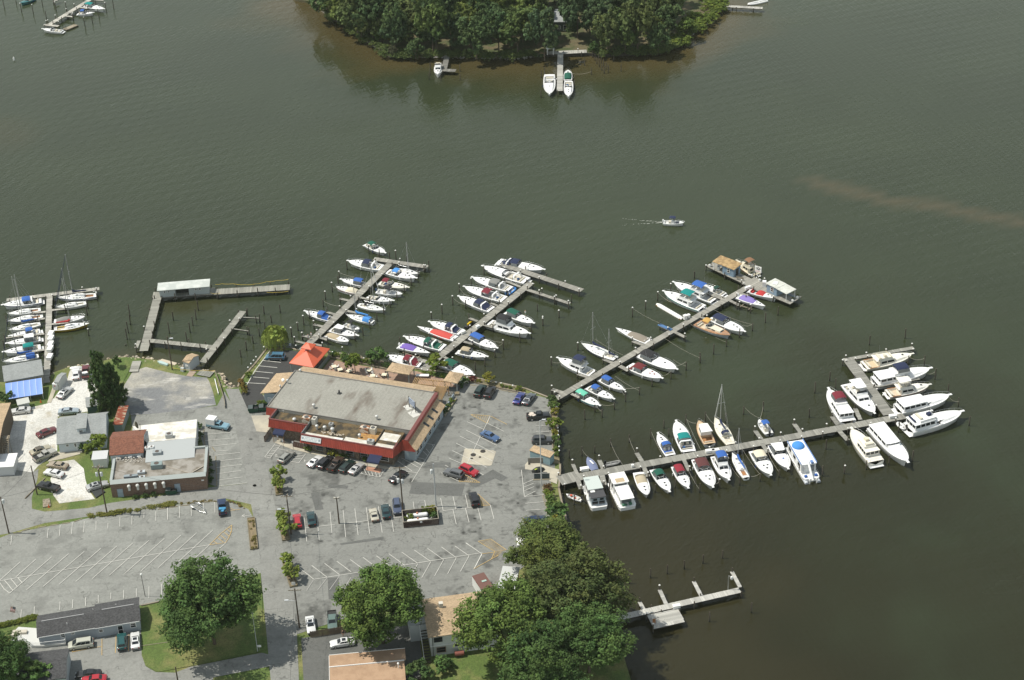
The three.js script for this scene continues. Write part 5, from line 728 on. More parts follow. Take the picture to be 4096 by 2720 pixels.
// ================================================================ buildings
function project(p) {const d=p.clone().sub(camera.position),f=d.dot(FWD);return [CX + FOCAL * d.dot(RIGHT) / f,CY - FOCAL * d.dot(UP) / f];}
function place(name,label,cat,z,pa,pb,h,base=LH) {const a=Z[z](pa,base + h),b=Z[z](pb,base + h),g=thing(name,label,cat,V(a.x,base,a.z),yawOf(a,b));g.userData.w=undefined;delete g.userData.w;g.width=a.distanceTo(b);g.updateMatrixWorld(true);return g;}
const at=(g,z,p,h,base=LH) => g.worldToLocal(Z[z](p,base + h));
const blk=(x0,x1,y0,y1,f,b) => boxUV(x1 - x0,y1 - y0,b - f,x0,y0,-b); // f, b: front and back distance behind the front edge
function win(g,x,y,w,h,zf,yaw=0,frameM=WHITE,paneM=GLASS,nm='window') { // a pane with a frame round it; zf: plane, yaw turns it
  const o=new THREE.Group();o.name=nm;o.position.set(x,y,zf);o.rotation.y=yaw;g.add(o);const t=.09;
  part('pane',box(w,h,.04,0,0,.03),paneM,o);part('frame',[box(w + 2 * t,t,.09,0,h / 2 + t / 2,.045),box(w + 2 * t,t,.09,0,-h / 2 - t / 2,.045),box(t,h,.09,-w / 2 - t / 2,0,.045),box(t,h,.09,w / 2 + t / 2,0,.045),box(w,.05,.07,0,0,.055)],frameM,o);return o;
}
function gable(x0,x1,f,b,ye,yr,over=.35,rb=(f + b) / 2,th=.16) { // ridge along x; returns roof planes and the gable-end walls
  const X0=x0 - over,X1=x1 + over,sf=(yr - ye) / (rb - f),sb=(yr - ye) / (b - rb),F=f - over,B=b + over,yF=ye - sf * over,yB=ye - sb * over;
  const v=[[X0,yF,-F],[X1,yF,-F],[X1,yr,-rb],[X0,yr,-rb],[X1,yB,-B],[X0,yB,-B]],n=6,all=[...v.map(p => [p[0],p[1] + th,p[2]]),...v];
  return {roof:quads(all,[[0,1,2,3],[4,5,3,2],[6,9,8,7],[10,8,9,11],[0,6,7,1],[4,10,11,5],[1,7,8,2],[2,8,10,4],[0,3,9,6],[3,5,11,9]]),ends:quads([[x0,ye,-f],[x0,yr,-rb],[x0,ye,-b],[x1,ye,-f],[x1,yr,-rb],[x1,ye,-b]],[[0,2,1],[3,4,5]]) };
}
function hip(x0,x1,f,b,y0,y1,th=.18,inset=Math.min(x1 - x0,b - f) / 2) {const m=(f + b) / 2,deep=(b - f) > (x1 - x0),cx=(x0 + x1) / 2,r=deep ? [[cx,y1,-(f + inset)],[cx,y1,-(b - inset)]] :[[x0 + inset,y1,-m],[x1 - inset,y1,-m]],v=[[x0,y0,-f],[x1,y0,-f],[x1,y0,-b],[x0,y0,-b],...r];const lo=v.slice(0,4).map(p => [p[0],p[1] - th,p[2]]);return quads([...v,...lo],deep ? [[0,1,4],[1,2,5,4],[2,3,5],[3,0,4,5],[6,7,1,0],[7,8,2,1],[8,9,3,2],[9,6,0,3],[9,8,7,6]] :[[0,1,5,4],[1,2,5],[2,3,4,5],[3,0,4],[6,7,1,0],[7,8,2,1],[8,9,3,2],[9,6,0,3],[9,8,7,6]]);}
function hut(name,label,cat,z,q,h,o={}) { // small building from its four roof corners FL, FR, BR, BL
  const base=o.base ?? LH,[a,b,c,d]=q.map(p => Z[z](p,base + h)),L=mid(a,d),Rr=mid(b,c),g=thing(name,label,cat,V(a.x,base,a.z),yawOf(L,Rr));g.updateMatrixWorld(true);
  const [A,B,C,D]=[a,b,c,d].map(p => g.worldToLocal(p.clone())),w=(B.x - A.x + C.x - D.x) / 2,f=-(A.z + B.z) / 2,bk=-(C.z + D.z) / 2,ov=o.over ?? .2;g.w=w;g.f=f;g.b=bk;
  const hw=o.type ==='gable' ? h :h - .1;if (o.walls !==false) part('wall',blk(ov,w - ov,0,hw,f + ov,bk - ov),o.wall || WHITE,g);
  if (o.type ==='gable') {const G2=gable(ov,w - ov,f + ov,bk - ov,h,h + (o.rise || .8),ov);part('gable_wall',G2.ends,o.wall || WHITE,g);part('roof',G2.roof,o.roof || GM.shingleTan,g);}
  else if (o.type ==='hip') part('roof',hip(0,w,f,bk,h,h + (o.rise || 1)),o.roof || GM.shingleTan,g);
  else {const rs=o.slope || 0,v=[[0,h,-f],[w,h,-f],[w,h + rs,-bk],[0,h + rs,-bk]];part('roof',quads([...v,...v.map(p => [p[0],p[1] - .14,p[2]])],[[0,1,2,3],[4,5,1,0],[5,6,2,1],[6,7,3,2],[7,4,0,3],[7,6,5,4]]),o.roof || WHITE,g);}
  if (o.posts) for (const [x,zz] of [[.3,f + .3],[w - .3,f + .3],[w - .3,bk - .3],[.3,bk - .3]]) part('post',box(.2,h,.2,x,h / 2,-zz),o.post || mat([.32,.34,.34],.8),g);
  return g;
}
const GREYBLUE=mat([.30,.36,.40],.8),REDMETAL=std([.33,.05,.03],.55,{map:blotch([1,1,1],[.74,.72,.7],6,508,6,256,1.4,.12) }),REDCAP=mat([.16,.05,.045],.6),STONEWALL=std([.2,.17,.14],.95,{map:blotch([1,.95,.88],[.45,.4,.36],24,501,4,256,2,.3) });
const STEEL=mat([.42,.43,.42],.55,{metalness:.3 }),RUSTY=std(0xffffff,.8,{map:blotch([.55,.5,.42],[.26,.09,.03],6,511,2.4,256,2.6,.3) });
{ // ---------------------------------------------------------------- the restaurant
  const g=place('restaurant','long flat roofed waterfront restaurant with red metal parapets and tan shingle eaves','restaurant','c',[230,935],[2169,1255],5);
  part('wall',[blk(.2,36.4,0,4.9,.2,16)],GREYBLUE,g);
  part('main_roof',[blk(0,36.5,4.8,5,0,16.2)],GM.flatRoof,g);
  part('roof_edge',[blk(0,36.5,4.9,5.14,-.12,.06),blk(-.1,.1,4.9,5.22,0,16.3),blk(0,36.5,4.9,5.18,16.1,16.35)],mat([.20,.19,.175],.9),g);
  // sunken front roofs behind the red parapets
  part('front_wall',[blk(2.8,12.2,0,4.1,-4.6,.1),blk(12.4,34.7,0,4.0,-7.4,.1)],STONEWALL,g);
  part('clerestory_wall',[blk(2.9,36.3,3.9,4.78,0,.16)],mat([.5,.49,.44],.8),g);
  part('well_roof',[blk(2.7,12.2,4.1,4.2,-4.3,.1),blk(12.2,34.8,4.0,4.1,-7.5,.1)],GM.tarRoof,g);
  const wr=[];for (const [x0,x1,f,b] of [[12.4,22,-7.35,-6.0],[22.3,29.4,-7.35,-5.3],[30.1,34.7,-7.35,-5.6],[30.2,34.4,-4.2,-1.2]]) wr.push(blk(x0,x1,4.1,4.16,f,b));part('white_roof_sheet',wr,GM.whiteRoof,g);
  part('bare_plywood',[blk(25.2,29.6,4.1,4.15,-5.2,-1.6)],std(0xffffff,.9,{map:blotch([.46,.27,.09],[.30,.16,.06],8,521,4,256,1.6,.2) }),g);part('roof_beam',[blk(29.7,29.95,4.1,4.35,-7.3,-.2)],DARKTIMBER,g);
  const man=(x0,x1,bt,yt,bb,yb) => quads([[x0 - .1,yb,-bb],[x1 + .1,yb,-bb],[x1,yt,-bt],[x0,yt,-bt]],[[0,1,2,3]]);
  part('red_parapet',[man(2.5,12.3,-4.4,5,-5,3),man(12.1,35,-7.6,4.6,-8.5,2.8),quads([[35.1,2.8,8.5],[36.1,2.8,5],[36.1,5.4,4.8],[35,4.6,7.6]],[[0,1,2,3]]),quads([[12,2.8,5],[12,2.8,8.5],[12.1,4.6,7.6],[12.1,4.6,4.6]],[[0,1,2,3]]),quads([[2.4,3,0],[2.4,3,5],[2.5,5,4.4],[2.5,5,0]],[[0,1,2,3]]),quads([[-.3,3,.5],[2.5,3,.5],[2.5,5,.1],[-.1,5,.1]],[[0,1,2,3]]),quads([[36.1,3.0,5.3],[39.5,3.0,5.1],[38.6,4.0,4.9],[37.4,5.6,4.75],[36.1,5.6,4.75]],[[0,1,2,3],[0,3,4]])],REDMETAL,g);
  part('parapet_back',[blk(2.5,12.3,3.7,4.98,-4.38,-4.2),blk(2.5,2.7,3.7,4.98,-4.3,0),blk(12.1,35,3.4,4.58,-7.58,-7.4),blk(12.1,12.3,3.4,4.9,-7.4,0),blk(34.8,35,3.4,4.58,-7.4,-4.8)],mat([.16,.17,.17],.8),g);
  part('parapet_cap',[blk(2.4,12.4,4.98,5.06,-4.5,-4.15),blk(12,35.1,4.58,4.66,-7.7,-7.35),blk(12,12.35,4.6,4.68,-7.4,-4.2),blk(34.75,35.1,4.6,4.68,-7.4,-4.8),blk(2.4,2.75,5,5.08,-4.2,0),blk(36.6,37.4,5.6,5.68,-4.8,15.6)],REDCAP,g);
  const seams=[];for (let x=2.7;x < 12.2;x +=.42) seams.push(bar([x,5,4.45],[x - .02,3,5.06],.035,4));for (let x=12.4;x < 35;x +=.42) seams.push(bar([x,4.6,7.66],[x,2.8,8.56],.035,4));for (let x=36.2;x < 39.3;x +=.42) seams.push(bar([x,Math.min(5.6,5.6 - Math.max(0,x - 37.3) * 1.2),4.85],[x,3.0,5.22],.035,4));
  part('standing_seams',seams,REDMETAL,g).userData.kind='stuff';
  part('side_parapet',[blk(36.55,36.75,4.6,5.62,-4.8,15.6),quads([[36.75,5.62,4.8],[37.4,4.7,4.8],[37.4,4.7,-15.6],[36.75,5.62,-15.6]],[[0,1,2,3]])],REDMETAL,g);
  const rq=(a,b,c,d,th=.15) => quads([a,b,c,d,...[a,b,c,d].map(p => [p[0],p[1] - th,p[2]])],[[0,1,2,3],[4,5,1,0],[5,6,2,1],[6,7,3,2],[7,4,0,3],[7,6,5,4]]);
  part('side_eave_roof',[rq([37.35,4.7,4.9],[39.6,3.3,4.9],[39.6,3.3,-14.3],[37.35,4.7,-14.3])],GM.shingleTan,g);
  for (let i=0;i < 3;i++) part('skylight',[rq([37.75,4.54,-(4.2 + i * 2.9)],[39.1,3.7,-(4.2 + i * 2.9)],[39.1,3.7,-(4.9 + i * 2.9)],[37.75,4.54,-(4.9 + i * 2.9)],.05)],GLASS,g);
  part('rear_eave_roof',[rq([35.6,5,-16.3],[.3,5,-16.3],[.3,4,-20],[35.2,4,-20])],GM.shingleTan,g);part('left_wing_roof',[rq([-.2,4.5,-7.4],[-.2,4.5,-16.4],[-5.2,3.5,-16],[-5.2,3.5,-6.9])],GM.shingleTan,g);
  part('side_wall',[blk(36.4,39,0,3.4,-4.6,14),blk(-4.6,.1,0,3.4,7.6,15.8),blk(.6,35,0,4.0,16.1,18.4)],GREYBLUE,g);win(g,-3.2,1.1,.9,2,-7.6,0,WHITE,mat([.5,.52,.54],.5),'door');
  for (const x of [16.4,19,24,27.5]) win(g,x,1.3,1.7,1.2,7.4,0,mat([.25,.28,.3],.6));win(g,32.5,1.5,2,1.1,7.4);part('brick_pier',[13,17.8,21.6,26,30].map(x => blk(x - .4,x + .4,0,3,-7.75,-7.4)),STONEWALL,g);for (const b of [-3,-1,2,5,8,11]) win(g,39,1.7,1.4,1.3,-b,Math.PI / 2);
  // things fixed to the roofs
  const ac=(z,p,h,w,d,t,m,nm='roof_unit') => {const q=at(g,z,p,h);const o=part(nm,[box(w,t,d,0,t / 2,0)],m,g);o.position.copy(q);part('fan_grille',cyl(Math.min(w,d) * .36,Math.min(w,d) * .36,.06,0,t,0,14),mat([.08,.08,.08],.7),o);return o;};
  ac('c',[770,1140],4.2,1.9,1.5,1.5,RUSTY);ac('c',[875,1160],4.2,1.0,1.4,1.6,mat([.52,.5,.44],.7));ac('c',[1555,1275],4.1,2.1,1.4,1.5,RUSTY);ac('c',[1665,1290],4.1,1.4,1.3,1.6,mat([.52,.49,.41],.7));ac('c',[1630,1425],4.16,1.6,1.0,.9,STEEL);ac('c',[1095,1190],4.1,1,.9,.7,STEEL);
  const vent=(z,p,h,r=.3,t=.7) => {const q=at(g,z,p,h),o=part('roof_vent',[cyl(r * .6,r * .6,t * .7,0,0,0,10),new THREE.SphereGeometry(r,12,7).scale(1,.8,1).translate(0,t,0)],mat([.55,.55,.53],.45,{metalness:.3 }),g);o.position.copy(q);};
  vent('c',[862,950],5,.42,.9);vent('c',[1712,1105],5,.42,.9);vent('c',[410,680],5,.25,.7);vent('c',[510,620],5,.3,1);vent('c',[680,460],5,.35,.5);vent('c',[905,1235],4.1,.42,.9);vent('c',[1010,1250],4.1,.45,.9);vent('c',[1115,1275],4.1,.5,.9);vent('c',[600,1125],4.2,.5,.5);vent('c',[1480,1350],4.1,.4,.8);vent('c',[455,1010],4.2,.2,.6);
  {const q=at(g,'c',[1205,755],5),o=part('chimney_pipe',[cyl(.22,.22,.9,0,0,0,8),box(.9,.1,.9,0,.05,0)],mat([.05,.05,.05],.8),g);o.position.copy(q);const s=at(g,'c',[455,600],5),dsh=part('satellite_dish',new THREE.SphereGeometry(.55,12,5,0,6.3,0,.9).rotateX(.9).translate(0,.5,0),WHITE,g);dsh.position.copy(s);}
  part('rubble',Array.from({length:26 },(_,i) => box(rr(.2,.5),rr(.1,.3),rr(.2,.4),16 + R() * 5.5,4.2,5.6 - R() * .9,R() * 3)),mat([.42,.36,.28],.95),g).userData.kind='stuff';
  { // rooftop billboard: pale panel with blue lettering rows, on two braced posts
    const a=at(g,'d',[800,935],5),b=at(g,'d',[888,1012],5),yaw=Math.atan2(-(b.z - a.z),b.x - a.x),o=new THREE.Group();o.name='roof_sign';o.position.copy(a);o.rotation.y=yaw;g.add(o);const w=Math.hypot(b.x - a.x,b.z - a.z),cv=document.createElement('canvas');cv.width=256;cv.height=128;const x=cv.getContext('2d');x.fillStyle='#aab4c2';x.fillRect(0,0,256,128);x.fillStyle='#27406b';for (let r=0;r < 4;r++) for (let i=0;i < 14;i++) if ((i * 7 + r * 3) % 9) x.fillRect(10 + i * 17,12 + r * 29,11,16);const tx=new THREE.CanvasTexture(cv);tx.colorSpace=THREE.SRGBColorSpace;
    part('panel',box(w,1.7,.12,w / 2,2.0,0),std(0xffffff,.6,{map:tx }),o);part('post',[box(.14,3,.14,.05,1.5,0),box(.14,3,.14,w - .05,1.5,0)],BLACK,o);part('brace',[bar([.05,2.4,0],[.05,0,1.4],.05),bar([w - .05,2.4,0],[w - .05,0,1.4],.05)],BLACK,o);part('base_sheet',[box(2,.03,1.3,0,.02,.5),box(2.6,.03,2,w + .2,.02,.6)],mat([.55,.54,.5],.8),o);}
  {const cv=document.createElement('canvas');cv.width=512;cv.height=128;const x=cv.getContext('2d');x.fillStyle='#d9dcda';x.fillRect(0,0,512,128);x.strokeStyle='#7f8a90';x.lineWidth=6;x.strokeRect(6,6,500,116);x.fillStyle='#8d989f';for (let r=0;r < 3;r++) for (let i=0;i < 19;i++) if ((i * 5 + r * 7) % 8) x.fillRect(86 + i * 18,22 + r * 32,11,18);x.fillRect(24,30,44,60);x.fillRect(446,30,44,60);const tx=new THREE.CanvasTexture(cv);tx.colorSpace=THREE.SRGBColorSpace;const o=part('sign_board',new THREE.BoxGeometry(5,1.2,.06).rotateX(-.45),std(0xffffff,.6,{map:tx }),g);o.position.set(14.8,3.95,8.15);}
  const aw=(z,p,w,d,h) => {const q=at(g,z,p,h),r=[],o=new THREE.Group();o.name='entrance_awning';o.position.set(q.x,0,q.z);g.add(o);for (let i=0;i <=6;i++) {const u=i / 6,a=u * 1.57;r.push([[-w / 2,h - .55 + .75 * Math.cos(a) * .8,d * Math.sin(a) - d * .5],[w / 2,h - .55 + .75 * Math.cos(a) * .8,d * Math.sin(a) - d * .5]]);} part('canvas',[loft(r)],canvas('navy'),o);part('valance',box(w,.3,.04,0,h - .6,d * .5),canvas('navy'),o);part('post',[-1,1].map(s => box(.09,h - .5,.09,s * (w / 2 - .08),(h - .5) / 2,d * .5 - .08)),mat([.3,.17,.1],.7),o);};
  aw('g',[1680,440],3.0,2.6,2.9);aw('g',[395,80],2.8,1.8,2.9);
  part('entrance_pad',[sheet([[1580,560],[1790,600],[1750,650],[1560,610]].map(p => at(g,'g',p,0)),.075)],std([.42,.22,.15],.9),g);
}
{ // ---------------------------------------------------------------- orange gazebo
  const g=hut('gazebo','open gazebo with an orange red pyramid roof and cupola','gazebo','c',[[525,345],[860,405],[1080,150],[760,90]],3,{type:'hip',rise:2.2,roof:mat([.62,.115,.05],.55),walls:false,posts:true }),cx=g.w / 2,cz=-(g.f + g.b) / 2;
  part('cupola',[box(1.3,1.1,1.3,cx,5.3,cz)],mat([.38,.46,.52],.7),g);part('cupola_roof',hip(cx - 1.4,cx + 1.4,-cz - 1.4,-cz + 1.4,5.85,6.75),mat([.62,.115,.05],.55),g);part('counter',[box(g.w * .7,1.1,.5,cx,.55,cz - 2),box(.5,1.1,4,cx + g.w * .35,.55,cz)],mat([.12,.1,.09],.8),g);part('lattice_rail',[box(.1,1.2,g.b - g.f - 1,g.w - .3,.6,cz)],mat([.2,.22,.2],.8),g);
}
hut('pavilion','larger tan roofed open pavilion on the patio','pavilion','c',[[1835,445],[2140,505],[2240,385],[1920,340]],3,{type:'hip',rise:.8,walls:false,posts:true,over:0 });
{const g=hut('pavilion','smaller square tan roofed tiki bar at the patio corner','pavilion','d',[[1255,585],[1465,620],[1555,490],[1380,460]],2.9,{type:'hip',rise:.9,walls:false,posts:true,over:0 });part('bar_counter',[box(g.w * .8,1.1,.4,g.w / 2,.55,-g.f - .5),box(.4,1.1,3,g.w - .6,.55,-(g.f + g.b) / 2)],mat([.1,.12,.13],.8),g);}
{ // pergola beside the patio: every slat a piece
  const a=Z.d([860,590],LH + 2.6),b=Z.d([1340,640],LH + 2.6),c=Z.d([1225,800],LH + 2.6),g=thing('pergola','L shaped tan timber pergola over the patio edge','pergola',V(a.x,LH,a.z),yawOf(a,b)),m=mat([.46,.30,.14],.85);g.updateMatrixWorld(true);const B=g.worldToLocal(b.clone()),C=g.worldToLocal(c.clone()),L=B.x;
  part('beam',[box(L,.18,.12,L / 2,2.5,.9),box(L,.18,.12,L / 2,2.5,-1.3)],m,g);for (let i=0;i <=22;i++) part('slat',box(.09,.16,2.9,L * i / 22,2.68,-.2),m,g);const d=C.z - B.z;part('beam',[box(.12,.18,d + 1,L - .5,2.5,d / 2),box(.12,.18,d + 1,L - 2.6,2.5,d / 2)],m,g);for (let i=1;i <=14;i++) part('slat',box(3,.16,.09,L - 1.5,2.7,.9 + (d + .3) * i / 14),m,g);for (const [x,z] of [[.2,.9],[L * .33,.9],[L * .66,.9],[L,.9],[.2,-1.3],[L * .5,-1.3],[L,-1.3],[L - 2.6,d],[L - .5,d]]) part('post',box(.14,2.5,.14,x,1.25,z),m,g);
}
{ // ---------------------------------------------------------------- brick building cluster
  const g=place('brick_building','low brown brick building with grey coping and rooftop vents','building','f',[130,965],[1425,850],4),w=g.width;
  part('wall',[blk(0,w,0,3.55,.3,9.6),blk(0,w,3.55,3.75,.3,1)],GM.brickwall,g);part('roof',[blk(.4,w - .4,3.56,3.72,1.0,9.3)],std(0xffffff,.95,{map:blotch([.30,.28,.25],[.17,.15,.12],7,531,12,512,1.8,.25) }),g);
  part('coping',[quads([[0,3.75,-.1],[w,3.75,-.1],[w,4.3,-1.1],[0,4.3,-1.1]],[[0,1,2,3]]),blk(-.1,.5,3.6,4.2,1,9.5),blk(w - .5,w + .1,3.6,4.2,1,11.4),blk(w - 3.2,w,3.6,4.2,11,11.5)],mat([.33,.36,.35],.7),g);part('rear_wall',[blk(w - 3,w,0,3.5,9.5,11.3)],GM.brickwall,g);part('rear_roof',[blk(w - 3,w - .4,3.6,3.7,9.3,11.2)],mat([.22,.2,.18],.95),g);
  for (const p of [[390,1040],[507,1022],[625,1008],[742,990],[860,975]]) {const q=at(g,'f',p,2.6),o=new THREE.Group();o.name='wall_vent';o.position.set(q.x,2.3,-.1);g.add(o);part('duct',[box(.5,.8,.5,0,0,.2),new THREE.SphereGeometry(.42,10,7).translate(0,.75,.3)],mat([.58,.58,.55],.5),o);}
  for (const [p,nm] of [[[270,1120],1],[[1050,985],1]]) {const q=at(g,'f',p,1.1);win(g,q.x,1.1,1.1,2.1,-.28,0,mat([.28,.33,.38],.6),mat([.30,.37,.44],.5),'door');} part('wall_sign',box(.6,.3,.05,at(g,'f',[1385,910],2.6).x,2.6,-.26),WHITE,g);
  const G2=gable(-.8,6.6,10.8,19.8,4.3,6.0,.2,15.2);part('annex_wall',[blk(-.8,6.6,0,4.3,10.8,19.8),G2.ends],mat([.46,.5,.52],.8),g);const rg=G2.roof;part('red_shingle_roof',rg,GM.shingleRed,g);for (const x of [.8,3.6,5.6]) part('window_unit',box(.8,.6,.6,x,3.3,-10.6),WHITE,g);
  part('rear_shop_wall',[blk(7.4,18.3,0,3.6,7.6,23),blk(3.2,7.4,0,3.2,19.9,23)],mat([.44,.46,.46],.8),g);const rq=(a,b,c,d) => quads([a,b,c,d,...[a,b,c,d].map(p => [p[0],p[1] - .14,p[2]])],[[0,1,2,3],[4,5,1,0],[5,6,2,1],[6,7,3,2],[7,4,0,3]]);
  part('grey_roof',[rq([7.3,3.8,-7.4],[18.4,3.8,-7.8],[18.4,4.5,-14.6],[7.3,4.5,-14.4])],mat([.38,.40,.40],.75),g);part('white_roof',[rq([7.2,4.51,-14.5],[18.5,4.51,-14.6],[18.2,3.6,-23.5],[3.2,3.6,-22.9])],GM.whiteRoof,g);
  const ac=(p,h,w,d,t,m) => {const q=at(g,'f',p,h),o=part('roof_unit',[box(w,t,d,0,t / 2,0)],m,g);o.position.copy(q);part('fan_grille',cyl(Math.min(w,d) * .35,Math.min(w,d) * .35,.05,0,t,0,14),mat([.09,.07,.06],.8),o);};
  ac([770,740],3.72,2.5,1.6,1.2,mat([.22,.28,.28],.7));ac([775,560],3.9,2,1.3,.8,mat([.3,.33,.34],.7));ac([935,330],4.4,1.6,1.4,1,STEEL);ac([420,880],3.72,3.1,.8,.7,mat([.24,.28,.3],.6));ac([560,820],3.72,1.7,.9,.6,mat([.45,.48,.5],.6));ac([570,890],3.72,1.3,.9,.5,mat([.5,.55,.58],.6));ac([635,500],4,.9,.8,.7,WHITE);ac([700,490],4,.9,.8,.7,WHITE);
  part('roof_pipe',[bar(at(g,'f',[895,725],3.8),at(g,'f',[1200,815],3.8),.07,5),bar(at(g,'f',[1250,805],3.9),at(g,'f',[1390,725],3.9),.12,4)],mat([.45,.4,.33],.8),g);part('roof_debris',Array.from({length:70 },() => {const q=at(g,'f',[200 + R() * 370,610 + R() * 60],3.75);return box(rr(.1,.45),rr(.05,.2),rr(.1,.3),q.x,q.y + .05,q.z,R() * 3);}),mat([.42,.39,.34],.9),g).userData.kind='stuff';
  {const q=at(g,'f',[540,225],4.6),o=part('satellite_dish',[new THREE.SphereGeometry(1.2,16,6,0,6.3,0,.85).rotateZ(1.9).translate(.2,1.5,0),bar([0,0,0],[.2,1.5,0],.08,5)],mat([.10,.09,.05],.7),g);o.position.copy(q);}
}
{ // grey cottage
  const g=place('house','pale grey roofed cottage with a dormer beside the gravel yard','house','a',[775,1270],[1420,1200],2.8),w=g.width,wm=mat([.50,.56,.60],.8),G2=gable(.1,w - .1,.4,11.3,2.7,5.2,.35,6.6);
  part('wall',[blk(.1,w - .1,0,2.7,.4,11.3),G2.ends],wm,g);part('roof',G2.roof,GM.shinglePale,g);part('dormer',[blk(4.6,6.5,3.0,4.95,2.6,6.6)],wm,g);part('dormer_roof',quads([[4.3,5.0,-2.2],[6.8,5.0,-2.2],[6.8,5.45,-8],[4.3,5.45,-8],[4.3,4.88,-2.2],[6.8,4.88,-2.2],[6.8,5.33,-8],[4.3,5.33,-8]],[[0,1,2,3],[4,5,1,0],[5,6,2,1],[7,4,0,3]]),GM.shinglePale,g);win(g,5.4,3.9,.8,.7,-2.58);win(g,2.1,1.9,.55,.5,-.38);win(g,4,1.8,.6,.9,-.38);win(g,4.6,1.1,.9,2,-.38,0,WHITE,mat([.48,.53,.57],.6),'door');part('porch_step',box(1.2,.2,.8,4.7,.1,.1),mat([.4,.38,.33],.9),g);
}
{ // boathouse with the blue awning
  const g=place('boathouse','grey shingled boathouse at the head of the left marina dock','boathouse','a',[65,420],[575,330],3),w=g.width,G2=gable(.1,w - .1,.2,7,2.9,4.5,.3,4.6);part('wall',[blk(.1,w - .1,0,2.9,.2,7),G2.ends],mat([.30,.29,.26],.85),g);part('roof',G2.roof,GM.shinglePale,g);
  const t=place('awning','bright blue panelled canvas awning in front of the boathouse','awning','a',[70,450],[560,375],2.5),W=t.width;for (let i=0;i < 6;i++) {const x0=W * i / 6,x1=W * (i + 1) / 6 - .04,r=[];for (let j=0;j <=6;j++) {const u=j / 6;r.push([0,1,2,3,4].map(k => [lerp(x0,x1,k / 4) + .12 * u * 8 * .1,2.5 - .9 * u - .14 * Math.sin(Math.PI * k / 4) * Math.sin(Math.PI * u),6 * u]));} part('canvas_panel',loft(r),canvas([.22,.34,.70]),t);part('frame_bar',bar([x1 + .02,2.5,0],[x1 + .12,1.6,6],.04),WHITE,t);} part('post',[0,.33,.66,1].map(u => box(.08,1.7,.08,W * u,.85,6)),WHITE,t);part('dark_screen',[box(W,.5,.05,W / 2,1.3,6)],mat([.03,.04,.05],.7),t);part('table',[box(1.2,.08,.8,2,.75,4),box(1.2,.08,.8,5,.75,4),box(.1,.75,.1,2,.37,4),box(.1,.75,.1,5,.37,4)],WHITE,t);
}
hut('shed','small grey shed with a low roof in front of the blue awning','shed','a',[[235,745],[430,700],[370,640],[230,670]],1.9,{wall:mat([.4,.44,.42],.8),roof:mat([.48,.49,.45],.8),slope:.1 });
hut('shed','narrow grey roofed shed beside the marina dock','shed','a',[[722,440],[805,445],[828,310],[775,300]],2.2,{wall:mat([.5,.52,.5],.8),roof:GM.shinglePale,type:'gable',rise:.5,over:.1 });
hut('shed','grey roofed shed below the tall dark tree','shed','a',[[1160,770],[1370,745],[1310,630],[1135,665]],2.4,{wall:mat([.08,.13,.12],.8),roof:GM.shinglePale,slope:.4 });
hut('shed','rusty red metal roofed shed behind the grey cottage','shed','a',[[1520,1000],[1660,1010],[1655,755],[1530,770]],2.4,{wall:mat([.22,.26,.26],.8),roof:GM.rust,slope:.3 });
hut('shed','white metal lean-to between cottage and brick building','shed','e',[[1230,300],[1450,285],[1435,180],[1235,195]],2.6,{wall:mat([.55,.57,.57],.6),roof:mat([.52,.53,.53],.6),slope:.2 });
{const g=hut('shed','small shed with tan shingle roof at the boatyard shore','shed','b',[[1100,160],[1215,182],[1310,72],[1235,40]],2.5,{wall:mat([.42,.46,.48],.8),type:'gable',rise:.6,over:.15 });win(g,g.w * .55,1.5,.5,.3,-g.f - .15);part('tool_box',box(.9,1.0,.6,.2,.5,-g.f + .5),mat([.45,.48,.48],.7),g);}
{const g=hut('shed','blue green shed with tan curved roof at the right lot edge','shed','L',[[55,340],[340,440],[385,375],[110,275]],2.4,{wall:mat([.20,.30,.33],.8),roof:GM.shingleTan,slope:.25,over:.12 });}
{ // leftmost building with outside stairs
  const g=hut('house','brown two storey building with outside stairs at the left edge','house','a',[[-460,1425],[-45,1390],[-30,730],[-440,760]],5,{wall:mat([.10,.075,.05],.9),roof:GM.shingleTan,type:'gable',rise:1.2 });const st=[];for (let i=0;i < 14;i++) st.push(box(1.3,.06,.34,g.w + .9,.4 + i * .28,-g.f - 1.5 - i * .36));part('stair_tread',st,TIMBER,g);part('stair_rail',[bar([g.w + .25,1.4,-g.f - 1.2],[g.w + .25,5.2,-g.f - 6.4],.06),bar([g.w + 1.6,1.4,-g.f - 1.2],[g.w + 1.6,5.2,-g.f - 6.4],.06),...[0,.5,1].map(u => bar([g.w + 1.6,0,-g.f - 1.2 - 5.2 * u],[g.w + 1.6,1.4 + 3.8 * u,-g.f - 1.2 - 5.2 * u],.06))],TIMBER,g);part('landing',box(1.6,.12,1.6,g.w + .8,4.25,-g.f - 7.2),TIMBER,g);
}
hut('flat_building','low building with a bright white flat roof at the left edge','building','e',[[-420,430],[180,385],[190,215],[-400,240]],2.6,{wall:mat([.55,.56,.56],.7),roof:mat([.76,.76,.75],.6) });
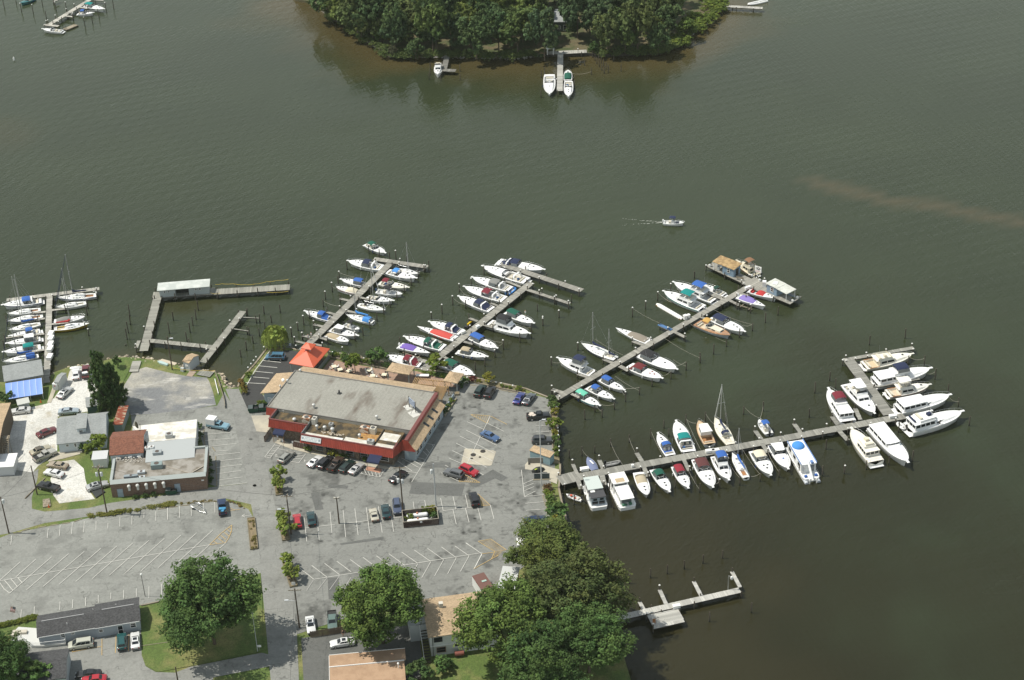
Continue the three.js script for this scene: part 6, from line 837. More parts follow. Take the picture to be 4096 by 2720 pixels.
{ // mobile home
  const g=place('mobile_home','long dark shingled mobile home below the left parking lot','house','i',[515,985],[1880,755],2.7),w=g.width,wm=mat([.34,.38,.42],.8);
  const A=gable(0,w * .56,.1,6.4,2.6,3.7,.25,3.2),B=gable(w * .56 + .3,w,-.1,6.9,2.65,3.85,.25,3.5);part('wall',[blk(0,w * .56,0,2.6,.1,6.4),blk(w * .56,w,0,2.65,-.1,6.9),A.ends,B.ends],wm,g);part('roof',[A.roof,B.roof],GM.shingleGrey,g);part('ridge_vent',[box(w * .42,.1,.14,w * .25,3.9,-3.2),box(w * .32,.1,.14,w * .8,4.04,-3.5)],mat([.4,.4,.4],.7),g);part('fascia',[box(w * .56,.16,.06,w * .28,2.58,.2),box(w * .44,.16,.06,w * .78,2.62,.4)],WHITE,g);
  for (const [x,ww,h,y] of [[w * .235,.7,.8,1.9],[w * .335,.6,.35,2],[w * .61,.7,.6,1.7],[w * .93,1,1,1.7]]) win(g,x,y,ww,h,x > w * .56 ? .12 :-.08);win(g,w * .235,.9,.9,2,-.08,0,mat([.4,.43,.46],.7),mat([.42,.46,.5],.6),'door');win(g,w * .80,1.1,.9,2,.12,0,WHITE,GLASS,'door');part('roof_pipe',[[.29,-1.6],[.55,-4.6],[.78,-4.9]].map(([u,z]) => cyl(.07,.07,.5,w * u,3.2,z,6)),WHITE,g);part('green_gable',[quads([[-.27,2.4,0],[-.27,3.8,-3.2],[-.27,2.4,-3.2]],[[0,1,2]])],mat([.02,.14,.06],.7),g);
  const d=thing('porch_deck','white railed porch deck at the left end of the mobile home','deck',V(0,0,0)),pq=[[250,850],[520,870],[560,1060],[890,1010],[885,1075],[560,1110],[420,1110],[320,1030],[150,1040],[140,960]].map(p => Z.i(p,LH + .5));d.position.set(pq[0].x,0,pq[0].z);const off=p => p.clone().sub(d.position);part('floor',slab(pq.map(p => V(p.x - d.position.x,0,p.z - d.position.z)),LH,LH + .5),mat([.55,.55,.52],.7),d);const rp=[[150,1040],[320,1030],[420,1110],[560,1110],[885,1075],[890,1010]].map(p => off(Z.i(p,LH + .5)).setY(0));const rg=[];for (let i=1;i < rp.length;i++) {const a=rp[i - 1].clone().setY(LH + 1.45),b=rp[i].clone().setY(LH + 1.45);rg.push(bar(a,b,.06));rg.push(bar(a.clone().setY(LH + .65),b.clone().setY(LH + .65),.04));const n=Math.round(a.distanceTo(b) / .22);for (let k=0;k <=n;k++) {const p=mid(a,b,k / n);rg.push(bar(p.clone().setY(LH + .5),p,.025,3));} } part('railing',rg,WHITE,d);part('bench',[box(1.6,.5,.9,...off(Z.i([310,920],LH + .75)).toArray()),box(1.2,.5,1.6,...off(Z.i([200,940],LH + .75)).toArray())],mat([.50,.46,.38],.8),d);
}
hut('house','dark shingled house half hidden by the bottom left tree','house','i',[[250,1620],[885,1545],[875,1150],[240,1220]],3,{wall:mat([.40,.44,.46],.8),roof:GM.shingleGrey,type:'gable',rise:1.3 });
{ // two-storey house with tan roof
  const g=place('house','two storey pale house with a tan shingle roof between the big trees','house','o',[325,560],[540,530],5.4),w=13.5,wm=mat([.55,.57,.55],.8),G2=gable(0,w,.1,11,5.3,6.9,.35,6.0);part('wall',[blk(0,w,2.7,5.3,.1,11),blk(.1,w - .1,0,2.7,.25,10.9),G2.ends],wm,g);part('roof',G2.roof,GM.shingleTan,g);part('belt_board',box(w,.12,.1,w / 2,2.7,0),WHITE,g);win(g,1.6,4.2,1.5,1,-.08,0,BLACK);win(g,5.0,4.7,.8,.45,-.08);win(g,2.1,1.4,1.7,1.2,-.23,0,mat([.3,.2,.15],.7));win(g,5.3,2.2,.7,.6,-.23,0,BLACK);part('chimney',[box(.8,1.9,.8,3.2,7.1,-6.4)],mat([.58,.55,.48],.85),g);part('downspout',box(.1,5.2,.1,.5,2.6,0),BLACK,g);part('oil_tank',bar([4.6,.8,.9],[6.4,.8,.9],.5,10),mat([.22,.07,.05],.6),g);
  part('sun_room_roof',quads([[-3.6,4.2,-5],[-.1,4.9,-5],[-.1,4.9,-10.6],[-3.6,4.2,-10.6],[-3.6,4.1,-5],[-.1,4.8,-5],[-.1,4.8,-10.6],[-3.6,4.1,-10.6]],[[0,1,2,3],[4,5,1,0],[6,7,3,2],[7,4,0,3]]),mat([.55,.58,.60],.5),g);part('sun_room',[blk(-3.4,0,0,4.1,5.2,10.4)],mat([.42,.45,.45],.8),g);const st=[];for (let i=0;i < 12;i++) st.push(box(1.2,.06,.3,-.8,.3 + i * .3,1.6 - i * .5));part('stair',st,DARKTIMBER,g);part('stair_rail',bar([-1.5,1.2,1.8],[-1.5,5,-4.2],.05),WHITE,g);
}
{const g=place('flat_building','low building with a tan flat roof at the bottom edge','building','n',[325,900],[860,850],3),w=14.5;part('wall',[blk(.3,w - .3,0,2.9,-3.7,6.5)],mat([.12,.10,.09],.9),g);part('roof',[blk(0,w,2.9,3.1,-4,3.6),blk(0,w + .3,3.1,3.25,3.6,6.8)],std([.42,.28,.18],.95,{map:blotch([1,1,1],[.82,.8,.78],8,541,9,512,1.4,.2) }),g);part('roof_trim',[blk(-.08,0,2.85,3.16,-4,6.8),blk(0,w,3.1,3.3,3.45,3.6),blk(0,w + .3,3.2,3.32,6.8,6.9)],WHITE,g);const q=at(g,'n',[856,805],3),o=part('vent_pipe',[cyl(.1,.1,1.1,0,0,0,8),new THREE.SphereGeometry(.24,10,7).translate(0,1.2,0)],WHITE,g);o.position.copy(q);}
{const g=hut('container','white sided box with rust brown roof below the lot','container','m',[[548,775],[632,745],[608,645],[530,665]],2.6,{wall:mat([.66,.66,.64],.7),roof:mat([.15,.075,.06],.8),over:0 });part('roof_hatch',box(1.0,.06,.5,g.w * .6,2.68,-(g.f + (g.b - g.f) * .45)),mat([.35,.48,.42],.6),g);}
hut('carport','pale grey roofed carport with red sides half under the trees','carport','m',[[660,745],[790,790],[740,600],[635,625]],3,{wall:mat([.22,.03,.03],.7),roof:mat([.52,.53,.52],.6),over:.3 });
hut('trailer','white box trailer roof showing through the lot corner tree','trailer','m',[[790,475],[880,468],[875,420],[788,422]],3,{wall:WHITE,roof:WHITE,over:0 });hut('trailer','second white trailer roof under the lot corner tree','trailer','m',[[995,475],[1045,470],[1042,415],[1000,418]],3,{wall:WHITE,roof:WHITE,over:0 });
{ // pier buildings
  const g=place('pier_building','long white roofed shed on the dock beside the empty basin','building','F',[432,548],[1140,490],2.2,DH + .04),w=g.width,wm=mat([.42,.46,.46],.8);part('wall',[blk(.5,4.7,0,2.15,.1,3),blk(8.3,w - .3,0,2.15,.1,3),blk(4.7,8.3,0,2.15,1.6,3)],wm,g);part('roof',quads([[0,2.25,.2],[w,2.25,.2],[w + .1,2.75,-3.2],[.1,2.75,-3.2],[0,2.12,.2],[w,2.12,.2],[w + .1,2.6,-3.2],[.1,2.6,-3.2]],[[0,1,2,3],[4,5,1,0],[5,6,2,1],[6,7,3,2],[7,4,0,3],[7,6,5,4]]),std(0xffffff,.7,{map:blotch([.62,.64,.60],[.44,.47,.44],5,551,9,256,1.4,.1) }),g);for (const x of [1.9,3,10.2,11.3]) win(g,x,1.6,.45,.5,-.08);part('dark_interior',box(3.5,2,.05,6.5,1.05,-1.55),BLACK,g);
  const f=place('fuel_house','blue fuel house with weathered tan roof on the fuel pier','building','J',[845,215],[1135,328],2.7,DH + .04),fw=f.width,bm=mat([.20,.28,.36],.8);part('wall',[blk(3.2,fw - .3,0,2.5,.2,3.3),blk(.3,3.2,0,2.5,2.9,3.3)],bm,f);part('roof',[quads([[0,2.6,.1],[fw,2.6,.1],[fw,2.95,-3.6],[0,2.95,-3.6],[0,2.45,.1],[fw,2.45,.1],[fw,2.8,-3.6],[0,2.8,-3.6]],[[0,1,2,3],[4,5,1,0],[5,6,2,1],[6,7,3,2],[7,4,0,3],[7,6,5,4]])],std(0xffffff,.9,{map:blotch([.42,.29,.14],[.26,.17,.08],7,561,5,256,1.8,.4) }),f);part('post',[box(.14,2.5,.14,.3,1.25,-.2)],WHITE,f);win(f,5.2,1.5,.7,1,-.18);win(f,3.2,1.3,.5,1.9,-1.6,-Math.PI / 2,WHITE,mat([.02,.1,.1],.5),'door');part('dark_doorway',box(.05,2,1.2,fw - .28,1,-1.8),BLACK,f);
  const s=place('fuel_shed','blue shed with white tin roof and open porch on the fuel pier','building','J',[1560,515],[1845,655],2.5,DH + .04),sw=s.width;part('wall',[blk(.3,3.8,0,2.4,.2,3.4),blk(3.8,sw - .3,0,.15,3.2,3.4)],bm,s);part('roof',[blk(0,3.9,2.45,2.58,-.1,3.7),quads([[3.9,2.5,.1],[sw,2.35,.1],[sw,2.35,-3.7],[3.9,2.5,-3.7],[3.9,2.4,.1],[sw,2.25,.1],[sw,2.25,-3.7],[3.9,2.4,-3.7]],[[0,1,2,3],[4,5,1,0],[5,6,2,1],[6,7,3,2]])],std(0xffffff,.6,{map:blotch([.60,.61,.56],[.48,.48,.43],5,571,4,256,1.5,.15) }),s);part('loose_panel',box(1.2,.05,1.6,1.9,2.7,-1.7,.5),WHITE,s);part('post',[box(.1,2.35,.1,sw - .2,1.18,-.1),box(.1,2.35,.1,sw - .2,1.18,-3.4)],WHITE,s);win(s,2.2,1.4,.8,1.1,-.18);
  // fuel sign
  const cv=document.createElement('canvas');cv.width=256;cv.height=256;const x=cv.getContext('2d');x.fillStyle='#f2f2ee';x.fillRect(0,0,256,256);x.fillStyle='#111';x.beginPath();x.ellipse(128,95,92,66,0,0,7);x.fill();x.strokeStyle='#f2f2ee';x.lineWidth=20;x.beginPath();x.arc(96,95,34,.7,5.6);x.stroke();x.beginPath();x.arc(150,84,24,1.7,6.6);x.lineTo(172,128);x.stroke();x.fillStyle='#b01818';x.font='bold 50px sans-serif';x.textAlign='center';x.fillText('CARROLL',128,226,226);const tx=new THREE.CanvasTexture(cv);tx.colorSpace=THREE.SRGBColorSpace;
  const a=Z.J([1415,355],DH + 2),b=Z.J([1500,380],DH + 2),t=thing('fuel_sign','white square sign with black emblem and red letters on the fuel pier','sign',V(a.x,DH,a.z),yawOf(a,b));part('panel',new THREE.BoxGeometry(1.9,1.75,.16).translate(.95,2.9,0),std(0xffffff,.5,{map:tx }),t);part('post',[box(.14,3.6,.14,.1,1.8,-.16),box(.14,3.6,.14,1.8,1.8,-.16)],BLACK,t);
}
{ // far bank cottage and hut
  const g=hut('cottage','grey roofed cottage among the far bank trees','house','C',[[380,205],[560,205],[545,85],[395,85]],3.4,{wall:mat([.05,.06,.055],.9),roof:GM.shinglePale,type:'gable',rise:1.6 });win(g,g.w * .3,1.4,1.2,1,-g.f - .2);win(g,g.w * .65,1.2,1,2,-g.f - .2,0,WHITE,GLASS,'door');
  hut('boat_hut','small white roofed gazebo hut by the far bank pier','gazebo','C',[[316,447],[394,447],[390,400],[325,400]],2.5,{base:DH,walls:false,posts:true,post:WHITE,type:'hip',rise:.9,roof:mat([.74,.76,.74],.6) });
}
// ================================================================ vehicles
const TYRE=mat([.02,.02,.02],.85),RIM=mat([.5,.5,.5],.35,{metalness:.6 }),LAMP=mat([.7,.72,.7],.15),TAIL=mat([.4,.02,.015],.3),DARKTRIM=mat([.03,.03,.032],.6);
const CARDIM={ // length, width, [profile of the lower body], cabin: x0, x1, y0, y1, rear rake, front rake
  sedan:[4.8,1.78,[[-2.4,.35],[-2.38,.86],[-2.2,.98],[-1.1,1.0],[.7,.98],[1.9,.86],[2.32,.72],[2.4,.35]],[-1.75,1.05,.95,1.42,.75,.85]],
  coupe:[4.4,1.72,[[-2.2,.34],[-2.18,.84],[-2.05,.92],[-.9,.94],[.6,.92],[1.8,.76],[2.15,.62],[2.2,.34]],[-1.6,.75,.9,1.28,.95,.8]],
  wagon:[4.7,1.8,[[-2.35,.38],[-2.33,.95],[-2.2,1.02],[.8,1.02],[1.9,.9],[2.3,.74],[2.35,.38]],[-2.2,1.15,.98,1.5,.3,.8]],
  suv:[4.65,1.86,[[-2.3,.45],[-2.3,1.08],[-2.2,1.14],[.9,1.14],[2.1,1.06],[2.3,.9],[2.32,.45]],[-2.2,1.05,1.1,1.8,.25,.6]],
  van:[4.9,1.95,[[-2.4,.4],[-2.4,1.05],[-2.3,1.1],[1.2,1.08],[2.1,.92],[2.42,.72],[2.45,.4]],[-2.3,1.75,1.05,1.78,.25,1.1]],
  pickup:[5.4,1.92,[[-2.7,.48],[-2.7,1.1],[-.6,1.12],[1.0,1.14],[2.5,1.06],[2.68,.9],[2.7,.48]],[-.55,1.2,1.1,1.78,.2,.55]],
};
const carGeo={};
function carParts(type) {
  if (carGeo[type]) return carGeo[type];
  const [L,W,prof,c]=CARDIM[type],s=new THREE.Shape(prof.map(p => new THREE.Vector2(...p))),tmp=new THREE.Group();
  const body=new THREE.ExtrudeGeometry(s,{depth:W - .2,bevelEnabled:true,bevelThickness:.1,bevelSize:.07,bevelSegments:2 }).translate(0,0,-W / 2 + .1);
  part('body',toCreasedNormals(body,.6),'paint',tmp);
  if (type ==='pickup') part('bed',[box(1.95,.04,W - .35,-1.65,1.16,0),...[-1,1].map(q => box(2.05,.22,.1,-1.65,1.24,q * (W / 2 - .1))),box(.1,.22,W - .2,-2.66,1.24,0)],'bed',tmp);
  const B=taper(c[0],c[1],c[2],c[3],W / 2 - .09,W / 2 - .09,c[4],c[5],.8);part('cabin',B.geo,'paint',tmp);
  pane(tmp,B,'front',.07,.93,.12,.9,'glass','windshield');pane(tmp,B,'back',.08,.92,.15,.85,'glass','rear_window');const n=type ==='van' || type ==='wagon' || type ==='suv' ? 3 :type ==='pickup' || type ==='coupe' ? 1.6 :2;for (const f of ['port','star']) {const k=Math.floor(n + .5);for (let i=0;i < k;i++) pane(tmp,B,f,.1 + i * .8 / k,.1 + (i + .9) * .8 / k,.14,.88,'glass','side_window');}
  if (type ==='suv' || type ==='van' || type ==='wagon') part('roof_rack',[-1,1].map(q => bar([c[0] + .6,c[3] + .06,q * (W / 2 - .3)],[c[1] - c[5] - .2,c[3] + .06,q * (W / 2 - .3)],.03)),'trim',tmp);
  const wx=L * .3,r=type ==='suv' || type ==='pickup' ? .38 :.33;
  for (const x of [-1,1]) for (const z of [-1,1]) {const w=new THREE.Group();w.name='wheel';w.position.set(x * wx,r,z * (W / 2 - .1));tmp.add(w);part('tyre',new THREE.CylinderGeometry(r,r,.24,14).rotateX(Math.PI / 2),'tyre',w);part('rim',new THREE.CylinderGeometry(r * .6,r * .6,.26,10).rotateX(Math.PI / 2),'rim',w);}
  const fy=prof[prof.length - 2][1] - .06,fx=prof[prof.length - 1][0];for (const z of [-1,1]) {part('headlight',box(.12,.16,.34,fx + .03,fy,z * (W / 2 - .32)),'lamp',tmp);part('tail_light',box(.1,.2,.3,-L / 2 - .03,prof[1][1] - .12,z * (W / 2 - .28)),'tail',tmp);}
  part('bumper',[box(.16,.18,W - .1,fx + .08,.42,0),box(.16,.18,W - .1,-L / 2 - .06,.46,0)],'trim',tmp);
  return carGeo[type]=tmp;
}
const paintCache={};
const carPaint=c => paintCache[c] ||=new THREE.MeshPhysicalMaterial({color:rgb(...c),roughness:.35,metalness:.15,clearcoat:.8,clearcoatRoughness:.08,side:THREE.DoubleSide });
const CP={white:[.72,.72,.71],silver:[.42,.43,.43],grey:[.13,.135,.14],black:[.014,.014,.016],maroon:[.12,.012,.018],red:[.42,.018,.03],blue:[.07,.13,.26],navy:[.015,.03,.08],royal:[.015,.025,.17],teal:[.012,.045,.05],green:[.012,.03,.025],tan:[.36,.30,.22],gold:[.42,.38,.28],ltblue:[.20,.36,.44],brown:[.055,.035,.025],steel:[.07,.09,.15],sage:[.13,.19,.17],beige:[.50,.47,.38] };
function car(z,f,b,type,c,label,o={}) {
  const F=Z[z](f,LH + .7),S=Z[z](b,LH + .7),g=thing(type ==='pickup' ? 'pickup_truck' :type ==='van' ? 'minivan' :'parked_car',label,type ==='pickup' ? 'truck' :type ==='van' ? 'van' :type ==='suv' ? 'car' :'car',mid(F,S).setY(LH + .06),yawOf(S,F));
  const m={paint:carPaint(CP[c] || c),glass:GLASS,trim:o.trim || DARKTRIM,tyre:TYRE,rim:RIM,lamp:LAMP,tail:TAIL,bed:o.bed || mat([.03,.03,.03],.8) };
  const src=carParts(type).clone();src.traverse(q => {if (q.isMesh) {q.material=typeof q.material ==='string' ? m[q.material] :q.material;} });while (src.children.length) g.add(src.children[0]);
  const c4=CARDIM[type][3],W=CARDIM[type][1];if (o.top) part('vinyl_roof',box(c4[1] - c4[0] - c4[4] - c4[5] + .1,.04,W * .76,(c4[0] + c4[4] + c4[1] - c4[5]) / 2,c4[3] + .02,0),mat(o.top,.8),g);if (o.sun) part('sunroof',box(.75,.03,.8,(c4[0] + c4[1]) / 2,c4[3] + .015,0),GLASS,g);
  if (o.cargo) o.cargo(g);if (o.spare) part('spare_wheel',new THREE.CylinderGeometry(.36,.36,.22,14).rotateZ(Math.PI / 2).translate(-2.45,1.0,0),TYRE,g);
  return g;
}
const loads=(m,n,w=.5) => g => part('cargo',Array.from({length:n },() => box(rr(.3,.8) * w * 2,rr(.15,.4),rr(.3,.7) * w * 2,-1.65 + rr(-.6,.6),1.3,rr(-.45,.45),R() * 3)),m,g);
car('a',[1025,250],[1025,395],'sedan','white','white sedan parked at the shore end of the gravel yard');
car('a',[1162,215],[1155,375],'pickup','maroon','dark maroon pickup with white cargo at the gravel yard shore',{cargo:loads(WHITE,3,.7) });
car('a',[950,505],[800,640],'sedan','silver','silver sedan parked beside the narrow shed',{sun:true });
car('a',[112,835],[438,800],'sedan',[.60,.60,.58],'off white sedan parked below the small grey shed');
car('a',[1068,812],[782,835],'sedan',[.36,.42,.46],'silver blue sedan above the grey cottage');
car('a',[742,1060],[518,1150],'sedan','maroon','maroon sedan in the middle of the gravel yard');
car('e',[698,112],[395,225],'sedan','gold','gold sedan with dark vinyl roof beside the silver pickup',{top:[.10,.09,.075] });
car('e',[758,172],[450,310],'pickup',[.40,.39,.35],'pale silver pickup with black bed cover by the cottage',{bed:mat([.02,.02,.02],.6) });
car('e',[642,352],[918,395],'sedan','tan','tan sedan parked above the long white sedan');
car('e',[585,445],[872,515],'sedan','white','long white sedan on the lower gravel yard',{});
car('e',[492,625],[818,712],'pickup','black','black pickup on the grass edge of the lower gravel yard');
car('e',[1445,612],[1175,685],'sedan','silver','silver sedan with sunroof beside the brick building',{sun:true });
car('b',[1765,1048],[1425,990],'pickup','ltblue','light blue pickup carrying a white camper box',{cargo:g => {part('camper_box',box(2.2,1.5,1.9,-1.6,1.9,0),WHITE,g);part('cooler_unit',box(.6,.4,.8,-.3,2.2,0),STEEL,g);} });
car('F',[1902,1440],[2155,1445],'van',[.06,.16,.25],'blue minivan with wood panel sides by the willow',{cargo:g => part('wood_panel',[-1,1].map(s => box(3.6,.35,.03,-.2,.72,s * .99)),mat([.09,.045,.025],.6),g) });
car('f',[1640,1185],[1660,1372],'pickup','navy','dark blue pickup with blue tarps in its bed',{cargo:loads(mat([.05,.24,.42],.8),6,.6) });
car('g',[568,358],[415,495],'wagon',[.30,.30,.27],'silver wagon in the disabled bay left of the restaurant entrance');
car('g',[945,425],[808,545],'coupe','white','white coupe first in the row before the red parapet');
car('g',[1085,445],[945,575],'suv','black','black sport utility vehicle beside the white coupe');
car('g',[1235,440],[1078,620],'pickup','brown','dark brown pickup with a spare wheel in its bed',{cargo:g => part('spare_wheel',new THREE.TorusGeometry(.3,.11,6,14).rotateX(1.57).translate(-1.5,1.3,0),TYRE,g) });
car('g',[1378,485],[1235,625],'wagon','green','dark green wagon fifth in the row before the restaurant');
car('g',[1505,520],[1365,645],'coupe',[.44,.44,.43],'silver coupe beside the striped entrance bay');
car('g',[2065,635],[1925,745],'sedan','black','black sedan under the pole with two transformers',{sun:true });
car('g',[628,1205],[650,1385],'wagon','red','bright red hatchback in the lower parking row');
car('g',[812,1175],[838,1345],'sedan','teal','dark teal sedan beside the red hatchback');
car('g',[1652,1132],[1690,1282],'coupe','beige','small beige car left of the propane enclosure row');
car('g',[1815,1075],[1845,1248],'sedan','teal','dark green sedan between the beige car and grey blue vehicle');
car('g',[1995,1222],[1972,992],'suv','steel','grey blue sport utility vehicle beside the transformer pole');
car('h',[1672,372],[1432,262],'sedan','blue','blue sedan alone in the angled bays');
car('h',[945,790],[1185,862],'suv','grey','charcoal sport utility vehicle with rear spare wheel by the concrete pad',{spare:true });
car('h',[1378,838],[1155,738],'suv','red','red sport utility vehicle below the concrete pad');
car('h',[1310,1085],[1362,1262],'suv','black','black sport utility vehicle beside the yellow hatched triangle',{spare:false });
car('d',[1795,662],[1715,782],'suv','green','dark green vehicle nearest the tiki bar');
car('d',[1938,655],[1838,825],'suv','black','large black vehicle facing the waterfront bed');
car('d',[2325,745],[2238,888],'sedan','royal','deep blue sedan facing the waterfront bed');
car('W',[2130,1578],[2102,1612],'sedan',[.06,.07,.085],'dark grey sedan in the corner next to the deep blue sedan');
car('h',[2345,35],[2060,62],'pickup','black','black pickup with white boxes in its bed at the right lot edge',{cargo:loads(mat([.6,.52,.45],.7),6,.6) });
car('L',[368,205],[98,212],'suv',[.05,.052,.055],'dark grey vehicle parked facing the bulkhead planter');
car('L',[260,1262],[28,1295],'sedan','navy','navy sedan by the lot corner tree');
car('i',[938,1108],[1245,1062],'van',[.50,.50,.42],'champagne minivan in front of the mobile home');
car('i',[1645,945],[1648,1165],'suv',[.01,.075,.075],'teal green vehicle in front of the mobile home',{});
car('i',[1820,930],[1830,1140],'sedan','white','white sedan with sunroof beside the lawn',{sun:true });
car('i',[1035,1500],[1345,1478],'sedan','black','black sedan at the bottom edge by the dark roofed house');
car('i',[1165,1572],[1370,1552],'sedan','red','red car cut off at the bottom edge');
car('k',[1528,1125],[1505,968],'sedan','white','white sedan by the timber fence at the lower lot',{sun:true });
car('k',[1725,1085],[1718,945],'pickup','sage','sage green pickup half hidden by the middle oak');
car('n',[352,618],[492,598],'sedan','white','white sedan under the edge of the middle oak',{sun:true });
{ // boat trailer, dumpsters, tanks
  const a=Z.f([1255,1250],LH),b=Z.f([1395,1350],LH),t=thing('boat_trailer','empty steel boat trailer on the left parking lot','trailer',mid(a,b).setY(LH),yawOf(a,b));part('frame',[bar([-2,.5,-.7],[1.4,.5,-.7],.06),bar([-2,.5,.7],[1.4,.5,.7],.06),bar([1.4,.5,-.7],[2.9,.5,0],.06),bar([1.4,.5,.7],[2.9,.5,0],.06),...[-2,-1,0,1.2].map(x => bar([x,.5,-.7],[x,.5,.7],.05))],CHROME,t);for (const s of [-1,1]) {part('wheel',new THREE.CylinderGeometry(.3,.3,.2,12).rotateX(1.57).translate(-.8,.3,s * .95),TYRE,t);part('fender',box(.9,.08,.3,-.8,.66,s * .95),WHITE,t);}
  for (const [z,p,yaw,label] of [['b',[2072,830],.1,'green dumpster with open lid left of the restaurant'],['b',[2215,815],.1,'second green dumpster against the restaurant corner'],['f',[965,1090],.1,'dark green dumpster below the brick wall']]) {const d=thing('dumpster',label,'dumpster',Z[z](p,LH).setY(LH + .06),yaw);part('bin',quads([[-1.1,0,.6],[1.1,0,.6],[1.1,0,-.6],[-1.1,0,-.6],[-1.2,1.2,.8],[1.2,1.2,.8],[1.2,1.4,-.7],[-1.2,1.4,-.7]],[[0,1,5,4],[1,2,6,5],[2,3,7,6],[3,0,4,7]]),mat([.01,.06,.035],.6),d);part('lid',[box(1.1,.06,1.5,-.6,1.36,0,0,0,.1)],mat([.07,.09,.09],.7),d);part('contents',box(1.0,.1,1.2,.6,.9,0),BLACK,d);part('pocket',[-1,1].map(s => box(.14,.2,1.2,s * 1.24,.7,0)),mat([.01,.05,.03],.7),d);}
  const c1=Z.h([390,1560],LH),c2=Z.h([862,1510],LH),c3=Z.h([845,1400],LH),c4=Z.h([362,1465],LH),en=thing('tank_enclosure','dark brown timber enclosure in the middle of the right lot','enclosure',V(c1.x,LH,c1.z),yawOf(c1,c2));en.updateMatrixWorld(true);const w=c1.distanceTo(c2),wd=4.2,wood=mat([.06,.035,.028],.9);const pk=(n,f) => {for (let i=0;i < n;i++) f(i);};pk(32,i => part('plank',box(w / 32 - .02,1.6,.05,(i + .5) * w / 32,.8,0),wood,en));pk(32,i => part('plank',box(w / 32 - .02,1.6,.05,(i + .5) * w / 32,.8,-wd),wood,en));pk(16,i => {part('plank',box(.05,1.6,wd / 16 - .02,0,.8,-(i + .5) * wd / 16),wood,en);part('plank',box(.05,1.6,wd / 16 - .02,w,.8,-(i + .5) * wd / 16),wood,en);});part('top_rail',[box(w + .1,.1,.14,w / 2,1.65,0),box(w + .1,.1,.14,w / 2,1.65,-wd),box(.14,.1,wd,0,1.65,-wd / 2),box(.14,.1,wd,w,1.65,-wd / 2)],mat([.30,.27,.22],.9),en);part('notice',box(.5,.5,.03,w * .5,1.25,.05),WHITE,en);
  for (const [x,z,label] of [[w * .42,-3.0,'rear white propane tank inside the timber enclosure'],[w * .42,-1.1,'front white propane tank inside the timber enclosure']]) {const p=en.localToWorld(V(x,0,z)),k=thing('propane_tank',label,'tank',p.setY(LH),en.rotation.y);part('vessel',new THREE.CapsuleGeometry(.5,3.8,6,14).rotateZ(1.57).translate(0,.85,0),WHITE,k);part('valve_dome',cyl(.2,.18,.3,0,1.3,0,10),mat([.6,.25,.15],.6),k);part('saddle',[box(.3,.5,.8,-1.2,.25,0),box(.3,.5,.8,1.2,.25,0)],mat([.4,.4,.38],.9),k);}
  const fa=Z.h([2145,905],LH),fb=Z.h([2355,900],LH),fe=thing('bin_enclosure','fenced bin enclosure at the right lot edge','enclosure',V(fa.x,LH,fa.z),yawOf(fa,fb));const fw=fa.distanceTo(fb);part('back_panel',box(fw + 1.4,1.5,.08,fw / 2 - .6,.75,-6.2),mat([.22,.2,.17],.85),fe);part('front_panel',box(fw,1.5,.08,fw / 2,.75,-.2),mat([.06,.08,.085],.8),fe);part('post',[0,fw / 2,fw].map(x => box(.1,1.7,.1,x,.85,-.2)),mat([.5,.5,.48],.6),fe);part('rail',[bar([0,1.55,-.2],[fw,1.55,-.2],.04),bar([-.9,1.55,-6.2],[fw,1.55,-6.2],.04)],mat([.5,.5,.48],.6),fe);part('kerb',box(fw + .4,.2,.3,fw / 2,.1,.2),STOPM,fe);
  {const k=thing('covered_jet_ski','black tarpaulin heap with yellow patch in the bin enclosure','tarp',Z.h([2200,790],LH).setY(LH),.3),r=[];for (let i=0;i <=8;i++) {const u=i / 8,ring=[];for (let j=0;j <=8;j++) {const q=j / 8 * Math.PI;ring.push([lerp(-1.5,1.5,u),.05 + Math.sin(q) * (.5 + .5 * Math.sin(u * 3.1)) * rr(.9,1.1),Math.cos(q) * .8 * Math.sin(.3 + u * 2.5)]);} r.push(ring);} part('cover',loft(r),mat([.02,.022,.02],.7),k);part('yellow_patch',box(.7,.06,.3,-.6,.95,.35,.3),mat([.4,.5,.03],.6),k);}
}
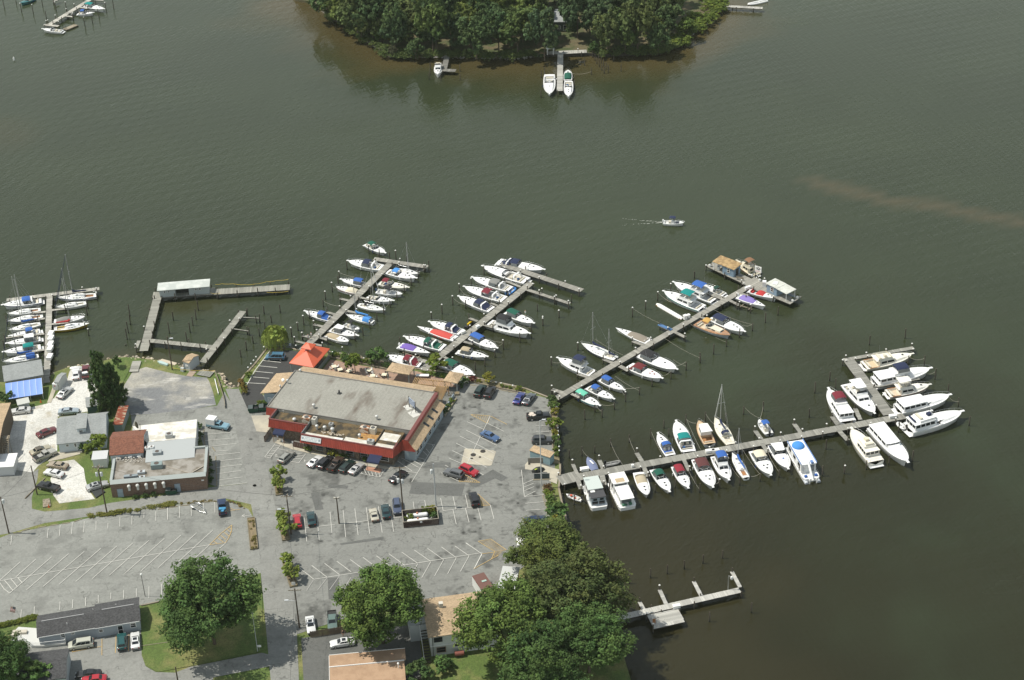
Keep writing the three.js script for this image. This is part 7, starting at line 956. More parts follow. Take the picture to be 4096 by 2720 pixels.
// ================================================================ trees, shrubs, street furniture, people
function crownGeo(seed,lobes,perLobe,perClump,leaf,shape='oak') { // unit crown: boughs carry clumps, clumps carry leaf-sized bent faces
  const q=rng(seed),pos=[],col=[],a=V(0,0,0),n=V(0,0,0),t=V(0,0,0),b=V(0,0,0),c=V(0,0,0),lc=V(0,0,0);
  for (let l=0;l < lobes;l++) {
    const u=lerp(-.45,1,(l + .5) / lobes),ph=l * 2.39996 + (q() - .5) * 1.1,s=Math.sqrt(1 - u * u);let lr=lerp(.26,.46,q()),rad=lerp(.42,.74,q());
    lc.set(s * Math.cos(ph) * rad,u * rad * .95,s * Math.sin(ph) * rad);
    if (shape ==='cone') {const y=(l + .5) / lobes * 2 - 1,e=lerp(.62,.10,Math.pow((y + 1) / 2,1.3));lc.set(Math.cos(ph) * e,y * .9,Math.sin(ph) * e);lr=lerp(.42,.2,(y + 1) / 2);}
    const lt=.8 + .4 * q(),ly=q();
    for (let i=0;i < perLobe;i++) {
      const v=q() * 2 - 1,w=q() * 6.283,e=Math.sqrt(1 - v * v),k=lr * (.55 + .5 * q()),cr=lr * lerp(.2,.42,q()),tint=lt * (.72 + .5 * q()),yel=ly * .25 + q() * .25;
      c.set(e * Math.cos(w) * k,v * k * .8,e * Math.sin(w) * k).add(lc);
      for (let m=0;m < perClump;m++) {
        const v2=q() * 2 - 1,w2=q() * 6.283,e2=Math.sqrt(1 - v2 * v2),r=cr * (.45 + .7 * q());
        a.set(e2 * Math.cos(w2),v2,e2 * Math.sin(w2));n.copy(a).multiplyScalar(.6).add(V(q() - .5,q() * .9 - .1,q() - .5)).normalize();t.set(q() - .5,q() - .5,q() - .5).cross(n).normalize();b.crossVectors(n,t);a.y *=.75;a.multiplyScalar(r).add(c);
        const L=leaf * (.6 + .8 * q()),Wd=L * .62,bend=L * .3,k2=tint * (.82 + .36 * q());
        const P=(x,y,z) => pos.push(a.x + t.x * x + b.x * y + n.x * z,a.y + t.y * x + b.y * y + n.y * z,a.z + t.z * x + b.z * y + n.z * z);
        P(-L,0,-bend);P(0,-Wd,0);P(0,Wd,0);P(0,-Wd,0);P(L,0,-bend);P(0,Wd,0);
        for (let z=0;z < 6;z++) col.push(k2 * (1 + yel * .6),k2,k2 * (1 - yel * .3));
      }
    }
  }
  const g=new THREE.BufferGeometry();g.setAttribute('position',new THREE.Float32BufferAttribute(pos,3));g.setAttribute('color',new THREE.Float32BufferAttribute(col,3));g.setAttribute('uv',new THREE.Float32BufferAttribute(new Float32Array(pos.length / 3 * 2),2));g.computeVertexNormals();return g;
}
const CROWN={big:[1,2,3,4].map(s => crownGeo(700 + s,16,34,49,.028)),far:[1,2,3,4].map(s => crownGeo(720 + s,9,18,22,.071)),small:[1,2,3].map(s => crownGeo(740 + s,8,11,17,.108)),cone:[1,2].map(s => crownGeo(760 + s,26,16,40,.042,'cone')),spray:[1,2].map(s => crownGeo(770 + s,6,6,18,.11)) };
const leafM={};const LEAF=c => leafM[c] ||=new THREE.MeshPhysicalMaterial({color:rgb(...c),vertexColors:true,roughness:.9,side:THREE.DoubleSide,specularIntensity:.3,transmission:.12,thickness:0 });
const BARK=mat([.09,.07,.05],.95);
function tree(label,p,kind,rx,ry,cy,colr,o={}) { // p: ground point; crown radii and centre height
  const g=thing(o.name || 'tree',label,o.cat || 'tree',p,0,o.group),v=CROWN[kind],r=rr(.02,.03) * rx + .05,base=Math.max(.3,cy - ry * .5);
  const tr=[new THREE.CylinderGeometry(r * .6,r * 1.3,base,8).translate(0,base / 2,0)];for (let i=0;i < (o.limbs ?? 6);i++) {const w=i / 6 * 6.28 + rr(-.3,.3),h=rr(.2,.55);tr.push(bar([0,base * .9,0],[Math.cos(w) * rx * .55,cy + ry * (h - .3),Math.sin(w) * rx * .55],r * .35,5));}
  part('trunk',tr,BARK,g);const c=part('crown',v[Math.floor(R() * v.length)],LEAF(colr),g);c.position.y=cy;c.scale.set(rx * 1.05,ry * 1.05,rx * rr(.98,1.13));c.rotation.y=R() * 6.28;return g;
}
const GREEN={oak:[.066,.132,.040],warm:[.086,.152,.038],dark:[.056,.108,.036],blue:[.064,.118,.048],yel:[.17,.19,.035],bright:[.11,.165,.03],rust:[.084,.122,.042] };
const gp=(z,p,h=0) => Z[z](p,LH + h).setY(LH); // ground point under a pixel seen at height h
// the big trees near the camera
tree('huge dark green oak between the left lot and the road',gp('k',[560,905],9),'big',10.8,10.2,10.5,GREEN.oak);
tree('broad bright green oak beside the tan roofed house',gp('n',[715,360],8.5),'big',9.6,9.0,9.6,GREEN.warm);
tree('light topped tree at the right lot corner over the bulkhead',gp('p',[390,210],6.5),'big',8.6,6.2,7.2,[.085,.125,.034]);
tree('brownish green oak, highest of the bottom right trees',gp('p',[545,460],9),'big',10.2,9.0,10.4,GREEN.rust);
tree('green oak in front of the tan roof, leftmost of the bottom right trees',gp('p',[165,640],8),'big',10.0,8.4,9.6,GREEN.warm);
tree('green oak leaning over the water, lowest right of the bottom right trees',gp('p',[615,705],7),'big',8.6,7.4,8.4,GREEN.oak);
tree('green oak at the bottom edge under the bottom right trees',gp('p',[330,860],7),'big',9.0,8.0,8.6,GREEN.oak);
tree('small yellow green tree against the lot corner tree',gp('p',[440,70],3),'small',2.2,2.4,3.4,GREEN.yel);
tree('dark leafy shrub tree at the bulkhead above the lot corner',gp('L',[420,1180],3),'small',3.0,2.6,3.2,GREEN.oak);
tree('dark green tree cut off at the bottom left corner',gp('i',[60,1360],6),'big',6.0,5.6,6.4,GREEN.oak);
tree('green tree at the very bottom left edge',gp('i',[380,1560],3),'small',4.2,3.4,4.0,GREEN.oak);
tree('tall dark conical tree beside the grey cottage',gp('a',[1430,800]),'cone',4.2,8.2,8.4,GREEN.dark,{name:'evergreen_tree' });
tree('shorter dark tree joined to the tall conical tree',gp('a',[1560,720]),'cone',3.4,5.6,6.0,GREEN.dark,{name:'evergreen_tree' });
tree('small dark shrub right of the tall conical tree',gp('a',[1590,240]),'small',1.3,2.0,2.0,GREEN.dark,{name:'shrub',cat:'shrub' });
tree('loose green tree over the cottage front corner',gp('a',[1320,1290],2.2),'small',3.0,2.3,3.0,GREEN.bright);
tree('dark bush at the cottage door',gp('e',[1115,200]),'small',.9,1.4,1.4,GREEN.dark,{name:'shrub',cat:'shrub' });
tree('dark bush at the left end of the blue awning',gp('a',[70,680],1.5),'small',2.6,2.0,2.2,GREEN.dark,{name:'shrub',cat:'shrub' });
{ // willow: hanging strands over a domed crown
  const g=thing('willow_tree','round yellow green weeping willow at the waterfront','tree',gp('F',[2030,1290])),q=rng(808),pos=[],col=[],R3=3.5;
  for (let i=0;i < 1500;i++) {const u=q(),w=q() * 6.283,e=Math.sqrt(u) * .98,x=e * Math.cos(w) * R3,z=e * Math.sin(w) * R3,y0=2.2 + 3.4 * Math.sqrt(Math.max(0,1 - e * e)) * rr(.75,1.04),len=rr(.8,2.6) * (.4 + e),m=rr(.7,1.3),sw=rr(.9,1.12),wd=rr(.05,.11),tx=-Math.sin(w) * wd,tz=Math.cos(w) * wd;for (let k=0;k < 4;k++) {const a=y0 - len * k / 4,b=y0 - len * (k + 1) / 4,xa=x * lerp(1,sw,k / 4) + (q() - .5) * .08,za=z * lerp(1,sw,k / 4),xb=x * lerp(1,sw,(k + 1) / 4),zb=z * lerp(1,sw,(k + 1) / 4);pos.push(xa - tx,a,za - tz,xa + tx,a,za + tz,xb,b,zb,xa,a - .05,za,xa + tx * 1.6 + .06,a - .16,za + tz * 1.6,xb,b,zb);for (let v=0;v < 6;v++) col.push(m * 1.1,m,m * .8);} }
  const geo=new THREE.BufferGeometry();geo.setAttribute('position',new THREE.Float32BufferAttribute(pos,3));geo.setAttribute('color',new THREE.Float32BufferAttribute(col,3));geo.setAttribute('uv',new THREE.Float32BufferAttribute(new Float32Array(pos.length / 3 * 2),2));geo.computeVertexNormals();const c=new THREE.Mesh(geo,LEAF([.24,.33,.09]));c.name='crown';g.add(c);const inner=part('inner_crown',CROWN.small[0],LEAF([.22,.31,.075]),g);inner.position.y=3.3;inner.scale.set(3.7,2.9,3.7);part('trunk',cyl(.25,.18,3.5,0,0,0,8),BARK,g);const w=thing('planter_wall','low white wall round the foot of the willow','planter',gp('F',[2045,1318]));part('wall',[box(4.4,.45,.2,0,.22,.9,.05),box(.2,.45,1.8,-2.2,.22,0),box(.2,.45,1.8,2.2,.22,-.1)],STOPM,w);}
// round street trees in the kerb planters beside the road
for (const [z,p,label,r] of [['g',[378,640],'round tree in the upper road planter, upper one',2.0],['g',[380,780],'round tree in the upper road planter, lower one',1.9],['g',[445,1225],'olive round tree in the middle road planter, upper one',2.0],['g',[480,1390],'round tree in the middle road planter, lower one',2.5],['k',[1292,440],'round tree in the lower road planter, upper one',1.9],['k',[1332,540],'round tree in the lower road planter, lower one',2.3]]) tree(label,gp(z,p,2.3),'small',r,r * .95,2.5,[.155,.225,.05],{name:'street_tree' });
for (const [z,a,b,label] of [['g',[365,700],[400,950],'long kerbed planter bed beside the road, upper one'],['g',[400,1160],[490,1560],'long kerbed planter bed beside the road, middle one'],['k',[1290,470],[1360,690],'long kerbed planter bed beside the road, lower one'],['k',[955,45],[985,335],'kerbed planter bed left of the road with dry weeds']]) {const A=Z[z](a,LH),B=Z[z](b,LH),L=A.distanceTo(B),t=thing('planter_bed',label,'planter',mid(A,B).setY(LH),yawOf(A,B));part('kerb',[box(L,.4,.16,0,.2,-.8),box(L,.4,.16,0,.2,.8),box(.16,.4,1.6,-L / 2,.2,0),box(.16,.4,1.6,L / 2,.2,0)],std([.42,.39,.32],.95,{map:T.concrete }),t);part('soil',box(L,.3,1.5,0,.15,0),GM.dirt,t);const ws=Array.from({length:Math.round(L * 1.6) },() => clean(CROWN.spray[0].clone()).scale(rr(.2,.5),rr(.2,.5),rr(.2,.5)).translate(rr(-L / 2,L / 2),.5,rr(-.5,.5)));const wm=part('weeds',ws,LEAF([.20,.20,.06]),t);wm.userData.kind='stuff';}
// planting beds on the waterfront
function shrubs(z,list,label,group,kind='small') {for (const [x,y,r,c='oak',lb] of list) {tree(lb || label,gp(z,[x,y],r * .6),kind,r,r * .85,r * .75,GREEN[c] || c,{name:'shrub',cat:'shrub',group:lb ? undefined :group,limbs:3 });} }
shrubs('c',[[1110,215,1.2],[1175,235,1.0,'bright'],[1260,255,1.3,'warm'],[1310,290,1.2],[1390,275,1.3,'warm'],[1440,300,1.4],[1560,320,1.0,'bright'],[1630,345,1.0,'warm'],[1830,370,1.1,'dark'],[1870,375,.9]],'leafy shrub in the patio waterfront bed','shrubs of the patio bed');
tree('larger dark green bush in the patio waterfront bed',gp('c',[1710,270],1.8),'small',2.9,2.4,2.4,GREEN.oak,{name:'shrub',cat:'shrub' });tree('small leafy tree standing on the patio',gp('c',[1420,470]),'small',2.2,2.4,3.4,GREEN.bright);tree('leafy tree at the land end of the patio dock',gp('d',[1160,395],2),'small',3.0,2.3,3.0,GREEN.bright);tree('small yellow green tree above the parked black vehicle',gp('d',[1870,560],1.2),'small',1.8,1.5,1.8,GREEN.yel);tree('dark red leaved bush beside the tiki bar',gp('d',[1650,570],.6),'small',1.1,.9,.9,[.10,.03,.03],{name:'shrub',cat:'shrub' });
shrubs('d',[[1560,590,1.1,'oak'],[1740,590,.8,'yel'],[2050,650,.7,'bright'],[2110,665,.5,'warm'],[2160,675,.6,'bright'],[2280,690,1.0,'bright'],[2340,710,.5,'yel']],'small shrub in the waterfront bed above the parked cars','shrubs above the parked cars');
shrubs('K',[[25,660,1.3,'dark'],[40,745,1.4,'warm'],[60,840,1.3,'yel'],[50,990,2.0,'bright'],[110,965,1.0,'oak'],[65,1110,1.0,'yel'],[70,1190,1.1,'warm'],[110,1265,1.1,'dark'],[80,1340,.8,'bright'],[85,1410,.8,'warm']],'shrub in the narrow bulkhead bed of the right lot','shrubs of the bulkhead bed');
shrubs('L',[[310,850,1.3,[.10,.07,.03]],[330,940,1.4,'bright'],[345,1020,1.6,'warm'],[380,1080,1.4,'warm']],'weedy shrub in the bed below the bin enclosure','weedy shrubs at the lot edge');shrubs('b',[[2000,330,1.0,'bright'],[1900,430,1.0,[.16,.12,.04]],[1930,500,1.1,[.14,.12,.03]],[1950,560,1.0,[.14,.14,.03]],[2150,720,.9,'bright'],[2210,710,.8,'warm']],'dry shrub beside the paved strip','shrubs by the paved strip');
shrubs('g',[[795,325,1.1,'bright'],[945,325,.8,'bright'],[1110,380,1.2,'yel'],[1180,400,.9,'yel'],[1230,420,.8,'warm'],[1320,415,.9,'dark'],[1550,460,.8,'warm']],'clipped shrub in front of the restaurant','shrubs before the restaurant');shrubs('h',[[470,1420,1.3,'bright'],[690,1320,1.3,'bright'],[775,1310,1.2,'yel'],[800,1390,1.0,'oak']],'vine bush growing inside the timber tank enclosure','bushes in the tank enclosure');
shrubs('f',[[1330,180,1.1,'dark'],[1330,300,1.1,'dark'],[1320,400,.9,'dark'],[1450,640,1.2,'dark'],[1455,720,1.1,'dark'],[1470,800,1.1,'dark'],[1485,900,1.0,'dark'],[480,1140,.8,'dark'],[605,1125,.8,'dark'],[720,1105,.8,'dark']],'clipped dark bush against the brick building','bushes at the brick building');
shrubs('n',[[1190,785,2.2,'oak','round bush in front of the two storey house'],[1010,850,3.2,'dark','dark bush at the bottom edge by the flat tan roof']],'','');shrubs('d',[[1320,930,.9,'warm'],[1370,860,.9,'bright'],[1280,990,1.0,'dark'],[1490,640,1.0,'oak']],'shrub in the bed beside the restaurant ramp','shrubs by the ramp');shrubs('d',[[1000,480,.8,'bright'],[1080,495,.8,'bright'],[1160,505,.8,'warm'],[1240,520,.8,'bright']],'low hedge bush beside the patio dock','hedge at the patio dock');
{ // ground cover: weeds along the lane, hedge by the mobile home, undergrowth on the far bank
  const strip=(name,label,path,n,w,s,c,yy=LH) => {const gs=[];for (let i=0;i < n;i++) {const k=Math.floor(R() * (path.length - 1)),p=mid(path[k],path[k + 1],R()),e=rr(s * .5,s);if (yy < 1 && segDist(p,Z.C([300,480]),Z.C([700,470])) < 5) continue;gs.push(clean(CROWN.spray[i % 2].clone()).scale(e,e * .8,e).rotateY(R() * 6).translate(p.x + rr(-w,w),yy + e * .45,p.z + rr(-w,w)));} const o=new THREE.Mesh(merge(gs),LEAF(c));o.name=numbered(name);o.userData={label,category:'weeds',kind:'stuff' };scene.add(o);};
  strip('weed_strip','overgrown weed strip between the lane and left parking lot',[[1190,1070],[1450,1040],[1700,1000],[2150,930],[2360,900]].map(p => Z.e(p,LH)),95,.5,.8,[.20,.23,.06]);
  strip('weed_strip','thin weeds along the right end of the lane edge',[[1050,1240],[1300,1210],[1530,1190],[1800,1210],[1960,1290]].map(p => Z.f(p,LH)),45,.3,.45,[.22,.20,.07]);
  strip('hedge','clipped green hedge left of the mobile home',[[-80,860],[250,790],[500,725]].map(p => Z.i(p,LH)),90,.3,.9,[.13,.18,.035]);
  strip('undergrowth','low green undergrowth along the far bank edge',FARSHORE.slice(2,20),330,2.6,2.4,[.09,.14,.045],.8);
  strip('undergrowth','bright green brush at the right end of the far bank',FARSHORE.slice(18,24),80,3.5,3,[.13,.20,.04],.8);
}
{ // far bank wood: each tree its own
  const list=[];const q=rng(4242),rows=[[-120,1180,2780,22],[-60,1225,2765,23],[0,1280,2750,23],[55,1350,2735,22],[105,1430,2705,19],[148,1520,2650,13]];
  for (const [y,x0,x1,n] of rows) for (let i=0;i < n;i++) {const x=lerp(x0,x1,(i + .5 + (q() - .5) * .7) / n),yy=y + (q() - .5) * 40;if (x > 2190 && x < 2300 && yy > -25) continue;if (x > 2290 && x < 2370 && yy > 105) continue;if (x > 2690 && yy < 50) continue;list.push([x,yy]);}
  list.forEach(([x,y],i) => {const r=4.4 + q() * 3.2,h=r * (1.05 + q() * .5);tree('dense dark green tree in the wood on the far bank',Z.W([x,y],1 + h * .8).setY(.9),'far',r,h,h * 1.05,[[.110,.165,.045],GREEN.blue,[.072,.125,.040],[.058,.105,.050],[.09,.135,.05]][Math.floor(q() * 5)],{name:'wood_tree',group:'far bank wood',limbs:3 });});
  for (const [z,x,y,r,c,label] of [['B',1160,330,3.0,'warm','light green small tree at the left edge of the far wood'],['B',1270,330,2.8,'yel','yellow green small tree above the far bank beach'],['B',1265,470,2.0,[.07,.085,.05],'grey green bush beside the far bank beach'],['B',1470,450,3.6,'blue','dark rounded tree at the far bank beach'],['B',640,40,3.5,'bright','bright green tree at the left tip of the far bank'],['C',760,440,2,'oak','bush right of the far bank deck'],['C',575,250,3.0,'dark','slim dark tree beside the far cottage'],['C',1600,250,4.0,'warm','green tree at the right end of the far wood']]) tree(label,Z[z]([x,y],1 + r).setY(.9),'far',r,r * 1.1,r * 1.1,GREEN[c] || c,{name:'tree' });
}
// ================================================================ poles, wires, lights, furniture, people
const POLEWOOD=mat([.085,.062,.045],.95);
function heightFor(z,base,topY) {const b=Z[z](base,LH);const want=(() => {const p=project(Z[z]([base[0],topY],LH));return p[1];})();let lo=0,hi=25;for (let i=0;i < 30;i++) {const m=(lo + hi) / 2;if (project(b.clone().setY(LH + m))[1] > want) lo=m;else hi=m;} return lo;}
function pole(label,z,base,topY,o={}) {
  const b=Z[z](base,LH).setY(LH),h=heightFor(z,base,topY),t=thing(o.name || 'utility_pole',label,'pole',b,o.yaw || 0);
  part('pole',cyl(o.r || .17,(o.r || .17) * .72,h,0,0,0,8),o.m || POLEWOOD,t);t.h=h;
  if (o.arm) part('crossarm',[box(2.6,.14,.14,0,h - .3,.1),...(o.arm > 1 ? [box(.14,.14,2.2,.1,h - .5,0)] :[])],TIMBER,t);
  if (o.ins) part('insulator',[-1.1,-.5,.5,1.1].map(x => cyl(.06,.04,.22,x,h - .22,.1,6)),WHITE,t);
  for (const [dx,dy,dz] of o.cans || []) part('transformer',[cyl(.3,.3,.9,dx,h - dy,dz,12),cyl(.31,.1,.15,dx,h - dy + .9,dz,12)],mat([.55,.57,.57],.5),t);
  if (o.flood) part('floodlight',[-1,1].map(s => [box(.5,.35,.3,s * .4,h + .1,.1,s * .5),bar([0,h - .1,0],[s * .4,h + .05,.05],.04)]),mat([.4,.38,.33],.6),t);
  if (o.lamp) part('lamp_arm',[bar([0,h - (o.lampDrop || 0),0],[o.lamp,h - (o.lampDrop || 0) + .3,0],.05),box(.8,.16,.3,o.lamp,h - (o.lampDrop || 0) + .28,0)],mat([.6,.62,.64],.5),t);
  if (o.globe) part('globe',new THREE.SphereGeometry(.24,12,8).translate(0,h + .1,0),WHITE,t);
  return {p:V(b.x,LH + h - .2,b.z),h,t };
}
const p1=pole('leaning dark pole beside the black pickup','e',[503,770],378);
const p2=pole('pole with two transformers and crossarms beside the brick building','e',[1445,1030],380,{arm:2,ins:true,cans:[[-.5,2.6,.2],[.5,2.6,.2]] });
const p3=pole('pole with grey transformer at the left edge of the lot','e',[120,1290],800,{cans:[[.4,1.6,.1]] });
const p4=pole('dark floodlight pole in the middle of the right lot','g',[1203,1330],985,{flood:true });
const p5=pole('T shaped pole with crossarm beside the middle road planter','g',[556,1470],945,{arm:2,ins:true,lamp:-1.9,lampDrop:4 });
const p6=pole('pole with two white transformers behind the grey blue vehicle','g',[2068,1210],560,{arm:1,cans:[[-.5,4,.2],[.4,4.2,.3]] });
const p7=pole('grey steel pole with a transformer at the tank enclosure','h',[825,1270],690,{m:mat([.42,.44,.45],.6),cans:[[-.5,2.4,.2]],r:.15 });
const p8=pole('tall pale steel light pole at the bin enclosure','L',[222,840],-57,{m:mat([.58,.58,.56],.5),r:.13,name:'light_pole',lamp:.9 });
const p9=pole('roadside pole with crossarm and street light by the white sedan','k',[1412,1075],705,{arm:1,ins:true,lamp:-1.9,lampDrop:3.2 });
const p10=pole('tall dark pole with a lamp head at the boatyard shore','b',[976,268],-180,{lamp:1.0,lampDrop:.8 });
pole('slim black lamp post with white globe below the left lot','i',[1958,440],150,{m:BLACK,r:.07,globe:true,name:'lamp_post' });pole('thin grey lamp pole against the huge oak','k',[1018,1300],940,{m:mat([.4,.42,.43],.6),r:.08,globe:true,name:'lamp_post' });pole('dark pole cut off at the bottom edge','i',[2420,1700],1390,{});
function wire(a,b,d,label) {const t=thing('power_line',label,'wire',a.p,0,'overhead wires');part('wire',sag(V(0,0,0),b.p.clone().sub(a.p),d,.028,12),mat([.03,.03,.03],.7),t);}
wire(p5,p6,.9,'thin black overhead wire from the T pole to the transformer pole');wire(p5,p9,.6,'thin black overhead wire along the road between T pole and lower pole');wire(p2,p5,1.2,'thin black overhead wire from the brick building pole to the T pole');wire(p3,p2,.7,'thin black overhead wire between the two left poles');wire(p6,p7,.5,'thin black overhead wire between the transformer pole and steel pole');wire(p1,p3,.6,'thin black overhead wire from the leaning pole to the left edge pole');
{const o={p:p9.p.clone().add(V(3,-.5,60)) };wire(p9,o,1,'thin black overhead wire running off the bottom edge');}
// white globe lights on the bulkheads
function globes(z,list,label,group,h=.9) {for (const p of list) {const t=thing('globe_light',label,'lamp',Z[z](p,LH + h).setY(LH),0,group);part('post',cyl(.05,.05,h,0,0,0,6),BLACK,t);part('globe',new THREE.SphereGeometry(.2,10,7).translate(0,h + .12,0),WHITE,t);} }
globes('K',[[86,720],[90,770],[93,816],[97,863],[98,958],[101,1008],[105,1052],[109,1100],[111,1153],[123,1308],[125,1360]],'white globe light on the bulkhead right of the lot','globe lights on the right bulkhead',.6);
globes('d',[[185,285],[968,432],[1048,445],[1580,542],[1738,568],[1895,595],[1968,608],[2040,622],[2196,652],[2270,668]],'white globe light along the waterfront bed','globe lights on the waterfront bed',.6);globes('b',[[2105,98],[2072,145],[2037,190],[1997,240]],'white globe light on a post beside the paved strip','globe lights by the paved strip',1.2);globes('c',[[188,130],[620,112],[975,75],[1245,135],[1112,200],[1535,282]],'white globe lamp near the gazebo','globe lamps near the gazebo',1.4);
// waterfront bed edging
wallAlong('planter_edge','timber edging of the waterfront bed above the parked cars','planter',[[1600,600],[1700,622],[2000,690],[2360,760]].map(p => Z.d(p,LH)),LH,LH + .4,.2,TIMBER);wallAlong('planter_edge','timber edging of the patio waterfront bed','planter',[[1050,260],[1250,310],[1500,360],[1860,440]].map(p => Z.c(p,LH)),LH,LH + .45,.25,TIMBER);wallAlong('planter_edge','timber edging of the bulkhead bed beside the right lot','planter',[[5,720],[15,950],[35,1300],[45,1400]].map(p => Z.K(p,LH)),LH,LH + .4,.2,TIMBER);wallAlong('planter_edge','timber edging of the weedy bed below the light pole','planter',[[235,840],[270,960],[310,1120]].map(p => Z.L(p,LH)),LH,LH + .35,.25,STOPM);wallAlong('planter_edge','blue grey wall beside the planted restaurant ramp','wall',[[1265,975],[1395,760]].map(p => Z.d(p,LH + .9)),LH,LH + .9,.2,GREYBLUE);wallAlong('planter_edge','grey wall on the outer side of the restaurant ramp bed','wall',[[1275,1050],[1435,820]].map(p => Z.d(p,LH + .4)),LH,LH + .5,.25,STOPM);
{const s=structure('planting_soil',[sheet([...pts('d',[[1560,540],[1900,600],[2360,695]]),...pts('d',[[2360,755],[2000,686],[1600,598]])],LH + .2),sheet(pts('c',[[1050,200],[1500,270],[1900,345],[1900,430],[1500,352],[1250,305],[1060,255]]),LH + .2),sheet(pts('K',[[10,700],[78,690],[95,860],[130,1540],[45,1540],[35,1300]]),LH + .2),sheet(pts('L',[[240,830],[350,800],[440,1080],[310,1130]]),LH + .12)],GM.dirt);}
// fences
function fence(label,z,a,b,h,m,bw=.22) {const A=Z[z](a,LH),B=Z[z](b,LH),L=A.distanceTo(B),n=Math.round(L / bw),t=thing('board_fence',label,'fence',V(A.x,LH,A.z),yawOf(A,B)),G0=box(L / n - .025,h,.04,0,h / 2,0);const G1=merge([G0]);for (let i=0;i < n;i++) {const o=new THREE.Mesh(G1,m);o.name='plank';o.position.set((i + .5) * L / n,0,(i % 2) * .06);t.add(o);} part('rail',[box(L,.09,.05,L / 2,h * .25,-.05),box(L,.09,.05,L / 2,h * .8,-.05)],m,t);for (let x=0;x <=L;x +=2.4) part('post',box(.11,h + .1,.11,x,h / 2,-.1),m,t);return t;}
fence('brown board fence below the white sedan at the lower lot','k',[1518,1170],[1940,1105],1.7,mat([.15,.11,.08],.9));fence('dark brown board fence left of the restaurant entrance','g',[580,295],[730,330],1.7,mat([.10,.05,.035],.9));fence('dark brown board fence at the restaurant service corner','g',[205,230],[285,110],1.7,mat([.09,.05,.035],.9));
wallAlong('retaining_wall','low timber wall along the lawn right of the mobile home','wall',[[1905,575],[2140,525]].map(p => Z.i(p,LH)),LH,LH + .35,.25,TIMBER);wallAlong('retaining_wall','thin pale kerb crossing the lawn beside the white sedan','kerb',[[1905,1115],[2300,1060]].map(p => Z.i(p,LH)),LH,LH + .2,.12,STOPM);wallAlong('guard_rail','white timber rail along the boatyard grass','rail',[[1550,405],[1598,600]].map(p => Z.b(p,LH)),LH,LH + .4,.16,WHITE);wallAlong('fence_line','old timber posts and boards beside the boat ramp','fence',[[1560,330],[1600,430],[1640,560],[1680,690],[1690,790]].map(p => Z.b(p,LH)),LH,LH + .8,.1,TIMBER);
// boatyard bits
function slabThing(name,label,cat,z,q,t,m,y=LH) {const p=q.map(v => Z[z](v,y)),c=p.reduce((s,v) => s.add(v),V(0,0,0)).multiplyScalar(1 / p.length),g=thing(name,label,cat,V(c.x,y,c.z));part('surface',slab(p.map(v => v.clone().sub(g.position)),.02,t),m,g);return g;}
function plankDeck(label,z,a,b,w,tone) {const A=Z[z](a,LH),B=Z[z](b,LH),t=thing('plank_deck',label,'deck',mid(A,B).setY(0));part('deck_boards',boards(A.clone().sub(t.position),B.clone().sub(t.position),w,LH + .3,tone),BOARDS,t).userData.kind='stuff';part('joists',box(A.distanceTo(B),.22,w * .9,0,LH + .12,0,yawOf(A,B)),DARKTIMBER,t);}
plankDeck('grey plank platform on the boatyard shore grass','b',[500,160],[455,305],2.2,[.34,.33,.29]);plankDeck('dark plank platform at the boatyard shore corner','b',[1330,310],[1510,345],2.3,[.24,.24,.21]);slabThing('step_slab','tan slab beside the small boatyard shed','slab','b',[[1165,350],[1240,365],[1305,290],[1220,270]],.1,std([.34,.26,.2],.9));
slabThing('plywood_sheets','pale plywood sheets on the boatyard shore','boards','b',[[790,150],[840,125],[1040,180],[1010,210]],.15,mat([.5,.43,.33],.9));slabThing('canoe','upturned pale green canoe on the boatyard grass','boat','b',[[775,165],[830,165],[925,205],[905,222],[810,195]],.45,mat([.40,.52,.50],.5));
for (const [a,b,label] of [[[940,235],[1105,220],'white upturned dinghy at the gravel yard shore'],[[1110,215],[1260,190],'second white upturned dinghy beside the maroon pickup']]) {const A=Z.a(a,LH + .4),B=Z.a(b,LH + .4),t=thing('upturned_dinghy',label,'boat',mid(A,B).setY(LH),yawOf(A,B)),L=A.distanceTo(B),r=[];for (let i=0;i <=10;i++) {const u=i / 10,w=.62 * Math.pow(Math.sin(Math.PI * clamp(.1 + .86 * u)),.6),ring=[];for (let j=0;j <=8;j++) {const q=j / 8 * Math.PI;ring.push([(u - .5) * L,.02 + Math.sin(q) * .55 * w / .62,Math.cos(q) * w]);} r.push(ring);} part('hull',loft(r),WHITE,t);part('keel',box(L * .8,.06,.06,0,.58,0),WHITE,t);}
slabThing('black_tarp','black tarpaulin on the ground behind the silver sedan with sunroof','tarp','e',[[1215,710],[1330,660],[1420,740],[1295,825]],.3,mat([.03,.035,.035],.7));slabThing('pallet_pile','grey board pile with striped barrier on the grass island','boards','e',[[578,845],[670,830],[690,930],[580,950]],.25,TIMBER);
{const t=thing('log_edge','old timber log lying along the grass island','log',Z.e([475,690],LH).setY(LH),1.2);part('log',bar([-4,.15,0],[4,.15,0],.15,7),TIMBER,t);const c=thing('traffic_cone','orange traffic cone on the grass island','cone',Z.e([660,940],LH).setY(LH));part('cone',cyl(.2,.04,.75,0,.05,0,10),mat([.62,.12,.02],.7),c);part('base',box(.45,.06,.45,0,.03,0),mat([.5,.1,.02],.8),c);const c2=thing('traffic_cone','orange traffic cone on the grass by the blue awning','cone',Z.a([552,705],LH).setY(LH));part('cone',cyl(.2,.04,.75,0,.05,0,10),mat([.62,.12,.02],.7),c2);part('base',box(.45,.06,.45,0,.03,0),mat([.5,.1,.02],.8),c2);}
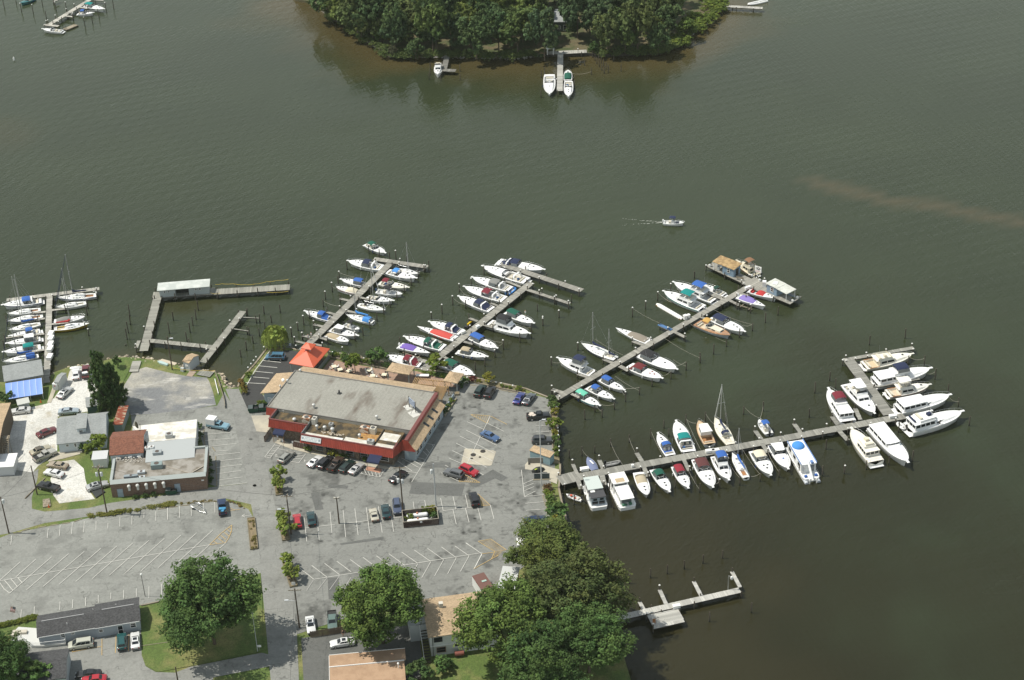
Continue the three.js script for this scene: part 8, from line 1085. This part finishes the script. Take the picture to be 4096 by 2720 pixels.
{ // caution tape round the damaged basin pier, ice machine, flag, signs
  const tp=(z,list,h,label) => {const q=list.map(p => Z[z](p,h)),t=thing('caution_tape',label,'tape',q[0]);const gs=[];for (let i=1;i < q.length;i++) {const a=q[i - 1].clone().sub(q[0]),b=q[i].clone().sub(q[0]);gs.push(sag(a,b,.12,.04,5));} part('tape',gs,mat([.62,.44,.03],.7),t);};
  tp('F',[[1215,465],[1300,455],[1455,455],[1600,468],[1760,458],[1905,428],[2050,410],[2205,396]],DH + 1.1,'yellow caution tape strung along the outer basin pier');tp('F',[[1150,570],[1215,590],[1285,578]],DH + .5,'yellow caution tape drooping beside the white roofed pier shed');tp('F',[[1910,570],[2050,570],[2205,555]],DH + .1,'yellow caution tape looping under the basin pier end');tp('b',[[975,240],[1200,270],[1440,278],[1550,275]],LH + 1,'yellow caution tape across the boatyard shore');
  const im=thing('ice_machine','white ice machine beside the narrow shed','machine',Z.a([760,530],LH).setY(LH),-.2);part('cabinet',box(1.3,1.8,.9,0,.9,0),WHITE,im);part('door',[box(.55,1.4,.05,-.3,.9,.47),box(.55,1.4,.05,.3,.9,.47)],mat([.6,.62,.63],.4),im);part('red_label',box(.3,.3,.04,0,1.3,.5),mat([.45,.03,.03],.5),im);
  const fl=thing('flag','stars and stripes flag on a pole left of the mobile home','flag',Z.i([282,735],LH).setY(LH));part('pole',bar([0,0,0],[-.9,3.4,.1],.03),STEEL,fl);const cv=document.createElement('canvas');cv.width=190;cv.height=100;const x=cv.getContext('2d');for (let i=0;i < 13;i++) {x.fillStyle=i % 2 ? '#e8e6e0' :'#9c1f2c';x.fillRect(0,i * 100 / 13,190,8);} x.fillStyle='#1f2a55';x.fillRect(0,0,76,54);x.fillStyle='#eee';for (let r=0;r < 5;r++) for (let c=0;c < 6;c++) x.fillRect(6 + c * 12,5 + r * 10,4,4);const tx=new THREE.CanvasTexture(cv);tx.colorSpace=THREE.SRGBColorSpace;const pg=new THREE.PlaneGeometry(1.7,1.0,10,4),pp=pg.attributes.position;for (let i=0;i < pp.count;i++) pp.setZ(i,.1 * Math.sin(pp.getX(i) * 5));pg.computeVertexNormals();part('cloth',pg.rotateZ(-1.9).translate(-1.15,2.5,.15),std(0xffffff,.8,{map:tx }),fl);
  const sg=(z,p,h,w,hh,label,m=WHITE) => {const t=thing('sign_post',label,'sign',Z[z](p,LH).setY(LH));part('post',cyl(.05,.05,h,0,0,0,6),mat([.2,.22,.22],.6),t);part('panel',box(w,hh,.04,0,h - hh / 2,.07),m,t);};sg('g',[452,312],2.4,.35,.5,'disabled parking sign on a post left of the entrance');sg('g',[585,330],2.4,.35,.5,'disabled parking sign on a post beside the board fence');sg('k',[1035,1290],1.5,.9,.5,'small white sign under the huge oak by the road');sg('l',[460,1040],1.3,.8,.8,'grey white board at the end of the lower road planter');sg('c',[548,150],1.6,.5,.7,'small blue white sign near the willow',mat([.35,.42,.5],.6));
  const dq=thing('street_light','white street light curving from a post on the private dock','lamp',Z.Q([1557,700],DH).setY(DH));part('post',cyl(.06,.05,3.6,0,0,0,6),STEEL,dq);part('lamp_head',[bar([0,3.6,0],[.6,3.3,0],.04),new THREE.SphereGeometry(.34,10,7).scale(1,1.4,.7).translate(.65,3.0,0)],WHITE,dq);const ch=thing('deck_chair','brown folding chair on the private dock platform','chair',Z.Q([562,1160],DH).setY(DH + .05));part('seat',box(.6,.06,.5,0,.4,0),TEAK,ch);part('backrest',box(.6,.5,.05,0,.7,-.25),TEAK,ch);part('leg',[[-.25,.2],[.25,.2],[-.25,-.2],[.25,-.2]].map(([a,b]) => box(.05,.4,.05,a,.2,b)),TEAK,ch);
  const bu=thing('buoy','small white channel buoy far left on the river','buoy',Z.A([130,555],0));part('float',cyl(.35,.3,1.2,0,-.4,0,10),WHITE,bu);part('top',new THREE.SphereGeometry(.25,8,6).translate(0,1.0,0),WHITE,bu);
}
{ // patio tables: white tops and umbrellas folded
  const tables=[['c',[1135,390]],['c',[1335,450]],['c',[1605,440]],['c',[1810,500]],['c',[1655,515]],['c',[1215,430]]];tables.forEach(([z,p],i) => {const t=thing('patio_table','white square patio table on the brick patio','table',Z[z](p,LH + .75).setY(LH + .07),.4 + i * .3,'patio tables');part('table_top',box(1.2,.05,1.2,0,.74,0),mat([.72,.66,.5],.6),t);part('pedestal',[cyl(.05,.05,.74,0,0,0,6),box(.6,.05,.6,0,.03,0)],BLACK,t);for (const a of [0,1.57,3.14,4.71]) part('chair',[box(.42,.05,.42,Math.cos(a) * .95,.45,Math.sin(a) * .95),box(.42,.45,.05,Math.cos(a) * 1.15,.7,Math.sin(a) * 1.15,-a + 1.57),...[[-1,-1],[1,1],[-1,1],[1,-1]].map(([u,v]) => box(.04,.45,.04,Math.cos(a) * .95 + u * .18,.22,Math.sin(a) * .95 + v * .18))],i % 2 ? mat([.06,.06,.06],.6) :WHITE,t);});
  const st=thing('stage_platform','long white table cover beside the patio pergola','table',Z.d([980,545],LH).setY(LH + .07),-.1);part('table_top',box(3.2,.08,1,0,.75,0),WHITE,st);part('leg',[[-1.4,.4],[1.4,.4],[-1.4,-.4],[1.4,-.4]].map(([a,b]) => box(.06,.75,.06,a,.37,b)),BLACK,st);const rc=thing('stone_planter','square stone planter outside the tiki bar','planter',Z.d([1445,770],LH).setY(LH + .04));part('box',box(1.1,.5,1.1,0,.25,0),STOPM,rc);part('soil',box(.8,.06,.8,0,.5,0),GM.dirt,rc);
}
for (const [p,label] of [[[808,290],'potted bush at the left end of the fuel pier'],[[1375,425],'potted bush beside the brown canopied boat'],[[1480,485],'potted bush under the fuel sign'],[[1925,765],'potted bush, left of the pair at the fuel pier end'],[[1985,720],'potted bush, right of the pair at the fuel pier end']]) {const t=thing('potted_plant',label,'plant',Z.J(p,DH).setY(DH + .05));part('pot',cyl(.3,.38,.5,0,0,0,10),WHITE,t);const c=part('foliage',CROWN.spray[0],LEAF([.05,.075,.02]),t);c.position.y=.95;c.scale.set(.5,.6,.5);}
{const t=thing('fuel_pump','white fuel pump under the fuel house porch','pump',Z.J([925,335],DH).setY(DH + .05),-.4);part('cabinet',box(.6,1.5,.5,0,.75,0),WHITE,t);part('display',box(.4,.3,.04,0,1.2,.26),mat([.1,.14,.2],.3),t);const b=thing('dock_bench','grey timber bench on the fuel pier edge','bench',Z.J([1215,470],DH).setY(DH + .05),-.43);part('seat',box(2,.07,.4,0,.45,0),TIMBER,b);part('leg',[box(.08,.45,.35,-.8,.22,0),box(.08,.45,.35,.8,.22,0)],TIMBER,b);part('backrest',box(2,.35,.05,0,.8,.2),TIMBER,b);const bl=thing('dock_rack','blue painted finger platform cover on the fuel dock','platform',mid(Z.I([1655,848],DH),Z.I([1785,905],DH)).setY(DH + .06),yawOf(Z.I([1655,848],DH),Z.I([1785,905],DH)));part('cover',box(4.2,.12,1.0,0,.06,0),mat([.07,.16,.33],.6),bl);part('bin',box(.6,.5,.6,1.4,.35,.3),mat([.09,.18,.34],.6),bl);}
// mooring boats' lifts: cradles under the two raised racers
for (const [z,a,b,label] of [['H',[200,1330],[420,1400],'timber boat lift under the purple covered racer'],['J',[1215,780],[1400,840],'timber boat lift under the lavender covered speedboat']]) {const A=Z[z](a,.6),B=Z[z](b,.6),t=thing('boat_lift',label,'lift',mid(A,B).setY(0),yawOf(A,B)),L=A.distanceTo(B);part('beam',[box(L,.2,.2,0,.35,-.8),box(L,.2,.2,0,.35,.8),box(.2,.2,3.4,-L * .3,.2,0),box(.2,.2,3.4,L * .3,.2,0)],TIMBER,t);for (const x of [-1,1]) for (const q of [-1,1]) addPile(t,x * L * .3,q * 1.7,2.4,false);}
{ // people: one continuous body each, built from tapered limbs
  const N=84,mc=new MarchingCubes(N,new THREE.MeshBasicMaterial(),false,false,400000);mc.isolation=0;
  function body(J) {const S=1.05,f=mc.field;const seg=(p,a,b,ra,rb) => {const bx=b[0] - a[0],by=b[1] - a[1],bz=b[2] - a[2],t=clamp(((p[0] - a[0]) * bx + (p[1] - a[1]) * by + (p[2] - a[2]) * bz) / (bx * bx + by * by + bz * bz + 1e-9));return Math.hypot(p[0] - a[0] - bx * t,p[1] - a[1] - by * t,p[2] - a[2] - bz * t) - lerp(ra,rb,t);};
    for (let k=0;k < N;k++) for (let j=0;j < N;j++) for (let i=0;i < N;i++) {const p=[(i / N * 2 - 1) * S,(j / N * 2 - 1) * S + .9,(k / N * 2 - 1) * S];let d=9;for (const [a,b,ra,rb] of J) {const e=seg(p,a,b,ra,rb),h=clamp(.5 + .5 * (d - e) / .05);d=lerp(d,e,h) - .05 * h * (1 - h);} f[k * N * N + j * N + i]=-d;}
    mc.update();const n=mc.count,pos=new Float32Array(n * 3),nor=new Float32Array(n * 3);for (let i=0;i < n;i++) {for (let c=0;c < 3;c++) {pos[i * 3 + c]=mc.positionArray[i * 3 + c] * S + (c ===1 ? .9 :0);nor[i * 3 + c]=mc.normalArray[i * 3 + c];} } const g=new THREE.BufferGeometry();g.setAttribute('position',new THREE.BufferAttribute(pos,3));g.computeVertexNormals();return g;}
  const stand=(arm) => [[[0,.95,0],[0,1.38,0],.15,.17],[[-.1,1.38,0],[.1,1.38,0],.12,.12],[[0,1.42,0],[0,1.56,.01],.055,.055],[[0,1.63,.02],[0,1.70,.02],.09,.10],[[-.09,.92,0],[-.1,.5,.03],.095,.065],[[-.1,.5,.03],[-.1,.08,-.01],.06,.042],[[-.1,.05,-.02],[-.1,.04,.15],.045,.035],[[.09,.92,0],[.11,.5,-.02],.095,.065],[[.11,.5,-.02],[.11,.08,-.05],.06,.042],[[.11,.05,-.05],[.11,.04,.12],.045,.035],[[-.2,1.38,0],[-.27,1.1,0],.052,.042],[[-.27,1.1,0],[-.25,.85,.1],.04,.03],[[-.25,.85,.1],[-.25,.74,.12],.035,.02],[[.2,1.38,0],arm[0],.052,.042],[arm[0],arm[1],.04,.03],[arm[1],arm[2],.035,.02],[[0,1.63,.12],[0,1.61,.125],.012,.014]];
  const tint=(g,shirt,legs,hair) => {const p=g.attributes.position,c=new Float32Array(p.count * 3);for (let i=0;i < p.count;i++) {const y=p.getY(i),x=Math.abs(p.getX(i)),z=p.getZ(i);let q=[.42,.24,.16];if (y > 1.69 || (y > 1.56 && z < -.02 && x < .12)) q=hair;else if (y > .95 && y < 1.46 && x < .26 && !(x > .225 && y < 1.12)) q=shirt;else if (y <=.95 && y > .46 && x < .21) q=legs;else if (y < .09) q=[.08,.07,.06];c.set(q,i * 3);} g.setAttribute('color',new THREE.BufferAttribute(c,3));return g;};
  const base=body(stand([[.27,1.1,0],[.25,.86,.1],[.25,.75,.12]])),reach=body(stand([[.3,1.2,.12],[.26,1.22,.36],[.25,1.25,.46]])),PM=std(0xffffff,.8,{vertexColors:true });
  for (const [z,p,y,yaw,g,sh,lg,hr,label] of [['c',[328,1335],LH + .05,.4,base,[.7,.68,.62],[.03,.04,.08],[.05,.03,.02],'person in a white shirt under the navy awning'],['c',[380,1385],LH + .05,-.5,reach,[.4,.5,.66],[.55,.52,.46],[.3,.22,.12],'person in pale blue shirt walking from the entrance'],['G',[283,1545],DH + .05,.9,base,[.72,.72,.7],[.3,.34,.42],[.06,.04,.03],'person in white shirt on the gazebo dock, left of two'],['G',[325,1520],DH + .05,-.6,reach,[.7,.7,.72],[.5,.5,.5],[.12,.08,.05],'person in white shirt on the gazebo dock, right of two'],['H',[1628,925],1.5,.8,base,[.75,.75,.72],[.05,.3,.18],[.4,.3,.16],'person with green shorts standing on the cruiser bow'],['n',[430,560],LH + .05,0,base,[.03,.03,.03],[.5,.3,.2],[.02,.02,.02],'person in black beside the white sedan under the oak']]) {const w=Z[z](p,y),o=new THREE.Mesh(tint(g.clone(),sh,lg,hr),PM);o.name=numbered('person');o.position.set(w.x,y,w.z);o.rotation.y=yaw;o.userData={label,category:'person' };scene.add(o);}
}
scene.traverse(o => {if (o.isMesh) {o.castShadow=true;o.receiveShadow=true;} });
renderer.render(scene,camera);
